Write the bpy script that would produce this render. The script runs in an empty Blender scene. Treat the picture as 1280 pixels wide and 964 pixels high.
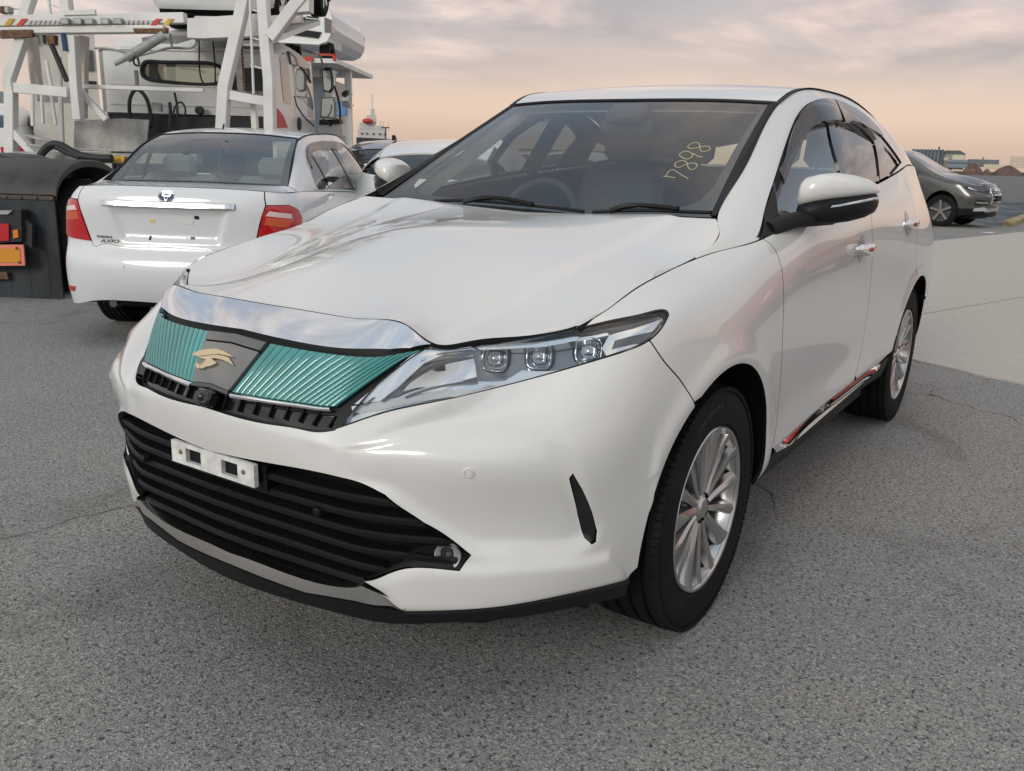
import bpy, bmesh, math, random
import numpy as np
from mathutils import Vector, Matrix
from mathutils.bvhtree import BVHTree
from mathutils.geometry import delaunay_2d_cdt
random.seed(7); RNG = np.random.default_rng(7)
rad = math.radians
scene = bpy.context.scene
COL = scene.collection
# ------------------------------------------------------------------ camera
CAM_POS = np.array([2.2412, 1.6936, 1.2913]); CAM_YAW, CAM_PITCH, CAM_ROLL, CAM_F = -2.55546, -.25228, .030113, 1103.54
IW, IH = 1280, 964
_f = np.array([math.cos(CAM_PITCH)*math.cos(CAM_YAW), math.cos(CAM_PITCH)*math.sin(CAM_YAW), math.sin(CAM_PITCH)])
_r = np.cross(_f, [0, 0, 1]); _r /= np.linalg.norm(_r); _u = np.cross(_r, _f)
_c, _s = math.cos(CAM_ROLL), math.sin(CAM_ROLL)
CR = np.array([_c*_r+_s*_u, -_s*_r+_c*_u, _f])
cd = bpy.data.cameras.new('camera'); co = bpy.data.objects.new('camera', cd); COL.objects.link(co)
cd.sensor_width = 36; cd.lens = CAM_F/IW*36; cd.clip_start = .05; cd.clip_end = 30000
m = Matrix.Identity(4)
for i in range(3):
    m[i][0], m[i][1], m[i][2], m[i][3] = CR[0][i], CR[1][i], -CR[2][i], CAM_POS[i]
co.matrix_world = m; scene.camera = co
# ------------------------------------------------------------------ sky, sun, exposure
SUN_AZ, SUN_EL = math.atan2(CR[2][1], CR[2][0]) + math.pi - rad(32), rad(24)   # low behind the camera
SUN_DIR = Vector((math.cos(SUN_EL)*math.cos(SUN_AZ), math.cos(SUN_EL)*math.sin(SUN_AZ), math.sin(SUN_EL)))
world = bpy.data.worlds.new('World'); scene.world = world; world.use_nodes = True
def build_world():
    nt = world.node_tree; N = nt.nodes; L = nt.links; N.clear()
    def nd(t, **k):
        n = N.new(t)
        for a, b in k.items(): setattr(n, a, b)
        return n
    def mth(op, a, b=None, c=None, clamp=False):
        n = nd('ShaderNodeMath', operation=op, use_clamp=clamp)
        for i, v in enumerate((a, b, c)):
            if v is None: continue
            if isinstance(v, (int, float)): n.inputs[i].default_value = v
            else: L.new(v, n.inputs[i])
        return n.outputs[0]
    def ramp(fac, stops):
        n = nd('ShaderNodeValToRGB'); e = n.color_ramp.elements
        while len(e) < len(stops): e.new(.5)
        for el, (p, c) in zip(e, stops): el.position = p; el.color = (*c, 1)
        L.new(fac, n.inputs[0]); return n.outputs[0]
    def mix(f, a, b):
        n = nd('ShaderNodeMix', data_type='RGBA')
        for s, v in ((n.inputs[0], f), (n.inputs[6], a), (n.inputs[7], b)):
            if isinstance(v, (int, float)): s.default_value = v
            elif isinstance(v, tuple): s.default_value = (*v, 1)
            else: L.new(v, s)
        return n.outputs[2]
    out = nd('ShaderNodeOutputWorld'); bg = nd('ShaderNodeBackground')
    tc = nd('ShaderNodeTexCoord'); sep = nd('ShaderNodeSeparateXYZ'); L.new(tc.outputs['Generated'], sep.inputs[0])
    x, y, z = sep.outputs
    sky = nd('ShaderNodeTexSky', sky_type='NISHITA', sun_disc=False, sun_elevation=SUN_EL, altitude=0, air_density=1.3, dust_density=2.5, ozone_density=1.5)
    sky.sun_rotation = math.pi/2-SUN_AZ
    skys = nd('ShaderNodeVectorMath', operation='SCALE'); L.new(sky.outputs[0], skys.inputs[0]); skys.inputs['Scale'].default_value = .09
    zc = mth('MAXIMUM', z, 0.)
    # toward-sun factor 0..1 (1 = sun side)
    dt = nd('ShaderNodeVectorMath', operation='DOT_PRODUCT'); L.new(tc.outputs['Generated'], dt.inputs[0]); dt.inputs[1].default_value = tuple(SUN_DIR)
    sunf = mth('MULTIPLY_ADD', dt.outputs['Value'], .5, .5)
    # dusk haze: peach band at the horizon, paling to blue-grey aloft
    haze = ramp(zc, [(0, (.66, .48, .39)), (.05, (.86, .63, .50)), (.12, (.62, .50, .47)), (.22, (.50, .53, .59)), (.45, (.46, .565, .69)), (1, (.42, .555, .71))])
    haze2 = ramp(zc, [(0, (.54, .52, .50)), (.06, (.58, .58, .58)), (.14, (.53, .57, .63)), (.25, (.48, .55, .67)), (.5, (.44, .56, .70)), (1, (.42, .555, .71))])
    sf = nd('ShaderNodeMapRange', interpolation_type='SMOOTHSTEP'); L.new(sunf, sf.inputs[0]); sf.inputs[1].default_value = .12; sf.inputs[2].default_value = .62
    haze = mix(sf.outputs[0], haze, haze2)
    base = mix(.78, skys.outputs[0], haze)
    # cloud sheet, projected on a flat layer so that it foreshortens towards the horizon
    den = mth('ADD', zc, .09)
    cx = mth('DIVIDE', x, den); cy = mth('DIVIDE', y, den)
    cmb = nd('ShaderNodeCombineXYZ'); L.new(cx, cmb.inputs[0]); L.new(cy, cmb.inputs[1])
    mp = nd('ShaderNodeMapping'); mp.inputs['Rotation'].default_value = (0, 0, rad(25)); mp.inputs['Scale'].default_value = (.78, 1.0, 1); mp.inputs['Location'].default_value = (3.1, 1.7, 0)
    L.new(cmb.outputs[0], mp.inputs[0])
    n1 = nd('ShaderNodeTexNoise'); n1.inputs['Scale'].default_value = .85; n1.inputs['Detail'].default_value = 9; n1.inputs['Roughness'].default_value = .58; n1.inputs['Distortion'].default_value = .25
    L.new(mp.outputs[0], n1.inputs[0])
    mask = ramp(n1.outputs[0], [(.36, (0, 0, 0)), (.56, (1, 1, 1))])
    mp2 = nd('ShaderNodeMapping'); mp2.inputs['Location'].default_value = (SUN_DIR.x*.35+3.1, SUN_DIR.y*.35+1.7, 0); mp2.inputs['Rotation'].default_value = (0, 0, rad(25)); mp2.inputs['Scale'].default_value = (.78, 1.0, 1)
    L.new(cmb.outputs[0], mp2.inputs[0])
    n2 = nd('ShaderNodeTexNoise'); n2.inputs['Scale'].default_value = .85; n2.inputs['Detail'].default_value = 6; n2.inputs['Distortion'].default_value = .25; L.new(mp2.outputs[0], n2.inputs[0])
    lit = mth('SUBTRACT', n1.outputs[0], n2.outputs[0]); lit = mth('MULTIPLY_ADD', lit, 4.0, .42, clamp=True)
    shade = mix(sunf, (.375, .345, .36), (.35, .385, .435))
    glow = mix(sunf, (.80, .62, .55), (1.10, 1.04, .94))
    cloud = mix(lit, shade, glow)
    # clouds thin out in the haze right at the horizon
    fade = ramp(zc, [(.06, (0, 0, 0)), (.14, (1, 1, 1))])
    cm = mth('MULTIPLY', mask, fade); cm = mth('MULTIPLY', cm, .92)
    col = mix(cm, base, cloud)
    L.new(col, bg.inputs[0]); bg.inputs[1].default_value = 1.0
    L.new(bg.outputs[0], out.inputs[0])
build_world()
sd = bpy.data.lights.new('sun', 'SUN'); so = bpy.data.objects.new('sun', sd); COL.objects.link(so)
sd.energy = 1.15; sd.angle = rad(22); sd.color = (1, .97, .91)
so.rotation_euler = SUN_DIR.to_track_quat('Z', 'Y').to_euler(); so.location = (0, 0, 30)
scene.view_settings.view_transform = 'Standard'; scene.view_settings.look = 'None'; scene.view_settings.gamma = 1
scene.view_settings.use_curve_mapping = False
scene.view_settings.exposure = .17
scene.render.engine = 'CYCLES'
scene.cycles.max_bounces = 8; scene.cycles.transparent_max_bounces = 16; scene.cycles.caustics_reflective = False; scene.cycles.caustics_refractive = False
# ------------------------------------------------------------------ helpers
def ray_dir(px, py):
    return np.array([(px-IW/2)/CAM_F, -(py-IH/2)/CAM_F, 1.]) @ CR
def at(px, py, ax, val):
    d = ray_dir(px, py); i = 'xyz'.index(ax); return CAM_POS + (val-CAM_POS[i])/d[i]*d
def pix(p):
    q = (np.atleast_2d(np.asarray(p, float))-CAM_POS) @ CR.T
    return np.stack([IW/2+CAM_F*q[:, 0]/q[:, 2], IH/2-CAM_F*q[:, 1]/q[:, 2]], 1)
MATS = {}
def mat(name, col, rough=.5, metal=0., coat=0., coat_rough=.03, spec=.5, noise=None, bump=None, emit=None, trans=None, alpha=None, ior=1.45):
    """noise=(scale, amount, detail[, second colour]) ; bump=(scale, strength, distance)"""
    if name in MATS: return MATS[name]
    M = bpy.data.materials.new(name); M.use_nodes = True; nt = M.node_tree; b = nt.nodes['Principled BSDF']
    b.inputs['Base Color'].default_value = (*col, 1); b.inputs['Roughness'].default_value = rough; b.inputs['Metallic'].default_value = metal
    b.inputs['Coat Weight'].default_value = coat; b.inputs['Coat Roughness'].default_value = coat_rough; b.inputs['Specular IOR Level'].default_value = spec; b.inputs['IOR'].default_value = ior
    if emit: b.inputs['Emission Color'].default_value = (*emit[0], 1); b.inputs['Emission Strength'].default_value = emit[1]
    tc = nt.nodes.new('ShaderNodeTexCoord')
    if noise:
        n = nt.nodes.new('ShaderNodeTexNoise'); n.inputs['Scale'].default_value = noise[0]; n.inputs['Detail'].default_value = noise[2] if len(noise) > 2 else 4; n.inputs['Roughness'].default_value = .6
        nt.links.new(tc.outputs['Object'], n.inputs[0])
        r = nt.nodes.new('ShaderNodeValToRGB'); a = noise[1]; e = r.color_ramp.elements
        c2 = noise[3] if len(noise) > 3 else tuple(min(1, c*(1+a)) for c in col)
        c1 = tuple(c*(1-a) for c in col) if len(noise) <= 3 else col
        e[0].position = .35; e[1].position = .68; e[0].color = (*c1, 1); e[1].color = (*c2, 1)
        nt.links.new(n.outputs[0], r.inputs[0]); nt.links.new(r.outputs[0], b.inputs['Base Color'])
        rr = nt.nodes.new('ShaderNodeMath'); rr.operation = 'MULTIPLY_ADD'; rr.inputs[1].default_value = .25*(a if a < 1 else 1); rr.inputs[2].default_value = rough-.1*(a if a < 1 else 1)
        nt.links.new(n.outputs[0], rr.inputs[0]); nt.links.new(rr.outputs[0], b.inputs['Roughness'])
    if bump:
        n = nt.nodes.new('ShaderNodeTexNoise'); n.inputs['Scale'].default_value = bump[0]; n.inputs['Detail'].default_value = 5
        nt.links.new(tc.outputs['Object'], n.inputs[0])
        bp = nt.nodes.new('ShaderNodeBump'); bp.inputs['Strength'].default_value = bump[1]; bp.inputs['Distance'].default_value = bump[2]
        nt.links.new(n.outputs[0], bp.inputs['Height']); nt.links.new(bp.outputs[0], b.inputs['Normal'])
    MATS[name] = M; return M
def glass(name, tint, ior=1.5, rough=.0, refl=1.0, f=1.9):
    """thin pane: tinted see-through mixed with a mirror reflection by the angle of view (Fresnel)"""
    if name in MATS: return MATS[name]
    M = bpy.data.materials.new(name); M.use_nodes = True; nt = M.node_tree; nt.nodes.clear()
    o = nt.nodes.new('ShaderNodeOutputMaterial'); t = nt.nodes.new('ShaderNodeBsdfTransparent'); t.inputs[0].default_value = (*tint, 1)
    g = nt.nodes.new('ShaderNodeBsdfGlossy'); g.inputs['Roughness'].default_value = rough; g.inputs[0].default_value = (refl, refl, refl, 1)
    mx = nt.nodes.new('ShaderNodeMixShader'); ge = nt.nodes.new('ShaderNodeNewGeometry'); f0 = ((ior-1)/(ior+1))**2*f
    def mth(op, a, b=None, c=None, clamp=False):
        n = nt.nodes.new('ShaderNodeMath'); n.operation = op; n.use_clamp = clamp
        for i, v in enumerate((a, b, c)):
            if v is None: continue
            if isinstance(v, (int, float)): n.inputs[i].default_value = v
            else: nt.links.new(v, n.inputs[i])
        return n.outputs[0]
    d = nt.nodes.new('ShaderNodeVectorMath'); d.operation = 'DOT_PRODUCT'; nt.links.new(ge.outputs['Normal'], d.inputs[0]); nt.links.new(ge.outputs['Incoming'], d.inputs[1])
    c1 = mth('SUBTRACT', 1., mth('ABSOLUTE', d.outputs['Value'])); p5 = mth('POWER', c1, 5.)
    nt.links.new(mth('MULTIPLY_ADD', p5, 1-f0, f0, clamp=True), mx.inputs[0])
    nt.links.new(t.outputs[0], mx.inputs[1]); nt.links.new(g.outputs[0], mx.inputs[2]); nt.links.new(mx.outputs[0], o.inputs[0])
    MATS[name] = M; return M
def link(o, parent=None):
    COL.objects.link(o)
    if parent is not None: o.parent = parent
    return o
def tag(o, label=None, cat=None, group=None, kind=None):
    for k, v in (('label', label), ('category', cat), ('group', group), ('kind', kind)):
        if v: o[k] = v
    return o
def empty(name, loc=(0, 0, 0), rz=0., label=None, cat=None, group=None):
    o = bpy.data.objects.new(name, None); o.location = loc; o.rotation_euler = (0, 0, rz); o.empty_display_size = .1
    link(o); return tag(o, label, cat, group)
def copy_tree(o, parent=None):
    c = o.copy(); link(c)
    if parent is not None: c.parent = parent
    for ch in list(o.children): copy_tree(ch, c)
    return c
class MB:
    """collects shapes into one mesh"""
    def __init__(s): s.v = []; s.f = []; s.sm = []
    def add(s, vs, fs, smooth=False):
        n = len(s.v); s.v += [tuple(map(float, p)) for p in vs]; s.f += [tuple(int(i)+n for i in f) for f in fs]; s.sm += [smooth]*len(fs); return s
    def box(s, lo, hi):
        (a, b, c), (d, e, f) = lo, hi
        return s.add([(a, b, c), (d, b, c), (d, e, c), (a, e, c), (a, b, f), (d, b, f), (d, e, f), (a, e, f)], [(3, 2, 1, 0), (4, 5, 6, 7), (0, 1, 5, 4), (1, 2, 6, 5), (2, 3, 7, 6), (3, 0, 4, 7)])
    def cbox(s, c, size, bev=0.):
        hx, hy, hz = [q/2 for q in size]
        if bev <= 0: return s.box((c[0]-hx, c[1]-hy, c[2]-hz), (c[0]+hx, c[1]+hy, c[2]+hz))
        vs = []; ix = {}
        for sx in (-1, 1):
            for sy in (-1, 1):
                for sz in (-1, 1):
                    for k in range(3):
                        p = [sx*hx, sy*hy, sz*hz]
                        for j, sg in enumerate((sx, sy, sz)):
                            if j != k: p[j] -= sg*bev
                        ix[(sx, sy, sz, k)] = len(vs); vs.append((c[0]+p[0], c[1]+p[1], c[2]+p[2]))
        import itertools
        fs = []
        for k in range(3):
            a, b = [q for q in range(3) if q != k]
            for sg in (-1, 1):
                q = []
                for sa, sb in ((-1, -1), (1, -1), (1, 1), (-1, 1)):
                    t = [0, 0, 0]; t[k] = sg; t[a] = sa; t[b] = sb; q.append(ix[(*t, k)])
                fs.append(q)
        for k in range(3):            # edges along axis k
            a, b = [q for q in range(3) if q != k]
            for sa in (-1, 1):
                for sb in (-1, 1):
                    t0 = [0, 0, 0]; t0[a] = sa; t0[b] = sb; t1 = list(t0); t0[k] = -1; t1[k] = 1
                    fs.append([ix[(*t0, a)], ix[(*t1, a)], ix[(*t1, b)], ix[(*t0, b)]])
        for sx in (-1, 1):
            for sy in (-1, 1):
                for sz in (-1, 1): fs.append([ix[(sx, sy, sz, k)] for k in range(3)])
        return s.add(vs, fs)
    def bar(s, a, b, w, h=None, up=(0, 0, 1)):
        """square-section beam from a to b"""
        h = h or w; a = Vector(a); b = Vector(b); d = (b-a).normalized(); u = Vector(up)
        if abs(d.dot(u)) > .98: u = Vector((1, 0, 0))
        sx = d.cross(u).normalized(); sy = sx.cross(d)
        vs = [p+sx*w/2*i+sy*h/2*j for p in (a, b) for i, j in ((-1, -1), (1, -1), (1, 1), (-1, 1))]
        return s.add(vs, [(3, 2, 1, 0), (4, 5, 6, 7), (0, 1, 5, 4), (1, 2, 6, 5), (2, 3, 7, 6), (3, 0, 4, 7)])
    def tube(s, pts, r, n=8, cap=True, closed=False):
        pts = [Vector(p) for p in pts]; N = len(pts); rs = r if isinstance(r, (list, tuple)) else [r]*N
        vs = []; pu = None
        for i, p in enumerate(pts):
            d = (pts[(i+1) % N] if (i < N-1 or closed) else p)-(pts[i-1] if (i > 0 or closed) else p); d.normalize()
            if pu is None: pu = d.orthogonal().normalized()
            pu = (pu-d*pu.dot(d)).normalized(); w = d.cross(pu)
            for k in range(n):
                a = 2*math.pi*k/n; vs.append(p+(pu*math.cos(a)+w*math.sin(a))*rs[i])
        fs = []
        for i in range(N if closed else N-1):
            j = (i+1) % N
            for k in range(n): fs.append((i*n+k, i*n+(k+1) % n, j*n+(k+1) % n, j*n+k))
        if cap and not closed: fs += [tuple(range(n))[::-1], tuple(range((N-1)*n, N*n))]
        return s.add(vs, fs, True)
    def lathe(s, prof, n=48, axis='y', c=(0, 0, 0), close=False, smooth=True):
        """prof: (radius, offset along axis)"""
        vs = []
        for k in range(n):
            a = 2*math.pi*k/n; ca, sa = math.cos(a), math.sin(a)
            for r, o in prof:
                p = {'y': (r*ca, o, r*sa), 'x': (o, r*ca, r*sa), 'z': (r*ca, r*sa, o)}[axis]
                vs.append((c[0]+p[0], c[1]+p[1], c[2]+p[2]))
        P = len(prof); fs = []
        for k in range(n):
            k2 = (k+1) % n
            for i in range(P if close else P-1):
                j = (i+1) % P; fs.append((k*P+i, k*P+j, k2*P+j, k2*P+i))
        return s.add(vs, fs, smooth)
    def prism(s, poly, o0, o1, axis='y', smooth=False):
        """extrude a 2D polygon along an axis. axis y: (x,z) ; x: (y,z) ; z: (x,y)"""
        n = len(poly)
        f = {'y': lambda p, o: (p[0], o, p[1]), 'x': lambda p, o: (o, p[0], p[1]), 'z': lambda p, o: (p[0], p[1], o)}[axis]
        vs = [f(p, o0) for p in poly]+[f(p, o1) for p in poly]
        s.add(vs, [tuple(range(n))[::-1], tuple(range(n, 2*n))]); s.add(vs, [(i, (i+1) % n, n+(i+1) % n, n+i) for i in range(n)], smooth); return s
    def xf(s, M):
        s.v = [tuple(M @ Vector(p)) for p in s.v]; return s
    def build(s, name, material, parent=None, bevel=0., fix=True, sharp=40):
        me = bpy.data.meshes.new(name); me.from_pydata(s.v, [], s.f); me.polygons.foreach_set('use_smooth', s.sm)
        if fix:
            bm = bmesh.new(); bm.from_mesh(me); bmesh.ops.recalc_face_normals(bm, faces=bm.faces)
            if bevel: bmesh.ops.bevel(bm, geom=bm.edges[:], offset=bevel, segments=1, affect='EDGES')
            bm.to_mesh(me); bm.free()
        if any(s.sm): me.set_sharp_from_angle(angle=rad(sharp))
        me.materials.append(material); o = bpy.data.objects.new(name, me); return link(o, parent)
def cspline(t, P, tt):
    """natural cubic spline through P at t"""
    t = np.asarray(t, float); P = np.asarray(P, float); shp = P.shape[1:]; P = P.reshape(len(t), -1); n = len(t); h = np.diff(t)
    A = np.zeros((n, n)); B = np.zeros_like(P); A[0, 0] = A[-1, -1] = 1
    for i in range(1, n-1):
        A[i, i-1] = h[i-1]; A[i, i] = 2*(h[i-1]+h[i]); A[i, i+1] = h[i]
        B[i] = 6*((P[i+1]-P[i])/h[i]-(P[i]-P[i-1])/h[i-1])
    Mm = np.linalg.solve(A, B); i = np.clip(np.searchsorted(t, tt, side='right')-1, 0, n-2)
    H = h[i][:, None]; a = (t[i+1]-tt)[:, None]; b = (tt-t[i])[:, None]
    return ((Mm[i]*a**3+Mm[i+1]*b**3)/(6*H)+(P[i]/H-Mm[i]*H/6)*a+(P[i+1]/H-Mm[i+1]*H/6)*b).reshape((len(tt),)+shp)
def crv(pts, n=40):
    """smooth curve through points (any dimension)"""
    P = np.asarray(pts, float); t = np.r_[0, np.cumsum(np.maximum(1e-6, np.linalg.norm(np.diff(P, axis=0), axis=1))**.6)]
    return cspline(t, P, np.linspace(0, t[-1], n))
def lin(pts, h):
    """densified polyline"""
    P = np.asarray(pts, float); out = [P[:1]]
    for a, b in zip(P[:-1], P[1:]):
        k = max(1, int(np.ceil(np.linalg.norm(b-a)/h))); out.append(a+(b-a)*np.linspace(0, 1, k+1)[1:, None])
    return np.concatenate(out)
def inside(pts, poly):
    x, y = pts[:, 0], pts[:, 1]; r = np.zeros(len(pts), bool); j = len(poly)-1
    for i in range(len(poly)):
        xi, yi = poly[i]; xj, yj = poly[j]
        if yi != yj:
            c = ((yi > y) != (yj > y)) & (x < (xj-xi)*(y-yi)/(yj-yi)+xi); r ^= c
        j = i
    return r
def sdist(pts, poly):
    """signed distance to a closed polygon, positive inside"""
    d = np.full(len(pts), 1e9); Q = np.roll(poly, -1, axis=0)
    for a, b in zip(poly, Q):
        ab = b-a; L2 = ab@ab
        if L2 < 1e-14: continue
        t = np.clip(((pts-a)@ab)/L2, 0, 1); d = np.minimum(d, np.linalg.norm(pts-a-t[:, None]*ab, axis=1))
    return np.where(inside(pts, poly), d, -d)
def offset_poly(p, g):
    """move a densified closed polygon inwards by g"""
    p = np.asarray(p, float); a = np.roll(p, 1, axis=0); b = np.roll(p, -1, axis=0)
    e1 = p-a; e2 = b-p
    e1 /= np.maximum(1e-9, np.linalg.norm(e1, axis=1))[:, None]; e2 /= np.maximum(1e-9, np.linalg.norm(e2, axis=1))[:, None]
    area = .5*np.sum(p[:, 0]*b[:, 1]-b[:, 0]*p[:, 1]); sg = 1 if area > 0 else -1
    n1 = np.stack([-e1[:, 1], e1[:, 0]], 1)*sg; n2 = np.stack([-e2[:, 1], e2[:, 0]], 1)*sg
    n = n1+n2; l = np.maximum(.35, np.linalg.norm(n, axis=1))
    return p+n/l[:, None]*g*(np.minimum(2.2, 2/l))[:, None]
def clean(p, eps=1e-5):
    p = np.asarray(p, float); k = [0]
    for i in range(1, len(p)):
        if np.linalg.norm(p[i]-p[k[-1]]) > eps: k.append(i)
    if np.linalg.norm(p[k[-1]]-p[0]) <= eps: k.pop()
    return p[k]
def mesh_obj(name, V, F, Nn, material, parent, mirror=False):
    V = np.array(V, float)
    if mirror:
        V = V*[1, -1, 1]; F = [tuple(f[::-1]) for f in F]
        if Nn is not None: Nn = np.asarray(Nn)*[1, -1, 1]
    me = bpy.data.meshes.new(name); me.from_pydata(V.tolist(), [], [tuple(map(int, f)) for f in F]); me.polygons.foreach_set('use_smooth', [True]*len(F))
    if Nn is not None: me.normals_split_custom_set_from_vertices([tuple(q) for q in Nn])
    me.materials.append(material)
    if material.name in ('pearl_white_paint', 'white_paint'):          # turned-in panel edges coloured black: the shade of the gaps put into the colour
        me.materials.append(MATS['black_plastic']); me.polygons.foreach_set('material_index', [1 if len(f) == 4 else 0 for f in F])
    o = bpy.data.objects.new(name, me); return link(o, parent)
class Surf:
    """smooth sheet sampled on a dense grid; parts are cut out of it by outlines in its own metric (U,V) coordinates"""
    def __init__(s, G, flip=False):
        s.G = np.array(G, float); s.flip = flip; s.ref()
    def ref(s):
        G = s.G
        s.U = np.r_[0, np.cumsum(np.linalg.norm(np.diff(G, axis=0), axis=2).mean(1))]; s.V = np.r_[0, np.cumsum(np.linalg.norm(np.diff(G, axis=1), axis=2).mean(0))]
        du = np.gradient(G, axis=0); dv = np.gradient(G, axis=1)
        n = np.cross(du, dv); n /= np.maximum(1e-12, np.linalg.norm(n, axis=2))[..., None]
        s.N = -n if s.flip else n; s.bvh = None
    def _b(s, A, uv):
        uv = np.atleast_2d(uv); fu = np.interp(uv[:, 0], s.U, np.arange(len(s.U))); fv = np.interp(uv[:, 1], s.V, np.arange(len(s.V)))
        i = np.clip(fu.astype(int), 0, len(s.U)-2); j = np.clip(fv.astype(int), 0, len(s.V)-2); a = (fu-i)[:, None]; b = (fv-j)[:, None]
        return A[i, j]*(1-a)*(1-b)+A[i+1, j]*a*(1-b)+A[i, j+1]*(1-a)*b+A[i+1, j+1]*a*b
    def at(s, uv): return s._b(s.G, uv)
    def nrm(s, uv):
        n = s._b(s.N, uv); return n/np.linalg.norm(n, axis=1)[:, None]
    def tree(s):
        if s.bvh is None:
            a, b = len(s.U), len(s.V); idx = np.arange(a*b).reshape(a, b)
            q = np.stack([idx[:-1, :-1], idx[1:, :-1], idx[1:, 1:], idx[:-1, 1:]], -1).reshape(-1, 4)
            s.bvh = BVHTree.FromPolygons(s.G.reshape(-1, 3).tolist(), q.tolist())
        return s.bvh
    def _loc(s, p, fi):
        b = len(s.V)-1; i, j = fi//b, fi % b; P0 = s.G[i, j]; e1 = s.G[i+1, j]-P0; e2 = s.G[i, j+1]-P0
        A = np.stack([e1, e2], 1); w = np.linalg.lstsq(A, np.array(p)-P0, rcond=None)[0]; w = np.clip(w, -.2, 1.2)
        return np.array([s.U[i]+w[0]*(s.U[i+1]-s.U[i]), s.V[j]+w[1]*(s.V[j+1]-s.V[j])])
    def uv(s, px, py):
        """(U,V) of the sheet seen at a picture point of the reference view"""
        o, d = s.ray(px, py); r = s.tree().ray_cast(Vector(o), Vector(d))
        if r[0] is None:
            best = None
            for t in np.linspace(1.0, 9, 400):
                q = s.tree().find_nearest(Vector(o+d*t))
                if best is None or q[3] < best[3]: best = q
            r = best; return s._loc(r[0], r[2])
        return s._loc(r[0], r[2])
    frame = None                 # (x, y, heading) of the vehicle the sheet belongs to
    def ray(s, px, py):
        d = ray_dir(px, py); d = d/np.linalg.norm(d); o = CAM_POS
        if s.frame:
            x, y, h = s.frame; c, n = math.cos(h), math.sin(h); Rm = np.array([[c, n, 0], [-n, c, 0], [0, 0, 1]]); o = Rm @ (o-np.array([x, y, 0])); d = Rm @ d
        return o, d
    def hit(s, px, py):
        """like uv(), but for a half sheet mirrored across y=0: returns (U,V) and the side (+1/-1)"""
        o, d = s.ray(px, py); mir = np.array([1, -1, 1]); a = s.tree().ray_cast(Vector(o), Vector(d)); b = s.tree().ray_cast(Vector(o*mir), Vector(d*mir))
        if a[0] is None and b[0] is None: return None
        if a[0] is not None and (b[0] is None or a[3] <= b[3]): return s._loc(a[0], a[2]), 1
        return s._loc(b[0], b[2]), -1
    def point(s, px, py, off=0.):
        q, sg = s.hit(px, py); return (s.at(q)[0]+s.nrm(q)[0]*off)*np.array([1, sg, 1])
    def uvs(s, pts): return np.array([s.uv(*p) for p in pts])
    def near(s, p):
        r = s.tree().find_nearest(Vector(p)); return s._loc(r[0], r[2])
    def patch(s, outline, holes=(), h=.02, gap=.0, flange=.012, off=0., relief=None):
        out = clean(lin(np.r_[outline, outline[:1]], h*.8)[:-1])
        hol = [clean(lin(np.r_[q, q[:1]], h*.8)[:-1]) for q in holes]
        if gap:
            sa = getattr(s, 'sym', None); cen = out[:, sa] < 1e-6 if sa is not None else np.zeros(len(out), bool)
            o2 = offset_poly(out, gap)
            if sa is not None: o2[cen, sa] = 0
            out = o2; hol = [offset_poly(q, -gap) for q in hol]
        lo, hi = out.min(0), out.max(0); gx, gy = np.meshgrid(np.arange(lo[0]+h/2, hi[0], h), np.arange(lo[1]+h/2, hi[1], h)); g = np.stack([gx.ravel(), gy.ravel()], 1)
        if len(g):
            g = g[inside(g, out)]
            for q in hol: g = g[~inside(g, q)]
            for q in [out]+hol:
                for i0 in range(0, len(q), 64):
                    if len(g) == 0: break
                    dd = np.min(np.linalg.norm(g[:, None]-q[None, i0:i0+64], axis=2), axis=1); g = g[dd > h*.55]
        pts = np.concatenate([out]+hol+[g]) if len(g) else np.concatenate([out]+hol)
        edges = []; n0 = 0
        for q in [out]+hol: edges += [(n0+i, n0+(i+1) % len(q)) for i in range(len(q))]; n0 += len(q)
        r = delaunay_2d_cdt([Vector(p) for p in pts], edges, [], 0, 1e-7)
        P2 = np.array([tuple(p) for p in r[0]]); F = np.array([tuple(f) for f in r[2]]); c = P2[F].mean(1)
        k = inside(c, out)
        for q in hol: k &= ~inside(c, q)
        F = F[k]; a = P2[F[:, 1]]-P2[F[:, 0]]; b = P2[F[:, 2]]-P2[F[:, 0]]; ar = a[:, 0]*b[:, 1]-a[:, 1]*b[:, 0]
        F[ar < 0] = F[ar < 0][:, ::-1]; F = F[np.abs(ar) > 1e-10]
        if s.flip: F = F[:, ::-1]
        V = s.at(P2); Nn = s.nrm(P2); V = V+Nn*off
        if relief is not None: V = V+Nn*relief(P2, out)[:, None]
        F = [tuple(f) for f in F]
        if flange:
            from collections import Counter
            ec = Counter()
            for f in F:
                for i in range(3): e = (f[i], f[(i+1) % 3]); ec[(min(e), max(e))] += 1
            be = []
            for f in F:
                for i in range(3):
                    e = (f[i], f[(i+1) % 3])
                    if ec[(min(e), max(e))] == 1 and not (abs(V[e[0]][1]) < 1e-4 and abs(V[e[1]][1]) < 1e-4): be.append(e)
            bv = sorted({i for e in be for i in e}); n = len(V); m1 = {v: n+i for i, v in enumerate(bv)}; m2 = {v: n+len(bv)+i for i, v in enumerate(bv)}
            # outward side direction for the rim's own normals
            sd_ = {v: np.zeros(3) for v in bv}
            for a_, b_ in be:
                t = V[b_]-V[a_]; w = np.cross(t, (Nn[a_]+Nn[b_])/2); sd_[a_] += w; sd_[b_] += w
            nn = np.array([sd_[v]/max(1e-9, np.linalg.norm(sd_[v])) for v in bv]).reshape(-1, 3)
            top = V[bv]; low = top-Nn[bv]*flange
            V = np.concatenate([V, top, low]); Nn = np.concatenate([Nn, nn, nn])
            F += [(m1[b_], m1[a_], m2[a_], m2[b_]) for a_, b_ in be]
        return V, F, Nn
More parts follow.
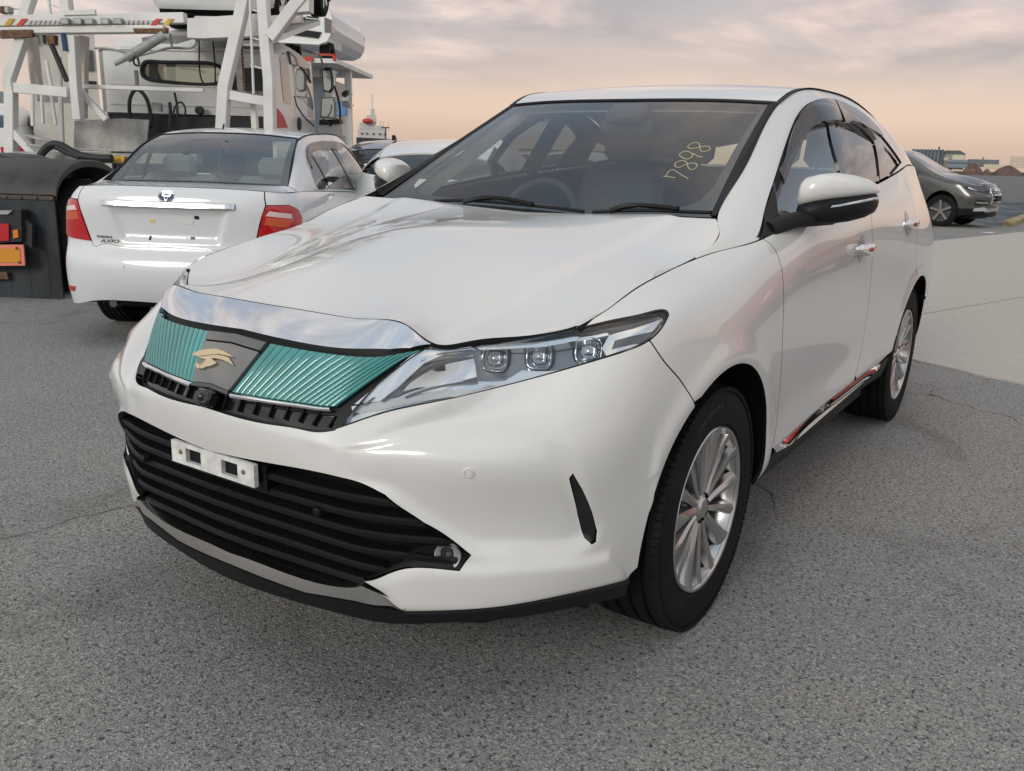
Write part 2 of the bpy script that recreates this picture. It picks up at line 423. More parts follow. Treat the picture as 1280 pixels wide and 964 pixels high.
def both_halves(V, F, Nn):
    """join a half with its mirror image across y=0"""
    n = len(V); mp = np.arange(n)+n; ce = np.abs(V[:, 1]) < 1e-4; mp[ce] = np.arange(n)[ce]; V = V.copy(); V[ce, 1] = 0
    Nn = np.array(Nn); Nn[ce, 1] = 0; Nn /= np.maximum(1e-9, np.linalg.norm(Nn, axis=1))[:, None]
    return np.concatenate([V, V*[1, -1, 1]]), list(F)+[tuple(int(mp[i]) for i in f[::-1]) for f in F], np.concatenate([Nn, Nn*[1, -1, 1]])
def loft(cols, nu, nv, tu=None, tv=None, ghost0=False, ghost1=False, smooth=0):
    """cols: stations x rails x 3 -> dense grid. ghost: mirrored end stations for symmetry across y=0"""
    C = np.array(cols, float); n0 = C.shape[0]
    if ghost0: C = np.concatenate([C[2:0:-1]*[1, -1, 1], C])
    if ghost1: C = np.concatenate([C, C[-2:-4:-1]*[1, -1, 1]])
    t = np.r_[0, np.cumsum(np.linalg.norm(np.diff(C, axis=0), axis=2).mean(1)**.75)]; k0 = 2 if ghost0 else 0; k1 = k0+n0-1
    G = cspline(t, C, np.linspace(t[k0], t[k1], nu))
    w = np.r_[0, np.cumsum(np.linalg.norm(np.diff(C, axis=1), axis=2).mean(0)**.75)]
    G = np.swapaxes(cspline(w, np.swapaxes(G, 0, 1), np.linspace(0, w[-1], nv)), 0, 1)
    for _ in range(smooth):
        A = G.copy(); A[1:-1] = .25*G[:-2]+.5*G[1:-1]+.25*G[2:]
        if ghost0: A[0] = .5*G[0]+.5*G[1]; A[0, :, 1] = 0
        B = A.copy(); B[:, 1:-1] = .25*A[:, :-2]+.5*A[:, 1:-1]+.25*A[:, 2:]; G = B
    if ghost0: G[0, :, 1] = 0
    return G
def thin_plate(data, lo, hi, n, w=1e-3, ysym=False):
    """fair height field z(x,y) on a grid through weighted points (x,y,z,weight)"""
    nx, ny = n; D = np.asarray(data, float); D = np.concatenate([D, D*[1, -1, 1, 1]]) if ysym else D; M = nx*ny; idx = lambda i, j: i*ny+j
    A = np.zeros((M, M)); b = np.zeros(M)
    fx = (D[:, 0]-lo[0])/(hi[0]-lo[0])*(nx-1); fy = (D[:, 1]-lo[1])/(hi[1]-lo[1])*(ny-1)
    i = np.clip(fx.astype(int), 0, nx-2); j = np.clip(fy.astype(int), 0, ny-2); a = fx-i; c = fy-j
    for k in range(len(D)):
        ids = [idx(i[k], j[k]), idx(i[k]+1, j[k]), idx(i[k], j[k]+1), idx(i[k]+1, j[k]+1)]; ws = np.array([(1-a[k])*(1-c[k]), a[k]*(1-c[k]), (1-a[k])*c[k], a[k]*c[k]])
        A[np.ix_(ids, ids)] += np.outer(ws, ws)*D[k, 3]; b[ids] += ws*D[k, 2]*D[k, 3]
    def reg(ids, co, wt):
        co = np.array(co); A[np.ix_(ids, ids)] += np.outer(co, co)*wt
    hx = (hi[0]-lo[0])/(nx-1); hy = (hi[1]-lo[1])/(ny-1); r = (hx/hy)**2
    for p in range(nx):
        for q in range(ny):
            if 0 < p < nx-1: reg([idx(p-1, q), idx(p, q), idx(p+1, q)], [1, -2, 1], w)
            if 0 < q < ny-1: reg([idx(p, q-1), idx(p, q), idx(p, q+1)], [r, -2*r, r], w)
            if p < nx-1 and q < ny-1: reg([idx(p, q), idx(p+1, q), idx(p, q+1), idx(p+1, q+1)], [1.4*r**.5, -1.4*r**.5, -1.4*r**.5, 1.4*r**.5], w)
    z = np.linalg.solve(A+1e-9*np.eye(M), b).reshape(nx, ny)
    # resample smoothly
    xs = np.linspace(lo[0], hi[0], nx); ys = np.linspace(lo[1], hi[1], ny); X2 = np.linspace(lo[0], hi[0], nx*4); Y2 = np.linspace(max(lo[1], 0.) if ysym else lo[1], hi[1], ny*4)
    Z = cspline(xs, z, X2); Z = cspline(ys, Z.T, Y2).T
    return np.stack([*np.meshgrid(X2, Y2, indexing='ij'), Z], -1)
def text_obj(name, body, size, M, material, parent, extrude=.001, shear=0., sx=1.):
    cu = bpy.data.curves.new(name, 'FONT'); cu.body = body; cu.size = size; cu.extrude = extrude; cu.shear = shear; cu.align_x = 'CENTER'; cu.align_y = 'CENTER'; cu.resolution_u = 2
    t = bpy.data.objects.new(name, cu); link(t); dg = bpy.context.evaluated_depsgraph_get(); me = bpy.data.meshes.new_from_object(t.evaluated_get(dg)); bpy.data.objects.remove(t); bpy.data.curves.remove(cu)
    me.transform(M @ Matrix.Diagonal((sx, 1, 1, 1))); me.materials.clear(); me.materials.append(material); return link(bpy.data.objects.new(name, me), parent)
# ------------------------------------------------------------------ materials of vehicles
PEARL = mat('pearl_white_paint', (.71, .70, .672), .30, coat=1., coat_rough=.02)
WHITE2 = mat('white_paint', (.70, .715, .725), .35, coat=1., coat_rough=.03)
BLACKP = mat('black_plastic', (.009, .009, .010), .48, spec=.28, bump=(260, .12, .001))
GLOSSB = mat('gloss_black', (.008, .008, .009), .12, coat=.6)
RUBBER = mat('tyre_rubber', (.011, .0105, .0105), .75, spec=.2, noise=(9, .35, 5), bump=(90, .2, .002))
CHROME = mat('chrome', (.88, .88, .89), .06, metal=1.)
ALLOY = mat('alloy', (.54, .535, .53), .24, metal=1., noise=(4, .08, 3))
DKMETAL = mat('dark_metal', (.10, .10, .10), .5, metal=.6)
GLASS_W = glass('windscreen_glass', (.90, .95, .92), f=3.)
GLASS_S = glass('side_glass', (.84, .92, .86), f=6.)
GLASS_D = glass('privacy_glass', (.22, .23, .23), f=5.)
LENS = glass('clear_lens', (.96, .97, .97), ior=1.45)
SMOKE = glass('smoked_visor', (.22, .215, .21), ior=1.6, rough=.06)
FRIT = mat('ceramic_frit', (.012, .011, .012), .3)
TRIM = mat('interior_dark', (.030, .029, .028), .75, noise=(30, .3, 3))
SEAT = mat('seat_fabric', (.085, .08, .076), .85, noise=(60, .25, 3))
LINER = mat('headliner', (.42, .41, .39), .9)
REDL = mat('red_lens', (.50, .012, .015), .12, coat=1.)
AMBL = mat('amber_lens', (.75, .22, .02), .2, coat=1.)
PROJ = mat('projector_glass', (.42, .45, .48), .05, metal=.85, coat=1.)
HLCH = mat('lamp_chrome', (.80, .83, .86), .13, metal=1.)
HLDK = mat('lamp_bezel', (.13, .135, .14), .25, metal=.7)
TEAL = mat('teal_film', (.06, .285, .27), .14, coat=1., coat_rough=.06, noise=(3, .25, 3))
GREYG = mat('grey_gloss_panel', (.16, .155, .15), .16, coat=1.)
GOLD = mat('gold_metal', (.74, .62, .42), .28, metal=1.)
# ------------------------------------------------------------------ white SUV in the foreground
suv = empty('parked_suv', (0, 0, 0), 0, 'large pearl white SUV with teal film on its grille, nearest the camera', 'car')
RAIL0 = [(.0, .75, 1.03), (-.15, .785, 1.055), (-.30, .828, 1.072), (-.42, .842, 1.09), (-.6, .85, 1.115), (-1., .852, 1.16), (-1.4, .85, 1.197), (-1.8, .835, 1.232), (-2.2, .81, 1.265), (-2.6, .775, 1.298), (-3., .73, 1.318), (-3.35, .69, 1.30)]
cols = [
 [(.80, 0, .928), (.868, 0, .872), (.968, 0, .745), (.992, 0, .68), (.985, 0, .61), (.955, 0, .48), (.94, 0, .36), (.937, 0, .29), (.925, 0, .236)],
 [(.79, .2, .926), (.853, .2, .871), (.952, .2, .735), (.976, .2, .675), (.970, .2, .608), (.945, .2, .48), (.925, .2, .36), (.921, .2, .285), (.908, .2, .238)],
 [(.778, .315, .9265), (.833, .312, .870), (.939, .283, .726), (.963, .283, .671), (.960, .283, .605), (.937, .293, .486), (.917, .313, .36), (.905, .313, .284), (.892, .313, .240)],
 [(.757, .423, .925), (.80, .415, .868), (.921, .36, .716), (.945, .36, .665), (.945, .36, .60), (.925, .38, .49), (.905, .42, .36), (.885, .42, .283), (.872, .42, .243)],
 [(.724, .468, .882), (.752, .472, .850), (.855, .435, .735), (.928, .445, .682), (.929, .435, .597), (.905, .447, .495), (.888, .468, .378), (.873, .457, .285), (.862, .455, .246)],
 [(.650, .520, .884), (.670, .520, .833), (.752, .508, .754), (.893, .535, .705), (.900, .525, .59), (.872, .53, .50), (.862, .525, .40), (.856, .497, .287), (.846, .493, .25)],
 [(.578, .598, .894), (.605, .605, .850), (.670, .602, .790), (.825, .655, .705), (.825, .652, .58), (.797, .648, .48), (.787, .647, .39), (.768, .642, .304), (.757, .635, .266)],
 [(.502, .692, .915), (.535, .698, .878), (.585, .702, .830), (.725, .758, .705), (.724, .76, .58), (.695, .752, .48), (.685, .75, .39), (.664, .745, .315), (.65, .738, .270)],
 [(.42, .735, .948), (.455, .765, .922), (.495, .788, .868), (.588, .83, .705), (.598, .835, .58), (.577, .828, .48), (.566, .822, .39), (.545, .813, .317), (.53, .805, .267)],
 [(.28, .735, .982), (.32, .80, .956), (.37, .852, .89), (.40, .868, .72), (.415, .868, .60), (.42, .866, .48), (.42, .86, .39), (.425, .848, .305), (.42, .84, .252)],
 [(.14, .74, 1.008), (.15, .815, .982), (.18, .878, .90), (.2, .898, .74), (.2, .90, .62), (.2, .90, .5), (.2, .895, .4), (.2, .885, .3), (.2, .875, .25)],
 [RAIL0[0], (0, .825, 1.003), (0, .887, .91), (0, .910, .77), (0, .912, .65), (0, .91, .51), (0, .905, .41), (0, .895, .31), (0, .885, .26)],
 [RAIL0[1], (-.15, .845, 1.025), (-.15, .893, .925), (-.15, .910, .78), (-.15, .912, .65), (-.15, .91, .52), (-.15, .905, .42), (-.15, .895, .32), (-.15, .88, .27)],
 [RAIL0[2], (-.30, .866, 1.04), (-.30, .898, .94), (-.30, .908, .79), (-.30, .908, .65), (-.30, .905, .52), (-.30, .902, .43), (-.30, .892, .33), (-.30, .87, .28)],
 [RAIL0[3], (-.42, .874, 1.05), (-.42, .901, .95), (-.42, .906, .80), (-.42, .903, .65), (-.42, .898, .52), (-.42, .898, .44), (-.42, .892, .345), (-.42, .868, .295)],
 [RAIL0[4], (-.6, .880, 1.07), (-.6, .903, .96), (-.6, .903, .80), (-.6, .897, .65), (-.6, .890, .53), (-.6, .896, .44), (-.6, .892, .355), (-.6, .865, .305)],
 [RAIL0[5], (-1., .885, 1.10), (-1., .906, .98), (-1., .902, .81), (-1., .892, .65), (-1., .884, .53), (-1., .894, .44), (-1., .890, .36), (-1., .86, .31)],
 [RAIL0[6], (-1.4, .885, 1.125), (-1.4, .907, .995), (-1.4, .902, .82), (-1.4, .891, .65), (-1.4, .883, .53), (-1.4, .893, .445), (-1.4, .890, .365), (-1.4, .86, .31)],
 [RAIL0[7], (-1.8, .874, 1.15), (-1.8, .905, 1.01), (-1.8, .903, .83), (-1.8, .894, .66), (-1.8, .888, .54), (-1.8, .893, .46), (-1.8, .888, .37), (-1.8, .86, .31)],
 [RAIL0[8], (-2.2, .855, 1.175), (-2.2, .902, 1.02), (-2.2, .910, .84), (-2.2, .907, .67), (-2.2, .902, .55), (-2.2, .902, .47), (-2.2, .89, .37), (-2.2, .87, .31)],
 [RAIL0[9], (-2.6, .828, 1.195), (-2.6, .893, 1.03), (-2.6, .915, .85), (-2.6, .915, .68), (-2.6, .912, .55), (-2.6, .908, .46), (-2.6, .90, .36), (-2.6, .88, .3)],
 [RAIL0[10], (-3., .79, 1.20), (-3., .868, 1.03), (-3., .905, .85), (-3., .902, .67), (-3., .892, .54), (-3., .885, .45), (-3., .87, .36), (-3., .85, .3)],
 [RAIL0[11], (-3.35, .735, 1.19), (-3.36, .80, 1.03), (-3.36, .845, .85), (-3.36, .852, .67), (-3.36, .85, .54), (-3.36, .84, .45), (-3.36, .825, .36), (-3.35, .80, .3)],
 [(-3.46, .56, 1.275), (-3.51, .60, 1.17), (-3.57, .64, 1.02), (-3.62, .69, .85), (-3.65, .71, .67), (-3.65, .71, .54), (-3.64, .70, .45), (-3.62, .69, .36), (-3.58, .67, .3)],
 [(-3.52, .30, 1.255), (-3.58, .31, 1.16), (-3.65, .33, 1.02), (-3.70, .35, .85), (-3.73, .36, .67), (-3.73, .36, .54), (-3.72, .36, .45), (-3.70, .35, .36), (-3.65, .34, .3)],
 [(-3.54, 0, 1.25), (-3.60, 0, 1.155), (-3.66, 0, 1.02), (-3.71, 0, .85), (-3.74, 0, .67), (-3.74, 0, .54), (-3.73, 0, .45), (-3.71, 0, .36), (-3.66, 0, .3)]]
belt = Surf(loft(cols, 560, 110, ghost0=True, ghost1=True, smooth=10), flip=True); belt.sym = 0
VM = belt.V[-1]
# pocket pressed into the bumper corner, ledge of the lower wing, soft crease lines (all real relief of the sheet)
def sstep(x, a, b):
    t = np.clip((x-a)/(b-a), 0, 1); return t*t*(3-2*t)
_gu, _gv = np.meshgrid(belt.U, belt.V, indexing='ij'); _uv = np.stack([_gu.ravel(), _gv.ravel()], 1)
pocket = belt.uvs([(430, 560), (480, 548), (560, 533), (640, 528), (690, 548), (716, 585), (735, 640), (742, 672), (700, 690), (640, 690), (590, 688), (530, 652), (480, 618), (430, 598)])
pk = sdist(_uv, crv(np.r_[pocket, pocket[:1]], 90)[:-1]).reshape(_gu.shape)
ramp_in = sstep(belt.U, belt.uv(395, 575)[0], belt.uv(520, 560)[0])[:, None]
disp = -.022*sstep(pk, -.022, .026)*ramp_in
wing = belt.uvs([(453, 727), (505, 709), (578, 706), (640, 703), (705, 700), (760, 690), (785, 724), (700, 745), (600, 762), (505, 764)])
wk = sdist(_uv, lin(np.r_[wing, wing[:1]], .03)[:-1]).reshape(_gu.shape)
disp += .014*sstep(wk, -.012, .022)*sstep(belt.U, belt.uv(440, 740)[0], belt.uv(520, 740)[0])[:, None]
# rear arch and front arch lips swell a little; door shoulder crease
for ax_ in (0., -2.66):
    dd = np.hypot(belt.G[..., 0]-ax_, belt.G[..., 2]-.352)
    disp += .008*np.exp(-((dd-.44)/.035)**2)*(belt.G[..., 1] > .5)*sstep(belt.G[..., 2], .3, .45)*(belt.G[..., 0] < ax_+.38)
belt.G = belt.G+belt.N*disp[..., None]; belt.ref(); belt.sym = 0
belt.G[0, :, 1] = 0
def bz(u, x):            # V on the belt at given U where height = x
    col = belt.at(np.stack([np.full(400, u), np.linspace(0, VM, 400)], 1)); return np.interp(-x, -col[:, 2], np.linspace(0, VM, 400))
def bxz(x, z): 
    k = belt.near((x, .9, z)); return k
def B(*p): return belt.uvs(p)
c_slot0 = np.array([0, bz(0, .752)]); c_slot1 = np.array([0, bz(0, .706)]); c_int = np.array([0, bz(0, .597)])
c_str0 = np.array([0, bz(0, .321)]); c_str1 = np.array([0, bz(0, .288)])
arch_f = [(math.cos(a)*.405, .352+math.sin(a)*.42) for a in np.linspace(rad(-20), rad(202), 60)]
def arc_uv(x0, r, rz, a0, a1, n=46):
    return np.array([belt.near((x0+math.cos(a)*r, .9, .352+math.sin(a)*rz)) for a in np.linspace(rad(a0), rad(a1), n)])
hl_bot = crv(B((420, 536), (470, 519), (520, 507), (570, 497), (620, 485), (670, 472), (720, 458), (770, 443), (808, 428), (826, 412), (836, 394)), 50)
hl_top = crv(np.r_[belt.uvs([(836, 394), (834, 389), (826, 387), (800, 393), (770, 399), (718, 411)]), [belt.near((.65, .591, .898)), belt.near((.735, .476, .884))]], 40); hl_top[:, 1] = np.maximum(hl_top[:, 1], .0035)
hl_in = B((539, 432), (470, 480), (420, 522))
gap_bf = crv(B((812, 426), (830, 452), (850, 475), (862, 493), (869, 508)), 14)
af = arc_uv(0, .405, .422, 62, -8)          # from the bumper/fender joint forwards and down
uj = gap_bf[-1]; af = np.array([q for q in af if q[1] > uj[1]+.004])
lip_c = B((785, 723))[0]
lip_top = crv(B((785, 723), (700, 745), (600, 761), (505, 764)), 24)
af = np.array([q for q in af if q[1] < lip_c[1]-.01])
intake_edge = [belt.uv(505, 763), belt.uv(453, 726), belt.uv(520, 709), belt.uv(574, 713), belt.uv(588, 694), belt.uv(530, 654), belt.uv(481, 619)]
intake_top = crv(np.r_[belt.uvs([(481, 619), (462, 609), (430, 598), (395, 590), (340, 580)]), [c_int]], 26)
slot_bot = crv(np.r_[[c_slot1], belt.uvs([(308, 525), (368, 535), (418, 538)])], 16)
bumper_out = np.concatenate([slot_bot, hl_bot[hl_bot[:, 0] < gap_bf[0, 0]], gap_bf, af, lip_top, intake_edge[1:-1], intake_top])
slit = belt.uvs([(712.5, 598), (716, 593), (727, 612), (739, 640), (745.5, 664), (744.5, 677), (740, 680), (731, 672), (723, 645)])
V, F, Nn = belt.patch(bumper_out, holes=[slit], h=.010, gap=.0016)
mesh_obj('front_bumper', *both_halves(V, F, Nn), PEARL, suv)
# dark shell behind all panel gaps and openings
shell_out = np.array([[0, .012], [belt.U[-1]*.999, .012], [belt.U[-1]*.999, VM-.012], [0, VM-.012]])
arch_f_uv = arc_uv(0, .41, .425, -14, 194, 60); arch_r_uv = arc_uv(-2.66, .41, .425, -14, 194, 60)
int_hole = np.concatenate([intake_top[::-1][:1]+[0.0, .004], intake_top[::-1][1:-1]+[0, .004], np.array(intake_edge[::-1])[1:5], belt.uvs([(453, 732)]), belt.uvs([(421, 733), (384, 725), (315, 700)]), [c_str0]])
hl_out = np.concatenate([hl_bot, hl_top[1:], hl_in[1:-1]])
slot_hole = np.concatenate([[c_slot0+[0, .002]], belt.uvs([(300, 500), (360, 511), (415, 517), (415, 534), (368, 532), (308, 522)]), [c_slot1-[0, .002]]])
for q in (int_hole, slot_hole): q[q[:, 0] < 1e-6, 0] = .0005
V, F, Nn = belt.patch(shell_out+[[.0, 0]]*4, holes=[arch_f_uv, arch_r_uv, int_hole, slot_hole, hl_out], h=.035, off=-.016, flange=0)
V[np.abs(V[:, 1]) < 1e-3, 1] = 0
mesh_obj('inner_shell', *both_halves(V, F, Nn), BLACKP, suv)
# fender
door_f = crv(B((966, 308), (976, 332), (979.5, 362), (978.5, 414), (975, 485), (970, 535), (965, 560)), 30)
door_f = np.r_[[[door_f[0, 0]-.02, .002]], door_f]
ftop = np.array([[u, .002] for u in np.linspace(belt.near((.51, .71, .919))[0], door_f[0, 0], 40)])
afr = arc_uv(0, .405, .422, 62, 188, 60); afr = np.array([q for q in afr if q[0] > uj[0]-.001])
hl_out_tip = np.array([q for q in np.r_[hl_bot, hl_top[1:]] if q[0] >= gap_bf[0, 0]-.001])
f_low = np.array([[door_f[-1, 0]-.004, door_f[-1, 1]+.03], [door_f[-1, 0]-.03, bz(door_f[-1, 0]-.03, .315)], [afr[-1, 0], bz(afr[-1, 0], .315)]])
fender_out = np.concatenate([ftop, door_f[1:], f_low, afr[::-1], gap_bf[::-1][1:], hl_top[(hl_top[:, 0] >= gap_bf[0, 0])] if False else hl_out_tip, [q for q in hl_top if q[0] < hl_out_tip[-1, 0] and q[0] > ftop[0, 0]]])
def side_pair(name, VFN, material, parent=suv, label=None):
    o = mesh_obj(name, *VFN, material, parent); p = mesh_obj(name, *VFN, material, parent, mirror=True); return o, p
side_pair('front_fender', belt.patch(fender_out, h=.016, gap=.002), PEARL)
# doors
dr_f = crv(B((1087, 249), (1090, 285), (1090, 330), (1084, 390), (1076, 440), (1069, 470)), 24); dr_f = np.r_[[[dr_f[0, 0]-.004, .002]], dr_f]
strip_top = crv(B((967, 561), (1000, 531), (1040, 497), (1075, 470), (1098, 455)), 40); strip_bot = crv(B((969, 565), (1003, 537.5), (1042, 504.5), (1077, 475), (1099, 456.5)), 40)
def split_u(c, u0, u1): return np.array([q for q in c if u0 < q[0] < u1])
st = split_u(strip_top, door_f[-1, 0]+.006, dr_f[-1, 0]-.004)
fd = np.concatenate([[[u, .002] for u in np.linspace(door_f[0, 0], dr_f[0, 0], 40)], dr_f[1:], st[::-1], door_f[::-1][:-1]])
side_pair('front_door', belt.patch(fd, h=.02, gap=.0018), PEARL)
ar_pts = arc_uv(-2.66, .405, .422, 4, 100, 60)      # front half of the rear arch
u_rd = belt.near((-2.48, .8, 1.25))[0]
rd_back = crv(np.array([[u_rd, .002], [u_rd+.02, .12], [u_rd-.01, .24], belt.near((-2.52, .9, .80))]), 16)
arf = np.array([q for q in ar_pts if q[1] > rd_back[-1, 1]+.01 and q[1] < bz(ar_pts[0, 0], .43)])[::-1]
st2 = split_u(strip_top, dr_f[-1, 0], 99)
rd = np.concatenate([[[u, .002] for u in np.linspace(dr_f[0, 0], u_rd, 40)], rd_back[1:], arf, st2[::-1], dr_f[::-1][:-1]])
side_pair('rear_door', belt.patch(rd, h=.02, gap=.0018), PEARL)
STRIP_C = (strip_top, strip_bot)
sill_low = np.array([[u, VM-.002] for u in np.linspace(strip_bot[0, 0]-.1, ar_pts[0, 0]-.01, 30)])
side_pair('sill', belt.patch(np.concatenate([strip_bot, [[ar_pts[0, 0]-.012, bz(ar_pts[0, 0]-.012, .41)]], sill_low[::-1], [[afr[-1, 0]+.004, bz(afr[-1, 0], .31)], [door_f[-1, 0]-.03, bz(door_f[-1, 0]-.03, .312)]]]), h=.03, gap=.001, off=-.004), BLACKP)
# quarter panel, rear bumper, tailgate (behind, seldom seen)
ar2 = arc_uv(-2.66, .405, .422, 176, 60, 60); ar2 = np.array([q for q in ar2 if q[0] > rd_back[-1, 0] - .02 or q[1] < rd_back[-1, 1]]); ar2 = np.array([q for q in arc_uv(-2.66, .405, .422, 186, 70, 70) if q[0] > rd_back[-1, 0]+.002])
u_tl = belt.near((-3.47, .62, 1.1))[0]; u_end = belt.U[-1]
qp = np.concatenate([[[u, .002] for u in np.linspace(u_rd, u_tl, 30)], [[u_tl, bz(u_tl, .80)], [ar2[0, 0]+.02, bz(ar2[0, 0]+.02, .62)]], [q for q in ar2 if q[1] < bz(ar2[0, 0], .62)], rd_back[::-1][:-1]])
side_pair('quarter_panel', belt.patch(qp, h=.025, gap=.0016), PEARL)
rb = np.concatenate([[[ar2[0, 0]+.02, bz(ar2[0, 0]+.02, .615)], [u_tl, bz(u_tl, .795)], [u_end, bz(u_end*.999, .62)], [u_end, VM-.004], [ar2[0, 0]+.02, VM-.004]], [q for q in ar2 if q[1] > bz(ar2[0, 0], .612)]])
def rear_join(VFN):
    V, F, Nn = VFN; V = V.copy(); return both_halves(V, F, Nn)
belt.sym = None
V, F, Nn = belt.patch(rb, h=.03, gap=.0); V[np.abs(V[:, 1]) < .004, 1] = 0; mesh_obj('rear_bumper', *both_halves(V, F, Nn), PEARL, suv)
V, F, Nn = belt.patch(np.array([[u_tl, .002], [u_end, .002], [u_end, bz(u_end*.999, .625)], [u_tl, bz(u_tl, .80)]]), h=.03, gap=.0); V[np.abs(V[:, 1]) < .004, 1] = 0; mesh_obj('tailgate', *both_halves(V, F, Nn), PEARL, suv)
tl = np.array([[u_tl-.16, bz(u_tl-.16, 1.06)], [u_tl+.22, bz(u_tl+.22, 1.04)], [u_tl+.22, bz(u_tl+.22, .95)], [u_tl-.10, bz(u_tl-.10, .93)]])
side_pair('tail_lamp', belt.patch(tl, h=.03, gap=0, off=.006, flange=.02), REDL)
belt.sym = 0
# black lower lip and bright strip of the chin
lipo = np.concatenate([[c_str1], belt.uvs([(310, 714), (384, 741), (445, 751)]), lip_top[::-1], [lip_c+[.006, .02]], [[lip_c[0], VM-.003]], [[0, VM-.003]]])
V, F, Nn = belt.patch(lipo, h=.02, gap=.001, off=.006, flange=.05); mesh_obj('chin_lip', *both_halves(V, F, Nn), BLACKP, suv)
sto = np.concatenate([[c_str0], crv(np.r_[[c_str0+[.02, 0]], belt.uvs([(315, 699), (384, 724), (421, 732), (453, 731)])], 12)[1:], belt.uvs([(508, 762), (445, 750), (384, 740), (310, 713)]), [c_str1]])
V, F, Nn = belt.patch(sto, h=.015, gap=.001, off=.004, flange=.03); mesh_obj('chin_strip', *both_halves(V, F, Nn), mat('satin_strip', (.86, .83, .79), .24, metal=1.), suv)
# ---- hood
gapc = crv([(.51, .71, .919), (.42, .735, .948), (.28, .735, .982), (.14, .74, 1.008), (0, .75, 1.03), (-.12, .767, 1.060), (-.20, .762, 1.088), (-.27, .738, 1.114), (-.315, .708, 1.133)], 60)
r0 = belt.at(np.stack([np.linspace(0, ftop[0, 0], 90), np.zeros(90)], 1))
rear = crv([(-.315, .708, 1.133), (-.35, .5, 1.127), (-.365, .25, 1.115), (-.37, 0, 1.108)], 24)
data = [(*p, 60) for p in r0]+[(*p, 60) for p in gapc]+[(*p, 40) for p in rear]+[(.58, 0, 1.000, .6), (.2, 0, 1.074, .6)]
hood = Surf(thin_plate(data, (-.5, -.85), (.9, .85), (30, 36), w=.35, ysym=True)); hood.sym = 1
Hh = lambda P: np.stack([np.interp(P[:, 0], hood.G[:, 0, 0], hood.U), np.interp(P[:, 1], hood.G[0, :, 1], hood.V)], 1)
# pull the sheet's margin exactly onto the shut lines without disturbing the fair middle
_bp = np.concatenate([r0, gapc, rear]); _gz = np.array([np.interp(p[1], hood.G[0, :, 1], [np.interp(p[0], hood.G[:, 0, 0], hood.G[:, j, 2]) for j in range(hood.G.shape[1])]) for p in _bp]); _re = _bp[:, 2]-_gz
_d = np.linalg.norm(hood.G[:, :, None, :2]-_bp[None, None, :, :2], axis=3); _w = np.exp(-(_d/.022)**2)+1e-12
hood.G[..., 2] += ((_w*_re).sum(2)/_w.sum(2))*np.exp(-(_d.min(2)/.075)**2); hood.ref(); hood.sym = 1
# raised centre of the bonnet: soft shoulder running from the chrome corner to the screen
Y_ = hood.G[..., 1]; X_ = hood.G[..., 0]; edge = .415+(.755-X_)*.135
hood.G[..., 2] += .0085*(1-sstep(Y_-edge, -.035, .03))*sstep(.80-X_, .0, .25)*sstep(X_+.42, 0, .1); hood.ref(); hood.sym = 1
ho = np.concatenate([Hh(r0), Hh(gapc)[1:], Hh(rear)[1:]])
V, F, Nn = hood.patch(ho, h=.014, gap=.0015, off=0); mesh_obj('bonnet', *both_halves(V, F, Nn), PEARL, suv)
# ---- nose details
def hit(px, py):
    """belt coordinates at a picture point; negative U = the other half of the car"""
    d = ray_dir(px, py); d = d/np.linalg.norm(d); t = belt.tree(); r = t.ray_cast(Vector(CAM_POS), Vector(d))
    mir = np.array([1, -1, 1]); q = t.ray_cast(Vector(CAM_POS*mir), Vector(d*mir))
    if r[0] is not None and (q[0] is None or r[3] <= q[3]): return belt._loc(r[0], r[2])
    k = belt._loc(q[0], q[2]); return np.array([-k[0], k[1]])
def full(uv, off=0.):
    uv = np.atleast_2d(uv); a = uv.copy(); a[:, 0] = np.abs(a[:, 0]); sg = np.where(uv[:, 0] < 0, -1, 1)[:, None]*np.array([[0, 1, 0]])+np.array([[1, 0, 1]])
    n = belt.nrm(a)*sg; return belt.at(a)*sg+n*off, n
def band(c0, c1, m=4, off=0., relief=None, flange=.01, surf=None):
    """sheet between two curves of equal length on the belt; relief(w along 0..1, s across 0..1)"""
    n = len(c0); s = np.linspace(0, 1, m); g = c0[:, None]*(1-s)[None, :, None]+c1[:, None]*s[None, :, None]
    if surf is None: P, Nn = full(g.reshape(-1, 2), 0)
    else: P = surf.at(g.reshape(-1, 2)); Nn = surf.nrm(g.reshape(-1, 2))
    o = np.full((n, m), off)
    if relief: o = o+relief(np.linspace(0, 1, n)[:, None], s[None, :])
    P = P+Nn*o.reshape(-1, 1); P = P.reshape(n, m, 3); Nn = Nn.reshape(n, m, 3)
    if flange:
        P = np.concatenate([(P[:, :1]-Nn[:, :1]*flange), P, (P[:, -1:]-Nn[:, -1:]*flange)], 1); m += 2
        P = np.concatenate([P[:1]-Nn[:1, [0]+list(range(m-2))+[-1]]*flange, P, P[-1:]-Nn[-1:, [0]+list(range(m-2))+[-1]]*flange], 0); n += 2
    idx = np.arange(n*m).reshape(n, m); q = np.stack([idx[:-1, :-1], idx[1:, :-1], idx[1:, 1:], idx[:-1, 1:]], -1).reshape(-1, 4)
    return P.reshape(-1, 3), [tuple(f) for f in q]
def put(name, VF, material, parent=suv, mirror=False, sharp=35):
    V, F = VF; V = np.array(V)*([1, -1, 1] if mirror else [1, 1, 1])
    mb = MB(); mb.add(V, F, True); return mb.build(name, material, parent, sharp=sharp)
def pair(name, VF, material, parent=suv, sharp=35):
    return put(name, VF, material, parent, False, sharp), put(name, VF, material, parent, True, sharp)
pair('sill_strip', band(STRIP_C[0], STRIP_C[1], 5, .003, lambda w, s: .0125*s*np.minimum(1, 12*np.minimum(w, 1-w)+.15), flange=.015), mat('bright_chrome', (.92, .92, .93), .025, metal=1.))
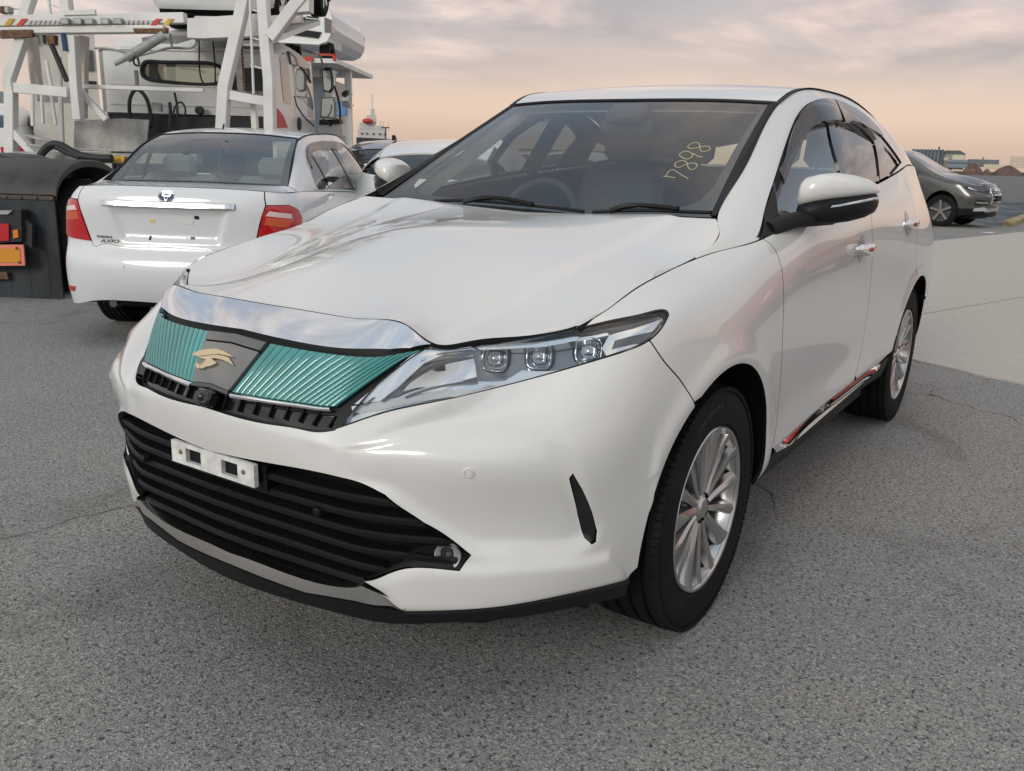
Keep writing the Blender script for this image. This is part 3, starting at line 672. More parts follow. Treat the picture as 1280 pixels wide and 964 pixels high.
# chrome bar of the bonnet edge
u_ch = belt.near((.759, .425, .925))[0]
ch_top = np.array([[u, .003] for u in np.linspace(0, u_ch, 24)]); ch_bot = crv(np.r_[[[0, bz(0, .872)]], belt.uvs([(386, 431), (442, 437), (487, 437.5)])], 24)
chrome_out = np.concatenate([ch_top, belt.uvs([(539, 431), (512, 436)]), ch_bot[::-1]])
V, F, Nn = belt.patch(chrome_out, h=.01, gap=.001, off=.003, flange=.02, relief=lambda P, o: np.where(P[:, 0] < 1e-6, .007, .007)*sstep(sdist(P, np.r_[o[o[:, 0] > .001], [[-.3, o[-1, 1]], [-.3, .003]]]), 0, .035))
mesh_obj('chrome_bar', *both_halves(V, F, Nn), mat('polished_chrome', (.90, .90, .91), .03, metal=1.), suv)
# dark recess behind the grille
gb = np.concatenate([ch_bot-[0, .006], belt.uvs([(539, 431), (470, 478), (419, 522), (418, 535)]), slot_bot[::-1]])
V, F, Nn = belt.patch(gb, h=.02, off=-.02, flange=0); mesh_obj('grille_backing', *both_halves(V, F, Nn), GLOSSB, suv)
# teal ribbed film panels: each rib its own strip
g_top = crv(belt.uvs([(338, 430), (386, 439), (442, 446), (487, 445), (527, 438)]), 60); g_bot = crv(belt.uvs([(290, 490), (330, 497), (380, 504), (419, 508)]), 60)
NR = 17
for sgn in (False, True):
    for k in range(NR):
        a, b = k/NR+.0025, (k+1)/NR-.0025
        f = lambda c, t: np.array([np.interp(t, np.linspace(0, 1, 60), c[:, i]) for i in (0, 1)])
        c0 = np.linspace(f(g_top, a), f(g_bot, a), 12); c1 = np.linspace(f(g_top, b), f(g_bot, b), 12)
        put('grille_rib', band(c0, c1, 7, .001, lambda w, s: .0024*np.minimum(1, 4*s*(1-s))**.6*np.minimum(1, 7*np.minimum(w+.06, 1.06-w))), TEAL, suv, sgn)
g_b2 = crv(belt.uvs([(289, 498), (330, 504), (380, 511), (419, 514)]), 60)
pair('grille_strip', band(np.array(g_bot[::3])+[0, .003], g_b2[::3], 4, .004, lambda w, s: .004*4*s*(1-s)), CHROME)
# grey badge panel with the winged emblem
pt, pb = belt.uvs([(336, 430), (288, 490)]); pm = pt+(pb-pt)*.17
pc0, pc1 = np.array([0, bz(0, .860)]), np.array([0, bz(0, .755)]); pcm = pc0+(pc1-pc0)*.17
V, F, Nn = belt.patch(np.array([pcm+[0, .002], pm+[0, .002], pb, pc1]), h=.012, gap=.0008, off=.008, flange=.02); mesh_obj('badge_panel', *both_halves(V, F, Nn), GREYG, suv)
V, F, Nn = belt.patch(np.array([pc0, pt, pm, pcm]), h=.012, gap=.0008, off=.009, flange=.02); mesh_obj('badge_panel_cap', *both_halves(V, F, Nn), mat('dark_grey_gloss', (.10, .10, .10), .2, coat=1.), suv)
V, F, Nn = belt.patch(np.array([pc1+[0, .001], pb+[0, .001], pb+[.001, .011], pc1+[0, .011]]), h=.012, gap=.0, off=.008, flange=.02); mesh_obj('badge_trim', *both_halves(V, F, Nn), HLDK, suv)
Z7 = lambda x, y: (160+x/3.368, 350+y/3.368)
Z4 = lambda x, y: (130+x/4.82, 320+y/4.82)
emb = [[(552, 607), (600, 586), (640, 578), (700, 576), (745, 590), (790, 615), (806, 626), (760, 617), (712, 607), (660, 612), (620, 617), (590, 622)],
       [(590, 625), (640, 618), (700, 611), (740, 618), (775, 628), (800, 668), (804, 676), (770, 655), (735, 640), (700, 633), (672, 633), (704, 660), (668, 677), (640, 683), (612, 695), (590, 678), (583, 655), (605, 672), (628, 655), (640, 640)],
       [(583, 655), (603, 694), (586, 690), (578, 676)]]
def on_belt_poly(name, polys, conv, off, th, material, parent, mirror=False):
    mb = MB()
    for p in polys:
        uv = np.array([hit(*conv(*q)) for q in p]); a, n = full(uv, off); b = a+n*th; k = len(uv)
        tri = delaunay_2d_cdt([Vector(q) for q in uv], [(i, (i+1) % k) for i in range(k)], [], 1, 1e-9)
        if len(tri[0]) != k: continue
        mp = [o[0] for o in tri[3]]
        mb.add(np.r_[a, b], [tuple(mp[i]+k for i in f) for f in tri[2]]+[(i, (i+1) % k, k+(i+1) % k, k+i) for i in range(k)])
    return mb.build(name, material, parent)
on_belt_poly('emblem', emb, Z4, .009, .005, GOLD, suv)
# slot under the grille: fins and camera
sl = np.linspace(0, belt.uv(418, 525)[0]-.01, 9)[1:]
for u in list(sl)+[-q for q in sl]:
    t = np.array([[u, np.interp(abs(u), [0, sl[-1]], [bz(0, .750), belt.uv(416, 518)[1]])], [u, np.interp(abs(u), [0, sl[-1]], [bz(0, .71), belt.uv(416, 533)[1]])]])
    P0, N0 = full(t, -.010); P1 = P0-N0*.010; d = np.array([0, .002, 0]); mb = MB(); mb.add(np.concatenate([P0-d, P0+d, P1-d, P1+d]), [(0, 1, 3, 2), (0, 4, 5, 1), (2, 3, 7, 6), (0, 2, 6, 4), (1, 5, 7, 3)]); mb.build('slot_fin', BLACKP, suv)
p, n = full(hit(262, 499)); p, n = p[0], n[0]; cq = Vector(n).to_track_quat('Z', 'Y').to_matrix().to_4x4()
mb = MB(); mb.cbox((0, 0, .0), (.050, .040, .05), .006); mb.lathe([(.0, .034), (.006, .033), (.011, .028), (.014, .02), (.014, 0)], 16, 'z'); mb.xf(Matrix.Translation(Vector(p)) @ cq).build('front_camera', GLOSSB, suv)
# lower intake: backing mesh, slats
bo = int_hole.copy(); bo[bo[:, 0] < .001, 0] = 0
V, F, Nn = belt.patch(bo, h=.025, off=-.06, flange=0); mesh_obj('intake_backing', *both_halves(V, F, Nn), BLACKP, suv)
rimo = bo.copy(); V, F, Nn = belt.patch(rimo, holes=[], h=.03, off=0)
rv = []
for a, b in zip(bo, np.roll(bo, -1, axis=0)):
    if a[0] < .001 and b[0] < .001: continue
    for q in lin([a, b], .02)[:-1]: rv.append(q)
rv = np.array(rv+[bo[-1]]); A, Nq = full(rv, -.004); C_ = A-Nq*.06; k = len(rv)
rw = (np.r_[A, C_], [(i, i+1, k+i+1, k+i) for i in range(k-1)])
pair('intake_wall', rw, BLACKP)
for i, z0 in enumerate((.565, .522, .480, .437, .394, .352)):
    us = np.linspace(0, .95, 220); vs = np.array([bz(u, z0-.012*min(1, u/.5)) for u in us]); uvp = np.stack([us, vs], 1); ins = inside(uvp, bo+[[0, 0]]); ins[0] = True
    last = np.where(ins)[0].max(); us = us[:last+1][::4]; vs = vs[:last+1][::4]
    uvp = np.stack([np.r_[-us[::-1], us[1:]], np.r_[vs[::-1], vs[1:]]], 1); P, Nq = full(uvp, 0.)
    prof = [(-.014, .008), (-.009, .004), (-.011, -.006), (-.045, -.012), (-.045, .006)]
    Vv = np.concatenate([P+Nq*o+np.array([0, 0, dz]) for o, dz in prof]); k = len(P); pr = len(prof)
    Ff = [(a*k+j, a*k+j+1, ((a+1) % pr)*k+j+1, ((a+1) % pr)*k+j) for a in range(pr) for j in range(k-1)]
    put('intake_slat', (Vv, Ff), BLACKP, suv, sharp=30)
# flat black carrier bands on the upper slats, tow covers
for (a, b, c, d) in (((322, 588), (395, 600), (480, 634), (322, 606)), ((322, 608), (400, 625), (520, 664), (322, 622))):
    pair('intake_infill', (lambda VFN: (VFN[0], VFN[1]))(belt.patch(np.array([[0., hit(*a)[1]-.004], hit(*b), hit(*c), [0., hit(*d)[1]]]), h=.03, off=-.02, flange=.008)), BLACKP) if False else None
cb = np.array([hit(214, 560), hit(300, 596), hit(392, 604), hit(392, 625), hit(300, 612), hit(214, 580)])
V, F, Nn = belt.patch(np.array([[0, bz(0, .60)], hit(330, 586), hit(332, 618), [0, bz(0, .528)]]), h=.02, off=-.006, flange=.03); mesh_obj('plate_carrier', *both_halves(V, F, Nn), BLACKP, suv)
# white plate bracket with two square openings
xb = .985; q = [at(*p, 'x', xb) for p in ((213, 547), (316, 584), (319.5, 612), (216, 575))]
y0, y1 = np.mean([q[0][1], q[3][1]]), np.mean([q[1][1], q[2][1]]); z1, z0 = np.mean([q[0][2], q[1][2]]), np.mean([q[2][2], q[3][2]])
yc, zc, hw, hh = (y0+y1)/2, (z0+z1)/2, (y1-y0)/2, (z1-z0)/2
print('bracket', y0, y1, z0, z1)
hw, yc = hw, yc
mb = MB()
xs = [yc-hw, yc-hw*.64, yc-hw*.26, yc+hw*.24, yc+hw*.62, yc+hw]; zs = [zc-hh, zc-hh*.66, zc+hh*.62, zc+hh]
for i in range(5):
    for j in range(3):
        if j == 1 and i in (1, 3): continue
        mb.box((xb-.012, xs[i], zs[j]), (xb, xs[i+1], zs[j+1]))
me = mb.build('plate_bracket', mat('grubby_white_plastic', (.72, .71, .68), .45, noise=(22, .22, 4)), suv)
bm = bmesh.new(); bm.from_mesh(me.data); bmesh.ops.remove_doubles(bm, verts=bm.verts, dist=1e-5)
dele = [f for f in bm.faces if sum(1 for g in bm.faces if g is not f and {v.index for v in g.verts} == {v.index for v in f.verts})]; bmesh.ops.delete(bm, geom=dele, context='FACES'); bmesh.ops.recalc_face_normals(bm, faces=bm.faces); bm.to_mesh(me.data); bm.free()
MB().box((xb-.03, yc-hw*.94, zc-hh*.9), (xb-.0125, yc+hw*.94, zc+hh*.9)).build('bracket_backing', BLACKP, suv)
for s_ in (-1, 1):
    MB().lathe([(.0, .004), (.005, .003), (.0065, 0)], 10, 'x', (xb, yc+s_*hw*.76, zc+hh*.12)).build('bracket_screw', mat('rusty_steel', (.30, .22, .16), .5, metal=.7), suv)
# parking sensors
for px_ in ((586, 591),):
    p, n = full(hit(*px_)); p, n = p[0], n[0]
    for sg in (1, -1):
        mm = np.array([1, sg, 1]); T = Matrix.Translation(Vector(p*mm)) @ Vector(n*mm).to_track_quat('Z', 'Y').to_matrix().to_4x4()
        o = MB().lathe([(.0, .0035), (.0068, .0035), (.0075, .001), (.0085, .001), (.0095, .0032), (.012, .0022), (.013, -.002)], 24, 'z').xf(T).build('parking_sensor', PEARL, suv)
for (a, b) in ((395, 641), (178, 574)):
    k = hit(a, b); p, n = full(k); T = Matrix.Translation(Vector(p[0]-n[0]*.004)) @ Vector(n[0]).to_track_quat('Z', 'Y').to_matrix().to_4x4()
    MB().lathe([(.0, .006), (.008, .006), (.011, .003), (.012, -.01)], 20, 'z').xf(T).build('intake_sensor', BLACKP, suv)
# slit vent
sv = belt.patch(slit, h=.008, off=-.008, flange=0); side_pair('slit_vent', sv, GLOSSB)
# fog lamp housing and lamp
fh = belt.uvs([(455, 724), (500, 705), (516, 690), (540, 684), (566, 683), (588, 695), (574, 713), (531, 712), (510, 709)])
side_pair('fog_housing', belt.patch(fh, h=.008, off=-.006, flange=.03, relief=lambda P, o: -.02*sstep(sdist(P, o), .002, .014)), BLACKP)
p, n = full(hit(557, 698)); p, n = p[0], n[0]; n = n*.6+np.array([.4, 0, 0]); n /= np.linalg.norm(n)
for sg in (1, -1):
    mm = np.array([1, sg, 1]); T = Matrix.Translation(Vector((p-n*.018)*mm)) @ Vector(n*mm).to_track_quat('Z', 'Y').to_matrix().to_4x4() @ Matrix.Diagonal((1, 1, 1, 1))
    fl = MB().lathe([(.0, -.012), (.012, -.010), (.022, -.003), (.027, .006), (.030, .008), (.031, .0)], 28, 'z').xf(T).build('fog_lamp', mat('fog_silver', (.72, .74, .76), .15, metal=.4, coat=1.), suv)
    MB().lathe([(.0, .010), (.014, .0085), (.027, .005)], 28, 'z').xf(T).build('fog_lens', LENS, fl)
    MB().cbox((0, 0, -.004), (.012, .012, .016), .003).xf(T).build('fog_bulb', HLDK, fl)
# ---- headlamps
hlo = np.concatenate([hl_bot, hl_top[1:], hl_in[1:-1]])
def hl_patch(name, pts, off, material, parent, relief=None, flange=.01, h=.012):
    V, F, Nn = belt.patch(belt.uvs(pts) if not isinstance(pts, np.ndarray) else pts, h=h, off=off, flange=flange, relief=relief); return V, F, Nn
rimw = offset_poly(clean(lin(np.r_[hlo, hlo[:1]], .012)[:-1]), .006)
lampV = belt.patch(hlo, h=.014, off=-.05, flange=0)
LSIL = mat('lamp_silver', (.86, .88, .90), .10, metal=.75, coat=1.)
LDK = mat('lamp_dark', (.24, .25, .27), .16, metal=.6, coat=1.)
housing = side_pair('headlamp', lampV, LDK)
def lamp_part(name, VFN, material):
    for i, o in enumerate(housing): mesh_obj(name, *VFN, material, o, mirror=bool(i))
# side wall of the bowl
A, Nq = full(clean(lin(np.r_[hlo, hlo[:1]], .012)), -.003); C_ = A-Nq*.05; k = len(A)
for i, o in enumerate(housing):
    put('lamp_wall', (np.r_[A, C_], [(j, j+1, k+j+1, k+j) for j in range(k-1)]), LSIL, o, bool(i))
lamp_part('lamp_rim', belt.patch(hlo, holes=[rimw], h=.012, gap=.0012, off=-.001, flange=.02), GLOSSB)
lamp_part('lamp_lens', belt.patch(offset_poly(clean(lin(np.r_[hlo, hlo[:1]], .012)[:-1]), .0055), h=.014, off=-.003, flange=0), LENS)
ZH = lambda x, y: (400+x/2.7826, 360+y/2.7826)
zh = lambda *p: belt.uvs([ZH(*q) for q in p])
lamp_part('light_guide', belt.patch(zh((105, 408), (200, 395), (450, 350), (700, 310), (900, 275), (960, 262), (960, 285), (900, 292), (700, 326), (450, 370), (200, 424), (110, 432)), h=.012, off=-.012, flange=.02, relief=lambda P, o: .004*sstep(sdist(P, o), 0, .006)), mat('frosted_guide', (.55, .57, .58), .25, coat=1.))
lamp_part('inner_blade', belt.patch(zh((115, 400), (230, 310), (330, 225), (400, 205), (530, 203), (545, 215), (440, 228), (370, 262), (270, 350), (210, 392)), h=.012, off=-.014, flange=.03, relief=lambda P, o: .010*sstep(sdist(P, o), 0, .012)), LSIL)
lamp_part('inner_reflector', belt.patch(zh((300, 360), (360, 300), (440, 262), (540, 232), (545, 300), (440, 335)), h=.01, off=-.03, flange=.02, relief=lambda P, o: .003*np.sin(P[:, 0]*200)), LSIL)
lamp_part('lamp_shelf', belt.patch(zh((80, 450), (250, 390), (470, 318), (560, 312), (640, 302), (700, 272), (800, 268), (860, 262), (960, 258), (1090, 218), (1140, 215), (1000, 268), (720, 318), (440, 372), (200, 430), (80, 470)), h=.01, off=-.022, flange=.02, relief=lambda P, o: .008*sstep(sdist(P, o), 0, .010)), LSIL)
lamp_part('outer_reflector', belt.patch(zh((1010, 150), (1100, 125), (1195, 95), (1195, 112), (1130, 200), (1100, 212), (1010, 240), (985, 200)), h=.01, off=-.018, flange=.03, relief=lambda P, o: .007*sstep(sdist(P, o), 0, .012)), LSIL)
lamp_part('outer_bar', belt.patch(zh((1030, 178), (1165, 148), (1150, 185), (1020, 208)), h=.01, off=-.008, flange=.01), HLDK)
lamp_part('brow', belt.patch(zh((545, 200), (700, 182), (880, 155), (1000, 140), (1010, 150), (880, 172), (700, 200), (560, 214)), h=.01, off=-.016, flange=.03), LSIL)
for q0, q1 in ((((150, 405), (260, 318), (365, 240), (430, 222), (535, 213)), ((158, 408), (268, 322), (372, 247), (434, 228), (537, 219))), (((215, 395), (330, 312), (430, 262), (540, 236)), ((224, 397), (338, 317), (434, 269), (541, 244))), (((300, 378), (420, 340), (545, 312)), ((302, 384), (422, 346), (547, 319)))):
    a_, b_ = crv(zh(*q0), 16), crv(zh(*q1), 16)
    for i, o in enumerate(housing): put('lamp_rib', band(a_, b_, 3, -.006, None, .012), HLDK, o, bool(i))
lamp_part('side_marker', belt.patch(zh((415, 272), (445, 268), (447, 290), (418, 294)), h=.006, off=-.016, flange=.01), GLOSSB)
fwd = np.array([.90, .40, .05]); fwd /= np.linalg.norm(fwd)
for (cx_, cy_, r_) in ((605, 236, .026), (762, 218, .026), (935, 193, .028)):
    p, n = full(zh((cx_, cy_))[0]); p = p[0]-n[0]*.042; nn = n[0]*.5+fwd*.5; nn /= np.linalg.norm(nn)
    for i, o in enumerate(housing):
        mm = np.array([1, -1 if i else 1, 1]); T = Matrix.Translation(Vector(p*mm)) @ Vector(nn*mm).to_track_quat('Z', 'Y').to_matrix().to_4x4()
        def squircle(prof, n=40, e=3.4):
            mb = MB(); vs = []
            for k_ in range(n):
                a = 2*math.pi*k_/n; c, s = math.cos(a), math.sin(a); f = (abs(c)**e+abs(s)**e)**(-1/e)
                vs += [(r*c*f, r*s*f, z) for r, z in prof]
            Pn = len(prof); mb.add(vs, [(k_*Pn+i_, k_*Pn+i_+1, ((k_+1) % n)*Pn+i_+1, ((k_+1) % n)*Pn+i_) for k_ in range(n) for i_ in range(Pn-1)], True); return mb
        squircle([(r_*1.16, -.02), (r_*1.16, .014), (r_*1.10, .022), (r_*.98, .016), (r_*.92, .0)]).xf(T).build('projector_bezel', HLCH, o)
        squircle([(.0001, .016), (r_*.30, .0145), (r_*.58, .009), (r_*.72, .002), (r_*.74, -.008), (r_*.95, -.012)], e=2.6).xf(T).build('projector', PROJ, o)
        squircle([(r_*1.16, .002), (r_*1.40, -.006), (r_*1.42, -.02)]).xf(T).build('projector_surround', GLOSSB if cx_ != 762 else HLDK, o)
# ---- greenhouse side
bt = lambda p: belt.at(belt.near(p)*[1, 0])[0]
gT = [(-.05, .753, 1.042), (-.12, .766, 1.062), (-.22, .758, 1.096), (-.315, .710, 1.134), (-.62, .660, 1.262), (-.88, .620, 1.392), (-1.125, .594, 1.512), (-1.28, .604, 1.568), (-1.65, .602, 1.600), (-2.1, .592, 1.600), (-2.6, .572, 1.565), (-3.1, .545, 1.50), (-3.38, .525, 1.435)]
gB = [(-.05, .76, 1.038), (-.12, .778, 1.051), (-.24, .812, 1.066), (-.36, .837, 1.082), (-.60, .85, 1.115), (-.9, .852, 1.149), (-1.2, .852, 1.18), (-1.42, .85, 1.197), (-1.8, .835, 1.232), (-2.2, .81, 1.265), (-2.65, .77, 1.302), (-3.05, .725, 1.317), (-3.33, .69, 1.30)]
gc = []
for t, b in zip(gT, gB):
    t = np.array(t); b = bt(b); L_ = np.linalg.norm(t-b); d = (t-b)/max(L_, 1e-6); nrm_ = np.cross([1, 0, 0], d); nrm_ = nrm_/max(1e-6, np.linalg.norm(nrm_)); nrm_ = nrm_ if nrm_[1] > 0 else -nrm_
    gc.append([t]+[t+(b-t)*f+nrm_*L_*.085*4*f*(1-f) for f in (.3, .6, .82)]+[b])
gh = Surf(loft(gc, 300, 60, smooth=4), flip=True); GV = gh.V[-1]; GU = gh.U[-1]
G_ = lambda *p: gh.uvs(p)
dlo_top = crv(G_((945, 297), (957, 258), (971, 214), (985, 172), (999, 141), (1013, 128.5), (1038, 126.5), (1060, 135), (1088, 154.5), (1111, 180), (1127, 203)), 60)
dq = G_((1127, 203), (1121, 227))
bot = np.array([[u, GV-.004] for u in np.linspace(dq[-1, 0]-.02, dlo_top[0, 0]+.03, 40)])
dlo = np.concatenate([dlo_top, dq[1:], bot])
dlo[:, 1] = np.minimum(dlo[:, 1], GV-.004)
wa = np.array([[u, .003] for u in np.linspace(0.004, GU-.003, 120)]); wb = np.array([[u, GV-.002] for u in np.linspace(GU-.003, .004, 120)])
side_pair('side_frame', gh.patch(np.concatenate([wa, wb]), holes=[dlo], h=.016, gap=.001, flange=.02), PEARL)
# window panes and black frames
fw = np.concatenate([crv(G_((980, 232), (988, 196), (1001, 165), (1016, 146), (1032, 140)), 20), crv(G_((1034, 140), (1042, 180), (1052, 215)), 8), [[G_((1052, 215))[0][0]+.05, GV-.02]], [[u, GV-.02] for u in np.linspace(G_((1052, 215))[0][0]+.02, G_((972, 262))[0][0]+.02, 10)], G_((973, 262), (974, 250))])
rw_ = np.concatenate([crv(G_((1049, 141), (1066, 150), (1085, 166), (1095, 178)), 12), G_((1100, 205), (1105, 232)), [[G_((1105, 232))[0][0]-.01, GV-.02]], [[G_((1062, 225))[0][0]+.03, GV-.02]], G_((1059, 218), (1053, 178))])
qw = np.concatenate([G_((1106, 182), (1114, 190), (1125, 206), (1120, 223), (1118, 226))])
side_pair('window_frame', gh.patch(dlo, holes=[fw, rw_, qw], h=.016, gap=.0015, off=-.006, flange=.02), GLOSSB)
side_pair('front_window', gh.patch(offset_poly(clean(fw), -.006), h=.03, off=-.012, flange=0), GLASS_S)
side_pair('rear_window', gh.patch(offset_poly(clean(rw_), -.006), h=.03, off=-.012, flange=0), GLASS_D)
side_pair('quarter_window', gh.patch(offset_poly(clean(qw), -.004), h=.03, off=-.012, flange=0), GLASS_D)
# smoked rain visors
vf = np.concatenate([crv(G_((973, 214), (986, 173), (1000, 142), (1014, 130), (1039, 128)), 24), G_((1048, 153)), crv(G_((1047, 153.5), (1032, 154), (1016, 159), (1002, 177), (988, 203), (977, 233)), 24)])
side_pair('rain_visor', gh.patch(vf, h=.015, off=.018, flange=.014, relief=lambda P, o: .006*sstep(sdist(P, o), 0, .03)), SMOKE)
vr = np.concatenate([crv(G_((1040, 128), (1060, 136), (1087, 155), (1100, 171)), 14), crv(G_((1099, 173), (1085, 164), (1070, 156), (1052, 155)), 12)])
side_pair('rain_visor', gh.patch(vr, h=.015, off=.018, flange=.014, relief=lambda P, o: .006*sstep(sdist(P, o), 0, .03)), SMOKE)
# ---- windscreen
wc = [[(-.325, 0, 1.085), (-.58, 0, 1.262), (-.83, 0, 1.410), (-1.08, 0, 1.525)],
      [(-.335, .2, 1.088), (-.585, .19, 1.264), (-.835, .18, 1.410), (-1.083, .17, 1.525)],
      [(-.345, .46, 1.10), (-.60, .44, 1.267), (-.85, .415, 1.408), (-1.10, .395, 1.522)],
      [(-.355, .690, 1.126), (-.622, .648, 1.264), (-.88, .611, 1.394), (-1.125, .584, 1.513)]]
ws = Surf(loft(wc, 90, 90, ghost0=True, smooth=1)); ws.sym = 0; WU, WV = ws.U[-1], ws.V[-1]
w_out = np.array([[0, 0], [WU, 0], [WU, WV], [0, WV]])
V, F, Nn = ws.patch(w_out, h=.03, flange=0); mesh_obj('windscreen', *both_halves(V, F, Nn), GLASS_W, suv)
hi_ = np.array([[.0005, .085], [WU*.75, .088], [WU-.115, .10], [WU-.075, .135], [WU-.055, .22], [WU-.042, WV-.06], [WU-.06, WV-.026], [.0005, WV-.018]])
V, F, Nn = ws.patch(np.array([[0, 0.003], [WU-.002, .003], [WU-.002, WV-.003], [0, WV-.003]]), holes=[hi_], h=.03, off=-.005, flange=0); V[np.abs(V[:, 1]) < .001, 1] = 0
mesh_obj('screen_border', *both_halves(V, F, Nn), FRIT, suv)
# moulding down the screen edge and roof joint
edge = ws.at(np.stack([np.full(40, WU), np.linspace(0.02, WV, 40)], 1)); en = ws.nrm(np.stack([np.full(40, WU-.001), np.linspace(0.02, WV, 40)], 1)); ge = gh.at(np.stack([[gh.near(p)[0] for p in edge], np.full(40, .004)], 1))
Vv = np.concatenate([edge-[0, .022, 0]+en*.003, edge+en*.007, ge+en*.004, ge-en*.012]); k = 40
pair('screen_moulding', (Vv, [(a*k+j, (a+1)*k+j, (a+1)*k+j+1, a*k+j+1) for a in range(3) for j in range(k-1)]), BLACKP)
tp = ws.at(np.stack([np.linspace(0, WU, 40), np.full(40, WV)], 1)); tp = np.r_[tp[::-1]*[1, -1, 1], tp[1:]]
MB().tube(tp+[-.004, 0, .002], .007, 6).build('screen_top_seal', BLACKP, suv)
# handwritten yellow lot number on the glass
ZT = lambda x, y: (815+x/12.8, 165+y/12.8)
strokes = [[(185, 712), (230, 716), (290, 724), (375, 735)], [(230, 712), (250, 660), (300, 612), (350, 612), (420, 655), (500, 705), (585, 750)],
 [(565, 520), (540, 475), (480, 465), (410, 480), (368, 520), (380, 560), (430, 570), (500, 545), (565, 518), (630, 503), (700, 508), (718, 540), (690, 585), (630, 605), (590, 585), (565, 520)],
 [(650, 355), (600, 325), (540, 312), (480, 330), (440, 370), (480, 410), (550, 438), (620, 420), (650, 375), (655, 350), (720, 385), (810, 405)],
 [(765, 250), (740, 180), (690, 172), (620, 195), (575, 240), (600, 265), (680, 265), (765, 245), (840, 233), (910, 240), (932, 275), (880, 308), (820, 318), (780, 300), (765, 250)]]
YEL = mat('yellow_marker', (.58, .53, .33), .6)
def wpix(x, y):
    d = ray_dir(*ZT(x, y)); d /= np.linalg.norm(d); r = ws.tree().ray_cast(Vector(CAM_POS), Vector(d)); return np.array(r[0])+np.array(r[1])*.0005*(1 if r[1].x > 0 else -1)
for i, st_ in enumerate(strokes):
    pts = crv([wpix(*p) for p in st_], max(12, len(st_)*4)); MB().tube(pts, .0014, 5).build('marker_stroke', YEL, suv)
# ---- roof
rd_ = [(*p, 60) for p in crv([g for g in gT[6:]], 40)]+[(*p, 60) for p in ws.at(np.stack([np.linspace(0, WU, 20), np.full(20, WV)], 1))]+[(-1.2, 0, 1.566, 6), (-1.35, 0, 1.598, 6), (-1.6, 0, 1.628, 6), (-2., 0, 1.648, 6), (-2.6, 0, 1.62, 6), (-3.1, 0, 1.555, 6), (-3.38, 0, 1.49, 20), (-3.38, .3, 1.475, 20)]
roof = Surf(thin_plate(rd_, (-3.5, -.7), (-1., .7), (32, 24), w=.02, ysym=True)); roof.sym = 1
Rr = lambda P: np.stack([np.interp(P[:, 0], roof.G[:, 0, 0], roof.U), np.interp(P[:, 1], roof.G[0, :, 1], roof.V)], 1)
tpe = ws.at(np.stack([np.linspace(0, WU-.004, 24), np.full(24, WV)], 1))-[.006, 0, 0]; de = crv(gT[6:], 60)-[0, .012, 0]
ro = np.concatenate([Rr(tpe), Rr(de[1:]), Rr(np.array([(-3.38, .3, 0), (-3.38, 0, 0)]))])
V, F, Nn = roof.patch(ro, h=.03, gap=.001, flange=.02); mesh_obj('roof', *both_halves(V, F, Nn), PEARL, suv)
V, F, Nn = roof.patch(ro, h=.06, off=-.045, flange=0); mesh_obj('headliner', *both_halves(V, F, Nn), LINER, suv)
dd = crv(gT[6:], 60); pair('roof_seam', (np.concatenate([dd-[0, .018, .002], dd+[0, -.001, .003], dd+[0, .008, .001]]), [(a*60+j, (a+1)*60+j, (a+1)*60+j+1, a*60+j+1) for a in range(2) for j in range(59)]), BLACKP)
# rear glass and shark fin
rg0 = [(-3.40, 0, 1.475), (-3.40, .3, 1.46), (-3.39, .51, 1.425)]; rg1 = [tuple(p+[0, 0, .004]) for p in (bt((-3.54, 0, 1.25)), bt((-3.52, .3, 1.255)), bt((-3.42, .62, 1.28)))]
rgs = Surf(loft([[rg0[i], tuple((np.array(rg0[i])+rg1[i])/2+[-.02, 0, .01]), rg1[i]] for i in range(3)], 30, 20, ghost0=True), flip=True); rgs.sym = 0
V, F, Nn = rgs.patch(np.array([[0, 0], [rgs.U[-1], 0], [rgs.U[-1], rgs.V[-1]], [0, rgs.V[-1]]]), h=.05, flange=0); V[np.abs(V[:, 1]) < 1e-3, 1] = 0; mesh_obj('rear_glass', *both_halves(V, F, Nn), GLASS_S, suv)
# ---- cowl and wipers
hr = crv([(-.315, .70, 1.122), (-.348, .5, 1.116), (-.372, .25, 1.101), (-.366, 0, 1.095)], 20); wb_ = ws.at(np.stack([np.linspace(WU, 0, 20), np.full(20, .06)], 1))
Vv = np.concatenate([hr+[.05, 0, -.05], hr-[.004, 0, .012], wb_-[0, 0, .004]]); Vv = np.concatenate([Vv, Vv*[1, -1, 1]]); k = 20
MB().add(Vv, [(s*3*k+a*k+j, s*3*k+(a+1)*k+j, s*3*k+(a+1)*k+j+1, s*3*k+a*k+j+1) for s in (0, 1) for a in (0, 1) for j in range(k-1)], True).build('cowl', BLACKP, suv)
def wp(px, py, off): return ws.point(px, py, off)
for blade, arm in (([(545, 254.5), (585, 254), (640, 258), (700, 264), (731, 268)], [(582, 259), (608, 254), (640, 256), (668, 262)]), ([(742, 268.5), (780, 267), (820, 267), (860, 269), (890, 270)], [(765, 271), (785, 265), (815, 265), (850, 269)])):
    w = empty('tmp'); bpy.data.objects.remove(w)
    o = MB().tube([wp(*p, .012) for p in crv(blade, 16)], .006, 6).build('wiper_blade', BLACKP, suv)
    MB().tube([wp(*p, .024) for p in crv(arm, 10)], [.010]*4+[.008]*6, 6).build('wiper_arm', BLACKP, suv)
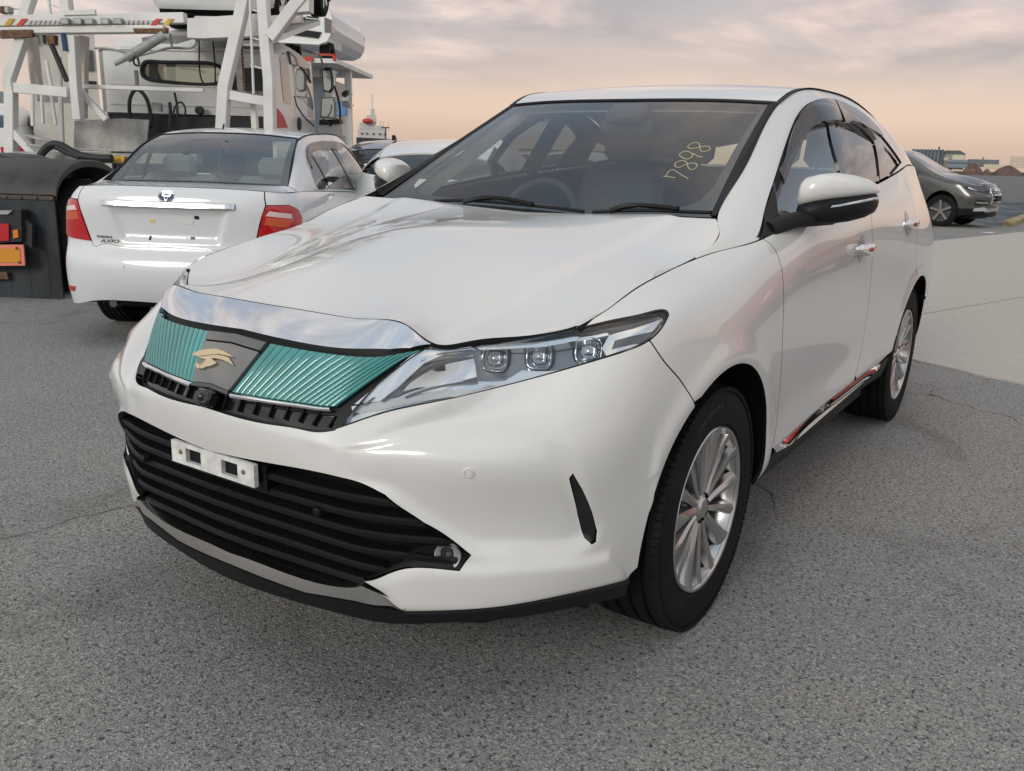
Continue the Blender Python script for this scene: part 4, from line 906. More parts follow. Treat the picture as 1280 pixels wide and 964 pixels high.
# ---- door mirrors
def mirror_part(zt, zb, mt, name, parent, side, lowcut=None):
    ys = [.852, .868, .905, .945, .985, 1.022, 1.045, 1.052]; xf_ = [-.62, -.605, -.608, -.635, -.67, -.71, -.76, -.785]; xr = [-.76, -.77, -.79, -.81, -.83, -.84, -.845, -.83]
    N_ = 20; vs = []
    for y, a, b, t, l in zip(ys, xf_, xr, zt, zb):
        cx_, rx = (a+b)/2, (a-b)/2; cz_, rz = (t+l)/2, (t-l)/2
        for k_ in range(N_):
            th = 2*math.pi*k_/N_; c, s = math.cos(th), math.sin(th); f = (abs(c)**2.8+abs(s)**2.8)**(-1/2.8); vs.append((cx_+rx*c*f, y*side, cz_+rz*s*f))
    n = len(ys); fs = [(i*N_+k_, i*N_+(k_+1) % N_, (i+1)*N_+(k_+1) % N_, (i+1)*N_+k_) for i in range(n-1) for k_ in range(N_)]+[tuple(range(N_)), tuple(range((n-1)*N_, n*N_))]
    mb = MB(); mb.add(vs, fs, True); return mb.build(name, mt, parent, sharp=50)
for side in (1, -1):
    mir = mirror_part([1.250, 1.262, 1.272, 1.276, 1.270, 1.258, 1.242, 1.226], [1.160, 1.165, 1.178, 1.188, 1.196, 1.206, 1.213, 1.218], PEARL, 'door_mirror', suv, side)
    mirror_part([1.180, 1.188, 1.198, 1.206, 1.212, 1.216, 1.214, 1.205], [1.118, 1.112, 1.112, 1.117, 1.125, 1.138, 1.155, 1.170], BLACKP, 'mirror_base', mir, side)
    MB().tube([(-.63, .925*side, 1.168), (-.66, .97*side, 1.176), (-.705, 1.018*side, 1.19), (-.76, 1.05*side, 1.20), (-.80, 1.054*side, 1.20)], .0055, 6).build('turn_lamp', mat('clear_chrome', (.7, .72, .74), .1, metal=1.), mir)
    a0 = MB()
    for (c, sz) in (((-.47, .855, 1.118), (.22, .06, .05)),): pass
    a0.tube([(-.45, .822*side, 1.100), (-.51, .842*side, 1.116), (-.58, .868*side, 1.130), (-.66, .90*side, 1.135), (-.74, .93*side, 1.14)], [.028, .026, .026, .028, .03], 10).build('mirror_arm', BLACKP, mir)
    tri = gh.patch(np.array([gh.uv(947, 301), gh.uv(955, 266), gh.uv(966, 232), gh.uv(971, 262), gh.uv(974, 285)]+[[gh.uv(975, 285)[0]+.03, GV-.003], [dlo[-1, 0], GV-.003]]), h=.03, off=.004, flange=.02)
    mesh_obj('mirror_mount', *tri, BLACKP, mir, mirror=side < 0)
# ---- door handles
for nm, x0, z0 in (('h', -1.33, .992), ('h', -2.24, 1.045)):
    q = belt.near((x0, .91, z0)); p = belt.at(q)[0]; n = belt.nrm(q)[0]
    for side in (1, -1):
        mb = MB(); S = np.array([1, side, 1])
        pts = [p+n*o+np.array([dx, 0, dz]) for dx, o, dz in ((.115, .004, .004), (.10, .022, .004), (.06, .033, .003), (0, .038, 0), (-.06, .034, -.003), (-.10, .024, -.005), (-.118, .004, -.006))]
        vs = []
        for i_, q_ in enumerate(pts):
            for k_ in range(12):
                th = 2*math.pi*k_/12; r = (.010, .019, .022, .022, .022, .018, .008)[i_]; vs.append((q_+np.array([0, .42*r*math.cos(th), r*math.sin(th)]))*S)
        mb.add(vs, [(i_*12+k_, i_*12+(k_+1) % 12, (i_+1)*12+(k_+1) % 12, (i_+1)*12+k_) for i_ in range(6) for k_ in range(12)]+[tuple(range(12)), tuple(range(72, 84))], True); mb.build('door_handle', CHROME, suv)
        cup = belt.patch(np.array([q+[.05*math.cos(t), .052*math.sin(t)-.004] for t in np.linspace(0, 2*math.pi, 28)[:-1]]), h=.01, off=.001, flange=.0, relief=lambda P, o: -.0005*sstep(sdist(P, o), 0, .03)); mesh_obj('handle_cup', *cup, mat('cup_grey', (.42, .43, .44), .35, coat=.5), suv, mirror=side < 0)
# ---- wheels and arches
def make_wheel(R_=.352, W_=.235, rim=.236, spokes=15, parent=None, loc=(0, 0, 0), side=1, style=0):
    """axis along y, outer face towards +y*side"""
    hw = W_/2; prof = [(rim-.012, -hw*.86), (rim+.010, -hw*.93), (R_-.06, -hw), (R_-.02, -hw*.93), (R_-.006, -hw*.80)]
    g = [-.62, -.22, .22, .62]; cur = -.80
    for c in g: prof += [(R_-.001, hw*(c-.065)), (R_-.010, hw*(c-.05)), (R_-.010, hw*(c+.05)), (R_-.001, hw*(c+.065))]
    prof += [(R_-.006, hw*.80), (R_-.02, hw*.93), (R_-.06, hw), (rim+.018, hw*.955), (rim+.012, hw*.965), (rim+.006, hw*.90), (rim-.012, hw*.86)]
    M = Matrix.Translation(loc) @ Matrix.Diagonal((1, side, 1, 1))
    barrel = MB().lathe([(rim+.004, hw*.90), (rim, hw*.945), (rim-.006, hw*.93), (rim-.012, hw*.84), (rim-.022, hw*.5), (rim-.03, -hw*.8), (rim-.005, -hw*.9)], 64).xf(M)
    w = barrel.build('wheel', ALLOY, parent)
    MB().lathe(prof, 80).xf(M).build('tyre', RUBBER, w)
    mb = MB()                                  # shoulder blocks
    for k in range(96):
        a = 2*math.pi*k/96; ca, sa = math.cos(a), math.sin(a)
        for s in (-1, 1):
            T = Matrix(((ca, 0, -sa, 0), (0, 1, 0, 0), (sa, 0, ca, 0), (0, 0, 0, 1))); t = MB().cbox((R_-.0095, s*hw*.83, 0), (.013, hw*.24, 2*math.pi*R_/96-.003), .0015).xf(T); mb.add(t.v, t.f)
    tag(mb.xf(M).build('tread_blocks', RUBBER, w), kind='stuff')
    MB().lathe([(.0, hw*.35), (.085, hw*.35), (.16, hw*.2), (.165, -hw*.2), (.0, -hw*.2)], 40).xf(M).build('brake_disc', DKMETAL, w)
    hy = hw*.70
    for k in range(spokes):
        a = 2*math.pi*k/spokes+.1; ca, sa = math.cos(a), math.sin(a); st = []
        tw = .35 if k % 3 == 0 else (-.2 if k % 3 == 1 else .08)
        wid = (1.15, .95, .80)[k % 3]
        for r, y, wd, ht in ((.045, hy+.006, .011, .013), (.09, hy+.006, .014, .016), (.15, hy+.011, .018, .017), (.20, hw*.83, .022, .014), (rim-.004, hw*.90, .026, .009)):
            wd *= wid; st += [(r, y-ht*1.5, -wd), (r, y-ht*.2+wd*tw*.5, -wd*.8), (r, y+ht*.15, 0), (r, y-ht*.2-wd*tw*.5, wd*.8), (r, y-ht*1.5, wd)]
        vs = [(ca*r-sa*t, y, sa*r+ca*t) for r, y, t in st]
        fs = [(i*5+j, i*5+j+1, (i+1)*5+j+1, (i+1)*5+j) for i in range(4) for j in range(4)]+[(i*5+4, i*5, (i+1)*5, (i+1)*5+4) for i in range(4)]
        MB().add(vs, fs, True).xf(M).build('spoke', ALLOY, w, sharp=38)
    MB().lathe([(.0, hy+.012), (.026, hy+.011), (.030, hy+.006), (.034, hy+.004), (.062, hy-.006), (.068, hy-.03)], 40).xf(M).build('hub_cap', ALLOY, w)
    for k in range(5):
        a = 2*math.pi*k/5+.35; MB().lathe([(.0, hy-.004), (.011, hy-.004), (.0125, hy-.001), (.013, hy-.03)], 12, c=(.052*math.cos(a), 0, .052*math.sin(a))).xf(M).build('lug_nut', DKMETAL, w)
    return w
for x0 in (0, -2.66):
    for side in (1, -1):
        w = make_wheel(W_=.222, parent=suv, loc=(x0, .778*side, .352), side=side)
        lv = []; n = 40
        for th in np.linspace(rad(-7), rad(187), n):
            x_, z_ = x0+.432*math.cos(th), .352+.432*math.sin(th); yo = belt.at(belt.near((x_, .9, z_)))[0][1]-.022
            for y in (.50, .60, yo): lv.append((x_, y*side, z_))
        fs = [(i*3+j, i*3+j+1, (i+1)*3+j+1, (i+1)*3+j) for i in range(n-1) for j in range(2)]+[tuple(i*3 for i in range(n))]
        MB().add(lv, fs, True).build('arch_liner', BLACKP, suv)
        if side > 0 and x0 == 0:          # raised maker's lettering on the sidewall
            for i_, ch_ in enumerate('YOKOHAMA'):
                a = rad(61+4.3*i_); r_ = .300; M = Matrix(((-math.sin(a), math.cos(a), 0, x0+r_*math.cos(a)), (0, 0, 1, .8875), (math.cos(a), math.sin(a), 0, .352+r_*math.sin(a)), (0, 0, 0, 1)))
                text_obj('sidewall_letter', ch_, .026, M, mat('letter_rubber', (.035, .034, .034), .6), w, .0012)
MB().cbox((-1.35, 0, .27), (4.3, 1.0, .12), .02).build('underbody', BLACKP, suv)
MB().cbox((-1.33, 0, .26), (1.65, 1.62, .10), .02).build('floor_pan', BLACKP, suv)
MB().prism([(.86, -.40), (.86, .40), (.72, .62), (.48, .76), (.44, .76), (.44, -.76), (.48, -.76), (.72, -.62)], .235, .30, 'z').build('front_shade_tray', BLACKP, suv)  # unseen tray, added to stop light leaks and deepen shade under the nose
# mud flap seen under the bumper corner
MB().cbox((.46, .66, .235), (.02, .20, .06), .004).build('mud_flap', BLACKP, suv)
# ---- cabin
MB().prism([(-.40, 1.055), (-.55, 1.085), (-.80, 1.075), (-.90, 1.02), (-.88, .80), (-.70, .60), (-.40, .60)], -.74, .74).build('dashboard', TRIM, suv)
MB().cbox((-.80, -.36, 1.085), (.16, .36, .06), .02).build('instrument_hood', TRIM, suv)
T = Matrix.Translation((-1.0, -.36, 1.03)) @ Matrix.Rotation(rad(-24), 4, 'Y')
ring = [(0, .185*math.cos(t), .185*math.sin(t)) for t in np.linspace(0, 2*math.pi, 33)[:-1]]
sw = MB().tube(ring, .016, 8, closed=True).xf(T).build('steering_wheel', TRIM, suv)
mb = MB(); mb.cbox((-.0, 0, 0), (.05, .13, .11), .02); mb.cbox((0, .11, 0), (.02, .14, .03), .004); mb.cbox((0, -.11, 0), (.02, .14, .03), .004); mb.cbox((0, 0, -.11), (.02, .03, .14), .004); mb.xf(T).build('steering_boss', TRIM, sw)
def seat(x, y, w=.50):
    s = MB().cbox((x, y, .66), (.50, w, .16), .04).build('seat_cushion', SEAT, suv)
    b = MB(); b.cbox((0, 0, .30), (.13, w*.94, .60), .045); b.xf(Matrix.Translation((x-.26, y, .70)) @ Matrix.Rotation(rad(-18), 4, 'Y')).build('backrest', SEAT, s)
    b = MB(); b.cbox((0, 0, .70), (.09, .25, .17), .035); b.tube([(0, .05, .58), (0, .05, .66)], .006, 6); b.tube([(0, -.05, .58), (0, -.05, .66)], .006, 6); b.xf(Matrix.Translation((x-.26, y, .70)) @ Matrix.Rotation(rad(-16), 4, 'Y')).build('headrest', SEAT, s)
seat(-1.35, .37); seat(-1.40, -.37); seat(-2.25, .38, .62); seat(-2.25, -.38, .62)
MB().cbox((-1.9, 0, .45), (2.6, 1.45, .10), .01).build('cabin_floor', TRIM, suv)
mb = MB(); mb.cbox((0, 0, 0), (.10, .16, .05), .015); mb.xf(Matrix.Translation((-1.045, .02, 1.475)) @ Matrix.Rotation(rad(28), 4, 'Y')).build('camera_housing', TRIM, suv)
mb = MB(); mb.cbox((0, 0, 0), (.03, .23, .065), .012); mb.xf(Matrix.Translation((-1.08, 0, 1.425)) @ Matrix.Rotation(rad(-8), 4, 'Y')).build('rear_view_mirror', TRIM, suv)
MB().cbox((-.46, .30, 1.118), (.02, .24, .004)).build('dash_paper', mat('paper', (.75, .76, .74), .8), suv)
for side in (1, -1):
    MB().bar((-1.62, .81*side, 1.22), (-1.66, .62*side, 1.55), .10, .03, up=(0, 1, 0)).build('door_pillar', TRIM, suv)
    MB().bar((-.50, .655*side, 1.10), (-1.16, .555*side, 1.48), .05, .03, up=(0, 1, 0)).build('pillar_trim', LINER, suv)
    MB().bar((-2.5, .755*side, 1.30), (-2.62, .60*side, 1.50), .10, .03, up=(0, 1, 0)).build('rear_pillar_trim', TRIM, suv)
# ------------------------------------------------------------------ white sedan parked beyond, seen from behind
SED = (-3.232, -4.511, -2.618)
SEATG = mat('grey_seat_cloth', (.26, .255, .24), .9)
sed = empty('parked_sedan', (SED[0], SED[1], 0), SED[2], 'white sedan seen from behind with round badge and chrome strip on its boot lid', 'car')
sc = [[(-2.11, 0, 1.045), (-2.17, 0, .98), (-2.172, 0, .80), (-2.168, 0, .645), (-2.215, 0, .56), (-2.215, 0, .40), (-2.16, 0, .26)],
 [(-2.09, .4, 1.042), (-2.15, .4, .977), (-2.152, .4, .80), (-2.148, .4, .645), (-2.192, .4, .56), (-2.19, .41, .40), (-2.14, .4, .255)],
 [(-2.04, .62, 1.03), (-2.095, .63, .965), (-2.10, .645, .80), (-2.095, .655, .645), (-2.13, .665, .56), (-2.13, .672, .40), (-2.10, .66, .24)],
 [(-1.93, .71, 1.02), (-1.98, .748, .955), (-2.00, .775, .80), (-2.00, .79, .645), (-2.02, .80, .56), (-2.025, .802, .40), (-2.0, .79, .23)],
 [(-1.75, .738, 1.022), (-1.77, .792, .955), (-1.79, .827, .80), (-1.80, .837, .645), (-1.80, .84, .55), (-1.80, .837, .40), (-1.79, .82, .24)],
 [(-1.3, .755, 1.012), (-1.3, .807, .94), (-1.3, .845, .80), (-1.3, .848, .66), (-1.3, .846, .54), (-1.3, .84, .40), (-1.3, .82, .26)],
 [(-.6, .757, .985), (-.6, .812, .91), (-.6, .845, .78), (-.6, .842, .64), (-.6, .837, .52), (-.6, .84, .38), (-.6, .81, .25)],
 [(.2, .752, .95), (.2, .812, .885), (.2, .847, .76), (.2, .842, .63), (.2, .837, .5), (.2, .84, .37), (.2, .81, .24)],
 [(.9, .735, .925), (.9, .80, .865), (.9, .845, .75), (.9, .845, .62), (.9, .84, .5), (.9, .835, .37), (.9, .80, .24)],
 [(1.5, .69, .865), (1.5, .765, .81), (1.52, .82, .70), (1.52, .827, .60), (1.52, .822, .50), (1.52, .81, .36), (1.5, .78, .22)],
 [(1.93, .52, .785), (2.0, .56, .71), (2.03, .62, .62), (2.05, .64, .55), (2.06, .65, .48), (2.04, .63, .36), (1.98, .60, .22)],
 [(2.08, 0, .76), (2.17, 0, .69), (2.2, 0, .60), (2.21, 0, .53), (2.21, 0, .45), (2.19, 0, .34), (2.12, 0, .22)]]
sb = Surf(loft(sc, 420, 80, ghost0=True, ghost1=True, smooth=6), flip=False); sb.sym = 0; sb.frame = SED; SV = sb.V[-1]; SU = sb.U[-1]
def sside(name, VFN, m_, parent=sed): return mesh_obj(name, *VFN, m_, parent), mesh_obj(name, *VFN, m_, parent, mirror=True)
def sjoin(name, VFN, m_, parent=sed):
    V, F, Nn = VFN; V = V.copy(); V[np.abs(V[:, 1]) < 1.5e-3, 1] = 0; return mesh_obj(name, *both_halves(V, F, Nn), m_, parent)
def sz(u, z):
    col = sb.at(np.stack([np.full(300, u), np.linspace(0, SV, 300)], 1)); return np.interp(-z, -col[:, 2], np.linspace(0, SV, 300))
su = lambda p: sb.near(p)
# number plate recess pressed into the boot lid
pr = np.array([[-.2, sz(0, .90)], [.40, sz(.4, .90)], [.33, sz(.33, .69)], [-.2, sz(0, .69)]])
gU, gV = np.meshgrid(sb.U, sb.V, indexing='ij'); sb.G = sb.G-sb.N*(.028*sstep(sdist(np.stack([gU.ravel(), gV.ravel()], 1), pr).reshape(gU.shape), -.012, .03))[..., None]; sb.ref(); sb.sym = 0; sb.G[0, :, 1] = 0
tl_px = [(75, 262), (77, 252), (86, 247), (97, 249.5), (100, 260), (104, 273), (114, 301), (95, 298), (75, 293)]
tlu = sb.uvs(tl_px); tlu[0] += [.11, 0]; tlu[1] += [.085, 0]; tlu[8] += [.06, 0]
tl_in0 = tlu[3]; tl_in1 = tlu[6]
lid_low = sz(0, .655); uL = tl_in1[0]
lid = np.concatenate([[[0, .004]], [[tl_in0[0]-.02, .004]], [tl_in0+[-.006, 0], tlu[5]+[-.006, 0], tl_in1+[-.006, .0]], crv([tl_in1+[-.006, .004], [uL-.03, tl_in1[1]+.035], [uL-.09, sz(uL-.09, .66)], [uL-.2, sz(uL-.2, .652)], [0, lid_low]], 20)[1:]])
sjoin('boot_lid', sb.patch(lid, h=.02, gap=.0015), WHITE2)
low_edge = crv([tl_in1+[-.006, .004], [uL-.03, tl_in1[1]+.035], [uL-.09, sz(uL-.09, .66)], [uL-.2, sz(uL-.2, .652)], [0, lid_low]], 20)
u_bq = su((-1.72, .84, .6))[0]
bump_bot = crv([[u_bq, sz(u_bq, .30)], su((-1.97, .79, .245)), su((-2.07, .70, .245)), su((-2.13, .58, .272)), su((-2.17, .40, .280)), [0, sz(0, .280)]], 24)
wr = .305
sarch = np.array([su((-1.3+.345*math.cos(a), .84, .30+.36*math.sin(a))) for a in np.linspace(rad(180), rad(0), 40)])
refl = sb.uvs([(78, 356.5), (95, 358), (94, 364), (79, 363.5)])
bump = np.concatenate([low_edge[::-1], tlu[6:][:3], [[u_bq, tlu[8][1]+.01], [u_bq, sz(u_bq, .55)]], bump_bot])
sjoin('rear_bumper', sb.patch(bump, h=.02, gap=.0012), WHITE2)
sside('bumper_reflector', sb.patch(refl, h=.012, off=.003, flange=.01), REDL)
tlp = sside('tail_lamp', sb.patch(tlu, h=.012, gap=.001, off=.006, flange=.02, relief=lambda P, o: .006*sstep(sdist(P, o), 0, .02)), REDL)
for i, o in enumerate(tlp):
    mesh_obj('reversing_lamp', *sb.patch(sb.uvs([(78, 257), (95, 256), (98, 262), (78, 263)]), h=.01, off=.013, flange=.006), mat('clear_red', (.75, .60, .58), .1, coat=1.), o, mirror=bool(i))
    mesh_obj('indicator', *sb.patch(sb.uvs([(84, 264), (98, 264), (101, 273), (86, 275)]), h=.01, off=.013, flange=.004), mat('orange_red', (.62, .10, .03), .1, coat=1.), o, mirror=bool(i))
# flanks
s_arch_f = np.array([su((1.3+.345*math.cos(a), .84, .30+.36*math.sin(a))) for a in np.linspace(0, math.pi, 40)])
fl = np.concatenate([[[u, .003] for u in np.linspace(tl_in0[0]-.014, SU-.6, 60)], [[SU-.6, sz(SU-.6, .25)]], [[q[0], min(q[1], SV-.004)] for q in s_arch_f if q[1] < SV-.01 and q[0] < SU-.62], [[su((.9, .84, .27))[0], SV-.004], [su((-.9, .84, .27))[0], SV-.004]], [q for q in sarch[::-1] if q[1] < SV-.01 and (q[0] > u_bq+.001 or q[1] < sz(u_bq, .55))], [[u_bq+.002, sz(u_bq, .55)], [u_bq+.002, tlu[8][1]+.01]], [tlu[8]+[.004, 0], tlu[0]+[.004, 0], tlu[1]+[.002, -.005], tlu[2]+[0, -.004], tlu[3]+[.0, -.004]]])
sside('body_side', sb.patch(fl, h=.03, gap=.001), WHITE2)
sjoin('front_end', sb.patch(np.array([[SU-.598, .003], [SU, .003], [SU, SV-.004], [SU-.598, SV-.004]]), h=.05), WHITE2)
V, F, Nn = sb.patch(np.array([[0, .01], [SU, .01], [SU, SV-.01], [0, SV-.01]]), holes=[np.clip(sarch+[0, 0], [0, 0], [9, SV-.012]), np.clip(s_arch_f, [0, 0], [9, SV-.012])], h=.06, off=-.02, flange=0); sjoin('inner_shell', (V, F, Nn), BLACKP)
# boot deck, greenhouse
sT = [(-1.72, .665, 1.055), (-1.40, .605, 1.215), (-1.08, .548, 1.372), (-.85, .545, 1.412), (-.5, .555, 1.432), (0, .56, 1.43), (.35, .548, 1.365), (.75, .61, 1.14), (1.05, .665, .965)]
sB = [(-1.75, .738, 1.022), (-1.48, .75, 1.018), (-1.2, .757, 1.008), (-.95, .758, 1.0), (-.55, .757, .983), (0, .753, .958), (.45, .745, .94), (.85, .735, .927), (1.08, .72, .91)]
g2 = []
for t, b in zip(sT, sB):
    t = np.array(t); b = sb.at(sb.near(b)*[1, 0])[0]; L_ = np.linalg.norm(t-b); n_ = np.array([0, .9, .4]); g2.append([t]+[t+(b-t)*f+n_*L_*.05*4*f*(1-f) for f in (.3, .6, .82)]+[b])
sg = Surf(loft(g2, 200, 50, smooth=3), flip=False); sg.frame = SED; SGV, SGU = sg.V[-1], sg.U[-1]
def hitg(*p): return np.array([sg.hit(*q)[0] if sg.hit(*q) else [np.nan, np.nan] for q in p])
sd_top = hitg((405, 196), (404, 186), (408, 177), (424, 174), (440, 176), (455, 186)); print('dbg', np.round(sd_top, 2), SGV, SGU)
ub = lambda x: sg.near((x, .75, 1.0))[0]
tu_ = np.array([[sg.near((x, y, z))[0], sg.near((x, y, z))[1]] for x, y, z in ((-1.32, .72, 1.06), (-1.22, .66, 1.20), (-1.08, .60, 1.30), (-.85, .585, 1.355), (-.5, .595, 1.375), (0, .60, 1.372), (.33, .60, 1.30), (.62, .68, 1.10), (.72, .72, .99))])
sdlo = np.concatenate([crv(tu_, 40), [[u, SGV-.012] for u in np.linspace(ub(.75), ub(-1.28), 30)]])
sside('side_frame', sg.patch(np.concatenate([[[u, .003] for u in np.linspace(.004, SGU-.004, 60)], [[u, SGV-.003] for u in np.linspace(SGU-.004, .004, 60)]]), holes=[sdlo], h=.025, flange=.02), WHITE2)
def wpane(x0, x1, x2, x3):
    a = [q for q in crv(tu_, 80)]; a = np.array(a); up0, up1 = sg.near((x0, .60, 1.3))[0], sg.near((x1, .6, 1.3))[0]; lo0, lo1 = ub(x2), ub(x3)
    top = np.array([q for q in a if up0 < q[0] < up1]); return np.concatenate([top+[0, .016], [[lo1, SGV-.028], [lo0, SGV-.028]]])
panes = [wpane(-1.26, -1.04, -1.22, -.98), wpane(-1.0, -.42, -.94, -.24), wpane(-.34, .45, -.17, .66)]
sside('window_frame', sg.patch(sdlo, holes=panes, h=.03, off=-.004, flange=.012), GLOSSB)
for p in panes: sside('side_window', sg.patch(p, h=.05, off=-.008, flange=0), GLASS_S)
vz = np.concatenate([crv(tu_, 80)[8:46], (crv(tu_, 80)[8:46]+[0, .055])[::-1]]); sside('rain_visor', sg.patch(vz, h=.03, off=.014, flange=.012), SMOKE)
# rear glass
rc = [[(-1.70, 0, 1.068), (-1.49, 0, 1.215), (-1.27, 0, 1.338), (-1.08, 0, 1.408)], [(-1.69, .32, 1.065), (-1.48, .30, 1.212), (-1.26, .285, 1.335), (-1.075, .27, 1.404)], [(-1.655, .645, 1.058), (-1.44, .60, 1.203), (-1.23, .565, 1.320), (-1.05, .525, 1.385)]]
rgw = Surf(loft(rc, 50, 50, ghost0=True), flip=True); rgw.sym = 0; a, b = rgw.U[-1], rgw.V[-1]
sjoin('rear_glass', rgw.patch(np.array([[0, 0], [a, 0], [a, b], [0, b]]), h=.05, flange=0), glass('tinted_glass', (.72, .80, .74), f=5.))
sjoin('glass_border', rgw.patch(np.array([[0, 0], [a, 0], [a, b], [0, b]]), holes=[np.array([[.001, .02], [a-.07, .02], [a-.05, .04], [a-.04, b-.05], [a-.07, b-.03], [.001, b-.025]])], h=.05, off=-.006, flange=0), FRIT)
e = rgw.at(np.stack([np.full(20, a), np.linspace(0, b, 20)], 1)); 
for s_ in (1, -1): MB().tube(e*[1, s_, 1]+[0, .004*s_, .0], .008, 6).build('glass_seal', BLACKP, sed)
te = rgw.at(np.stack([np.linspace(0, a, 20), np.full(20, b)], 1)); MB().tube(np.r_[te[::-1]*[1, -1, 1], te[1:]], .006, 6).build('glass_top_seal', BLACKP, sed)
lip0 = sb.at(np.stack([np.linspace(0, tl_in0[0]+.14, 30), np.zeros(30)], 1)); base = rgw.at(np.stack([np.linspace(0, a, 16), np.zeros(16)], 1)); side_ = np.array([(-1.72, .665, 1.055), (-1.75, .736, 1.024)])
dk = [(*p, 40) for p in lip0]+[(*p, 40) for p in base-[.0, 0, .006]]+[(*p, 30) for p in side_]
deck = Surf(thin_plate(dk, (-2.2, -.85), (-1.5, .85), (16, 28), w=.02, ysym=True)); deck.sym = 1
Dk = lambda P: np.stack([np.interp(P[:, 0], deck.G[:, 0, 0], deck.U), np.interp(P[:, 1], deck.G[0, :, 1], deck.V)], 1)
sjoin('boot_deck', deck.patch(np.concatenate([Dk(lip0), Dk(side_[::-1]), Dk(base[::-1])]), h=.03, gap=.0008), WHITE2)
rp = [(*p, 60) for p in crv(sT[2:7], 30)]+[(*p, 60) for p in te]+[(-.8, 0, 1.452, 6), (-.4, 0, 1.462, 6), (0, 0, 1.456, 6), (.3, 0, 1.42, 6), (.37, 0, 1.405, 20)]
srf = Surf(thin_plate(rp, (-1.1, -.7), (.5, .7), (20, 20), w=.02, ysym=True)); srf.sym = 1
Sr = lambda P: np.stack([np.interp(P[:, 0], srf.G[:, 0, 0], srf.U), np.interp(P[:, 1], srf.G[0, :, 1], srf.V)], 1)
sjoin('roof', srf.patch(np.concatenate([Sr(te+[.008, 0, 0]), Sr(crv(sT[2:7], 30)-[0, .012, 0]), Sr(np.array([(.36, .3, 0), (.38, 0, 0)]))]), h=.04, gap=.001, flange=.02), WHITE2)
dd = crv(sT[2:7], 40)
for s_ in (1, -1): MB().tube(dd*[1, s_, 1], .006, 5).build('roof_seam', BLACKP, sed)
MB().add([(1.08, .66, .95), (1.08, -.66, .95), (.37, -.53, 1.37), (.37, .53, 1.37), (1.16, 0, .95), (.42, 0, 1.40)], [(0, 4, 5, 3), (4, 1, 2, 5)], True).build('windscreen', GLASS_W, sed)
hd = Surf(thin_plate([(*p, 40) for p in sb.at(np.stack([np.linspace(su((1.05, .7, .9))[0], SU, 40), np.zeros(40)], 1))]+[(1.12, 0, .965, 10), (1.6, 0, .90, 4)], (1., -.85), (2.2, .85), (16, 20), w=.02, ysym=True)); hd.sym = 1
hp = sb.at(np.stack([np.linspace(SU, su((1.05, .7, .9))[0], 40), np.zeros(40)], 1)); Hd = lambda P: np.stack([np.interp(P[:, 0], hd.G[:, 0, 0], hd.U), np.interp(P[:, 1], hd.G[0, :, 1], hd.V)], 1)
sjoin('bonnet', hd.patch(np.concatenate([Hd(hp), Hd(np.array([(1.12, 0, 0)]))]), h=.06), WHITE2)
# bright strip, round badge, model lettering, plate holes
yst = .455
strip = [sb.at([[u, sz(u, z)]])[0]+sb.nrm([[u, sz(u, z)]])[0]*o for u in np.linspace(0, yst, 14) for z, o in ((.951-.004*u, .004), (.941, .030), (.920, .034), (.912, .006))]
mb = MB(); k = 14
S_ = np.array(strip).reshape(k, 4, 3); S_[-1, 1:3] = S_[-1, [0, 3]]+(S_[-1, 1:3]-S_[-1, [0, 3]])*.2; fullS = np.concatenate([S_[::-1]*[1, -1, 1], S_[1:]]); n = len(fullS)
mb.add(fullS.reshape(-1, 3), [(i*4+j, i*4+j+1, (i+1)*4+j+1, (i+1)*4+j) for i in range(n-1) for j in range(3)], True).build('boot_strip', CHROME, sed)
be = sb.at([[0, sz(0, .985)]])[0]; bn = sb.nrm([[0, sz(0, .985)]])[0]; T = Matrix.Translation(Vector(be+bn*.004)) @ Matrix.Rotation(math.atan2(bn[2], -bn[0]), 4, 'Y') @ Matrix.Rotation(rad(90), 4, 'Z') @ Matrix.Rotation(rad(90), 4, 'X')
def ell(a, b, c=(0, 0), n=28): return [(c[0]+a*math.cos(t), c[1]+b*math.sin(t), .009) for t in np.linspace(0, 2*math.pi, n+1)[:-1]]
bd = MB().lathe([(.0, .004), (1., .004), (1., 0)], 32, 'z').xf(T @ Matrix.Diagonal((.052, .037, 1, 1))).build('badge', mat('badge_blue', (.012, .035, .11), .4), sed)
for e_ in (ell(.052, .037), ell(.030, .012, (0, .014)), ell(.012, .030, (0, .002))): MB().tube(e_, .0065, 6, closed=True).xf(T).build('badge_ring', CHROME, bd)
def sframe(px, py, off):
    q, s_ = sb.hit(px, py); p = sb.at(q)[0]*[1, s_, 1]; n = sb.nrm(q)[0]*[1, s_, 1]; z = Vector(n); x = Vector((0, 0, 1)).cross(z).normalized(); y = z.cross(x)
    M = Matrix.Identity(4)
    for i in range(3): M[i][0], M[i][1], M[i][2], M[i][3] = x[i], y[i], z[i], p[i]+n[i]*off
    return M
LET = mat('dark_chrome_letters', (.16, .16, .16), .2, metal=.8)
text_obj('lettering', 'COROLLA', .020, sframe(131, 296, .003), LET, sed, .002, 0, 1.25)
text_obj('lettering', 'AXIO', .032, sframe(137, 301.5, .003), LET, sed, .002, .3, 1.7)
for px_, w_, h_, m_ in (((188, 298), .014, .03, GLOSSB), ((234, 297), .012, .028, GLOSSB), ((241, 298), .03, .018, DKMETAL), ((237, 278), .05, .022, mat('sticker_white', (.7, .7, .7), .6)), ((246, 272), .03, .022, GLOSSB), ((190, 276), .035, .018, mat('sticker_yellow', (.72, .60, .20), .6))):
    MB().cbox((0, 0, 0), (w_, h_, .006)).xf(sframe(*px_, .001)).build('boot_fitting', m_, sed)
for px_ in ((154, 333),): MB().lathe([(.0, .003), (.010, .003), (.012, 0)], 16, 'z').xf(sframe(*px_, .001)).build('parking_sensor', WHITE2, sed)
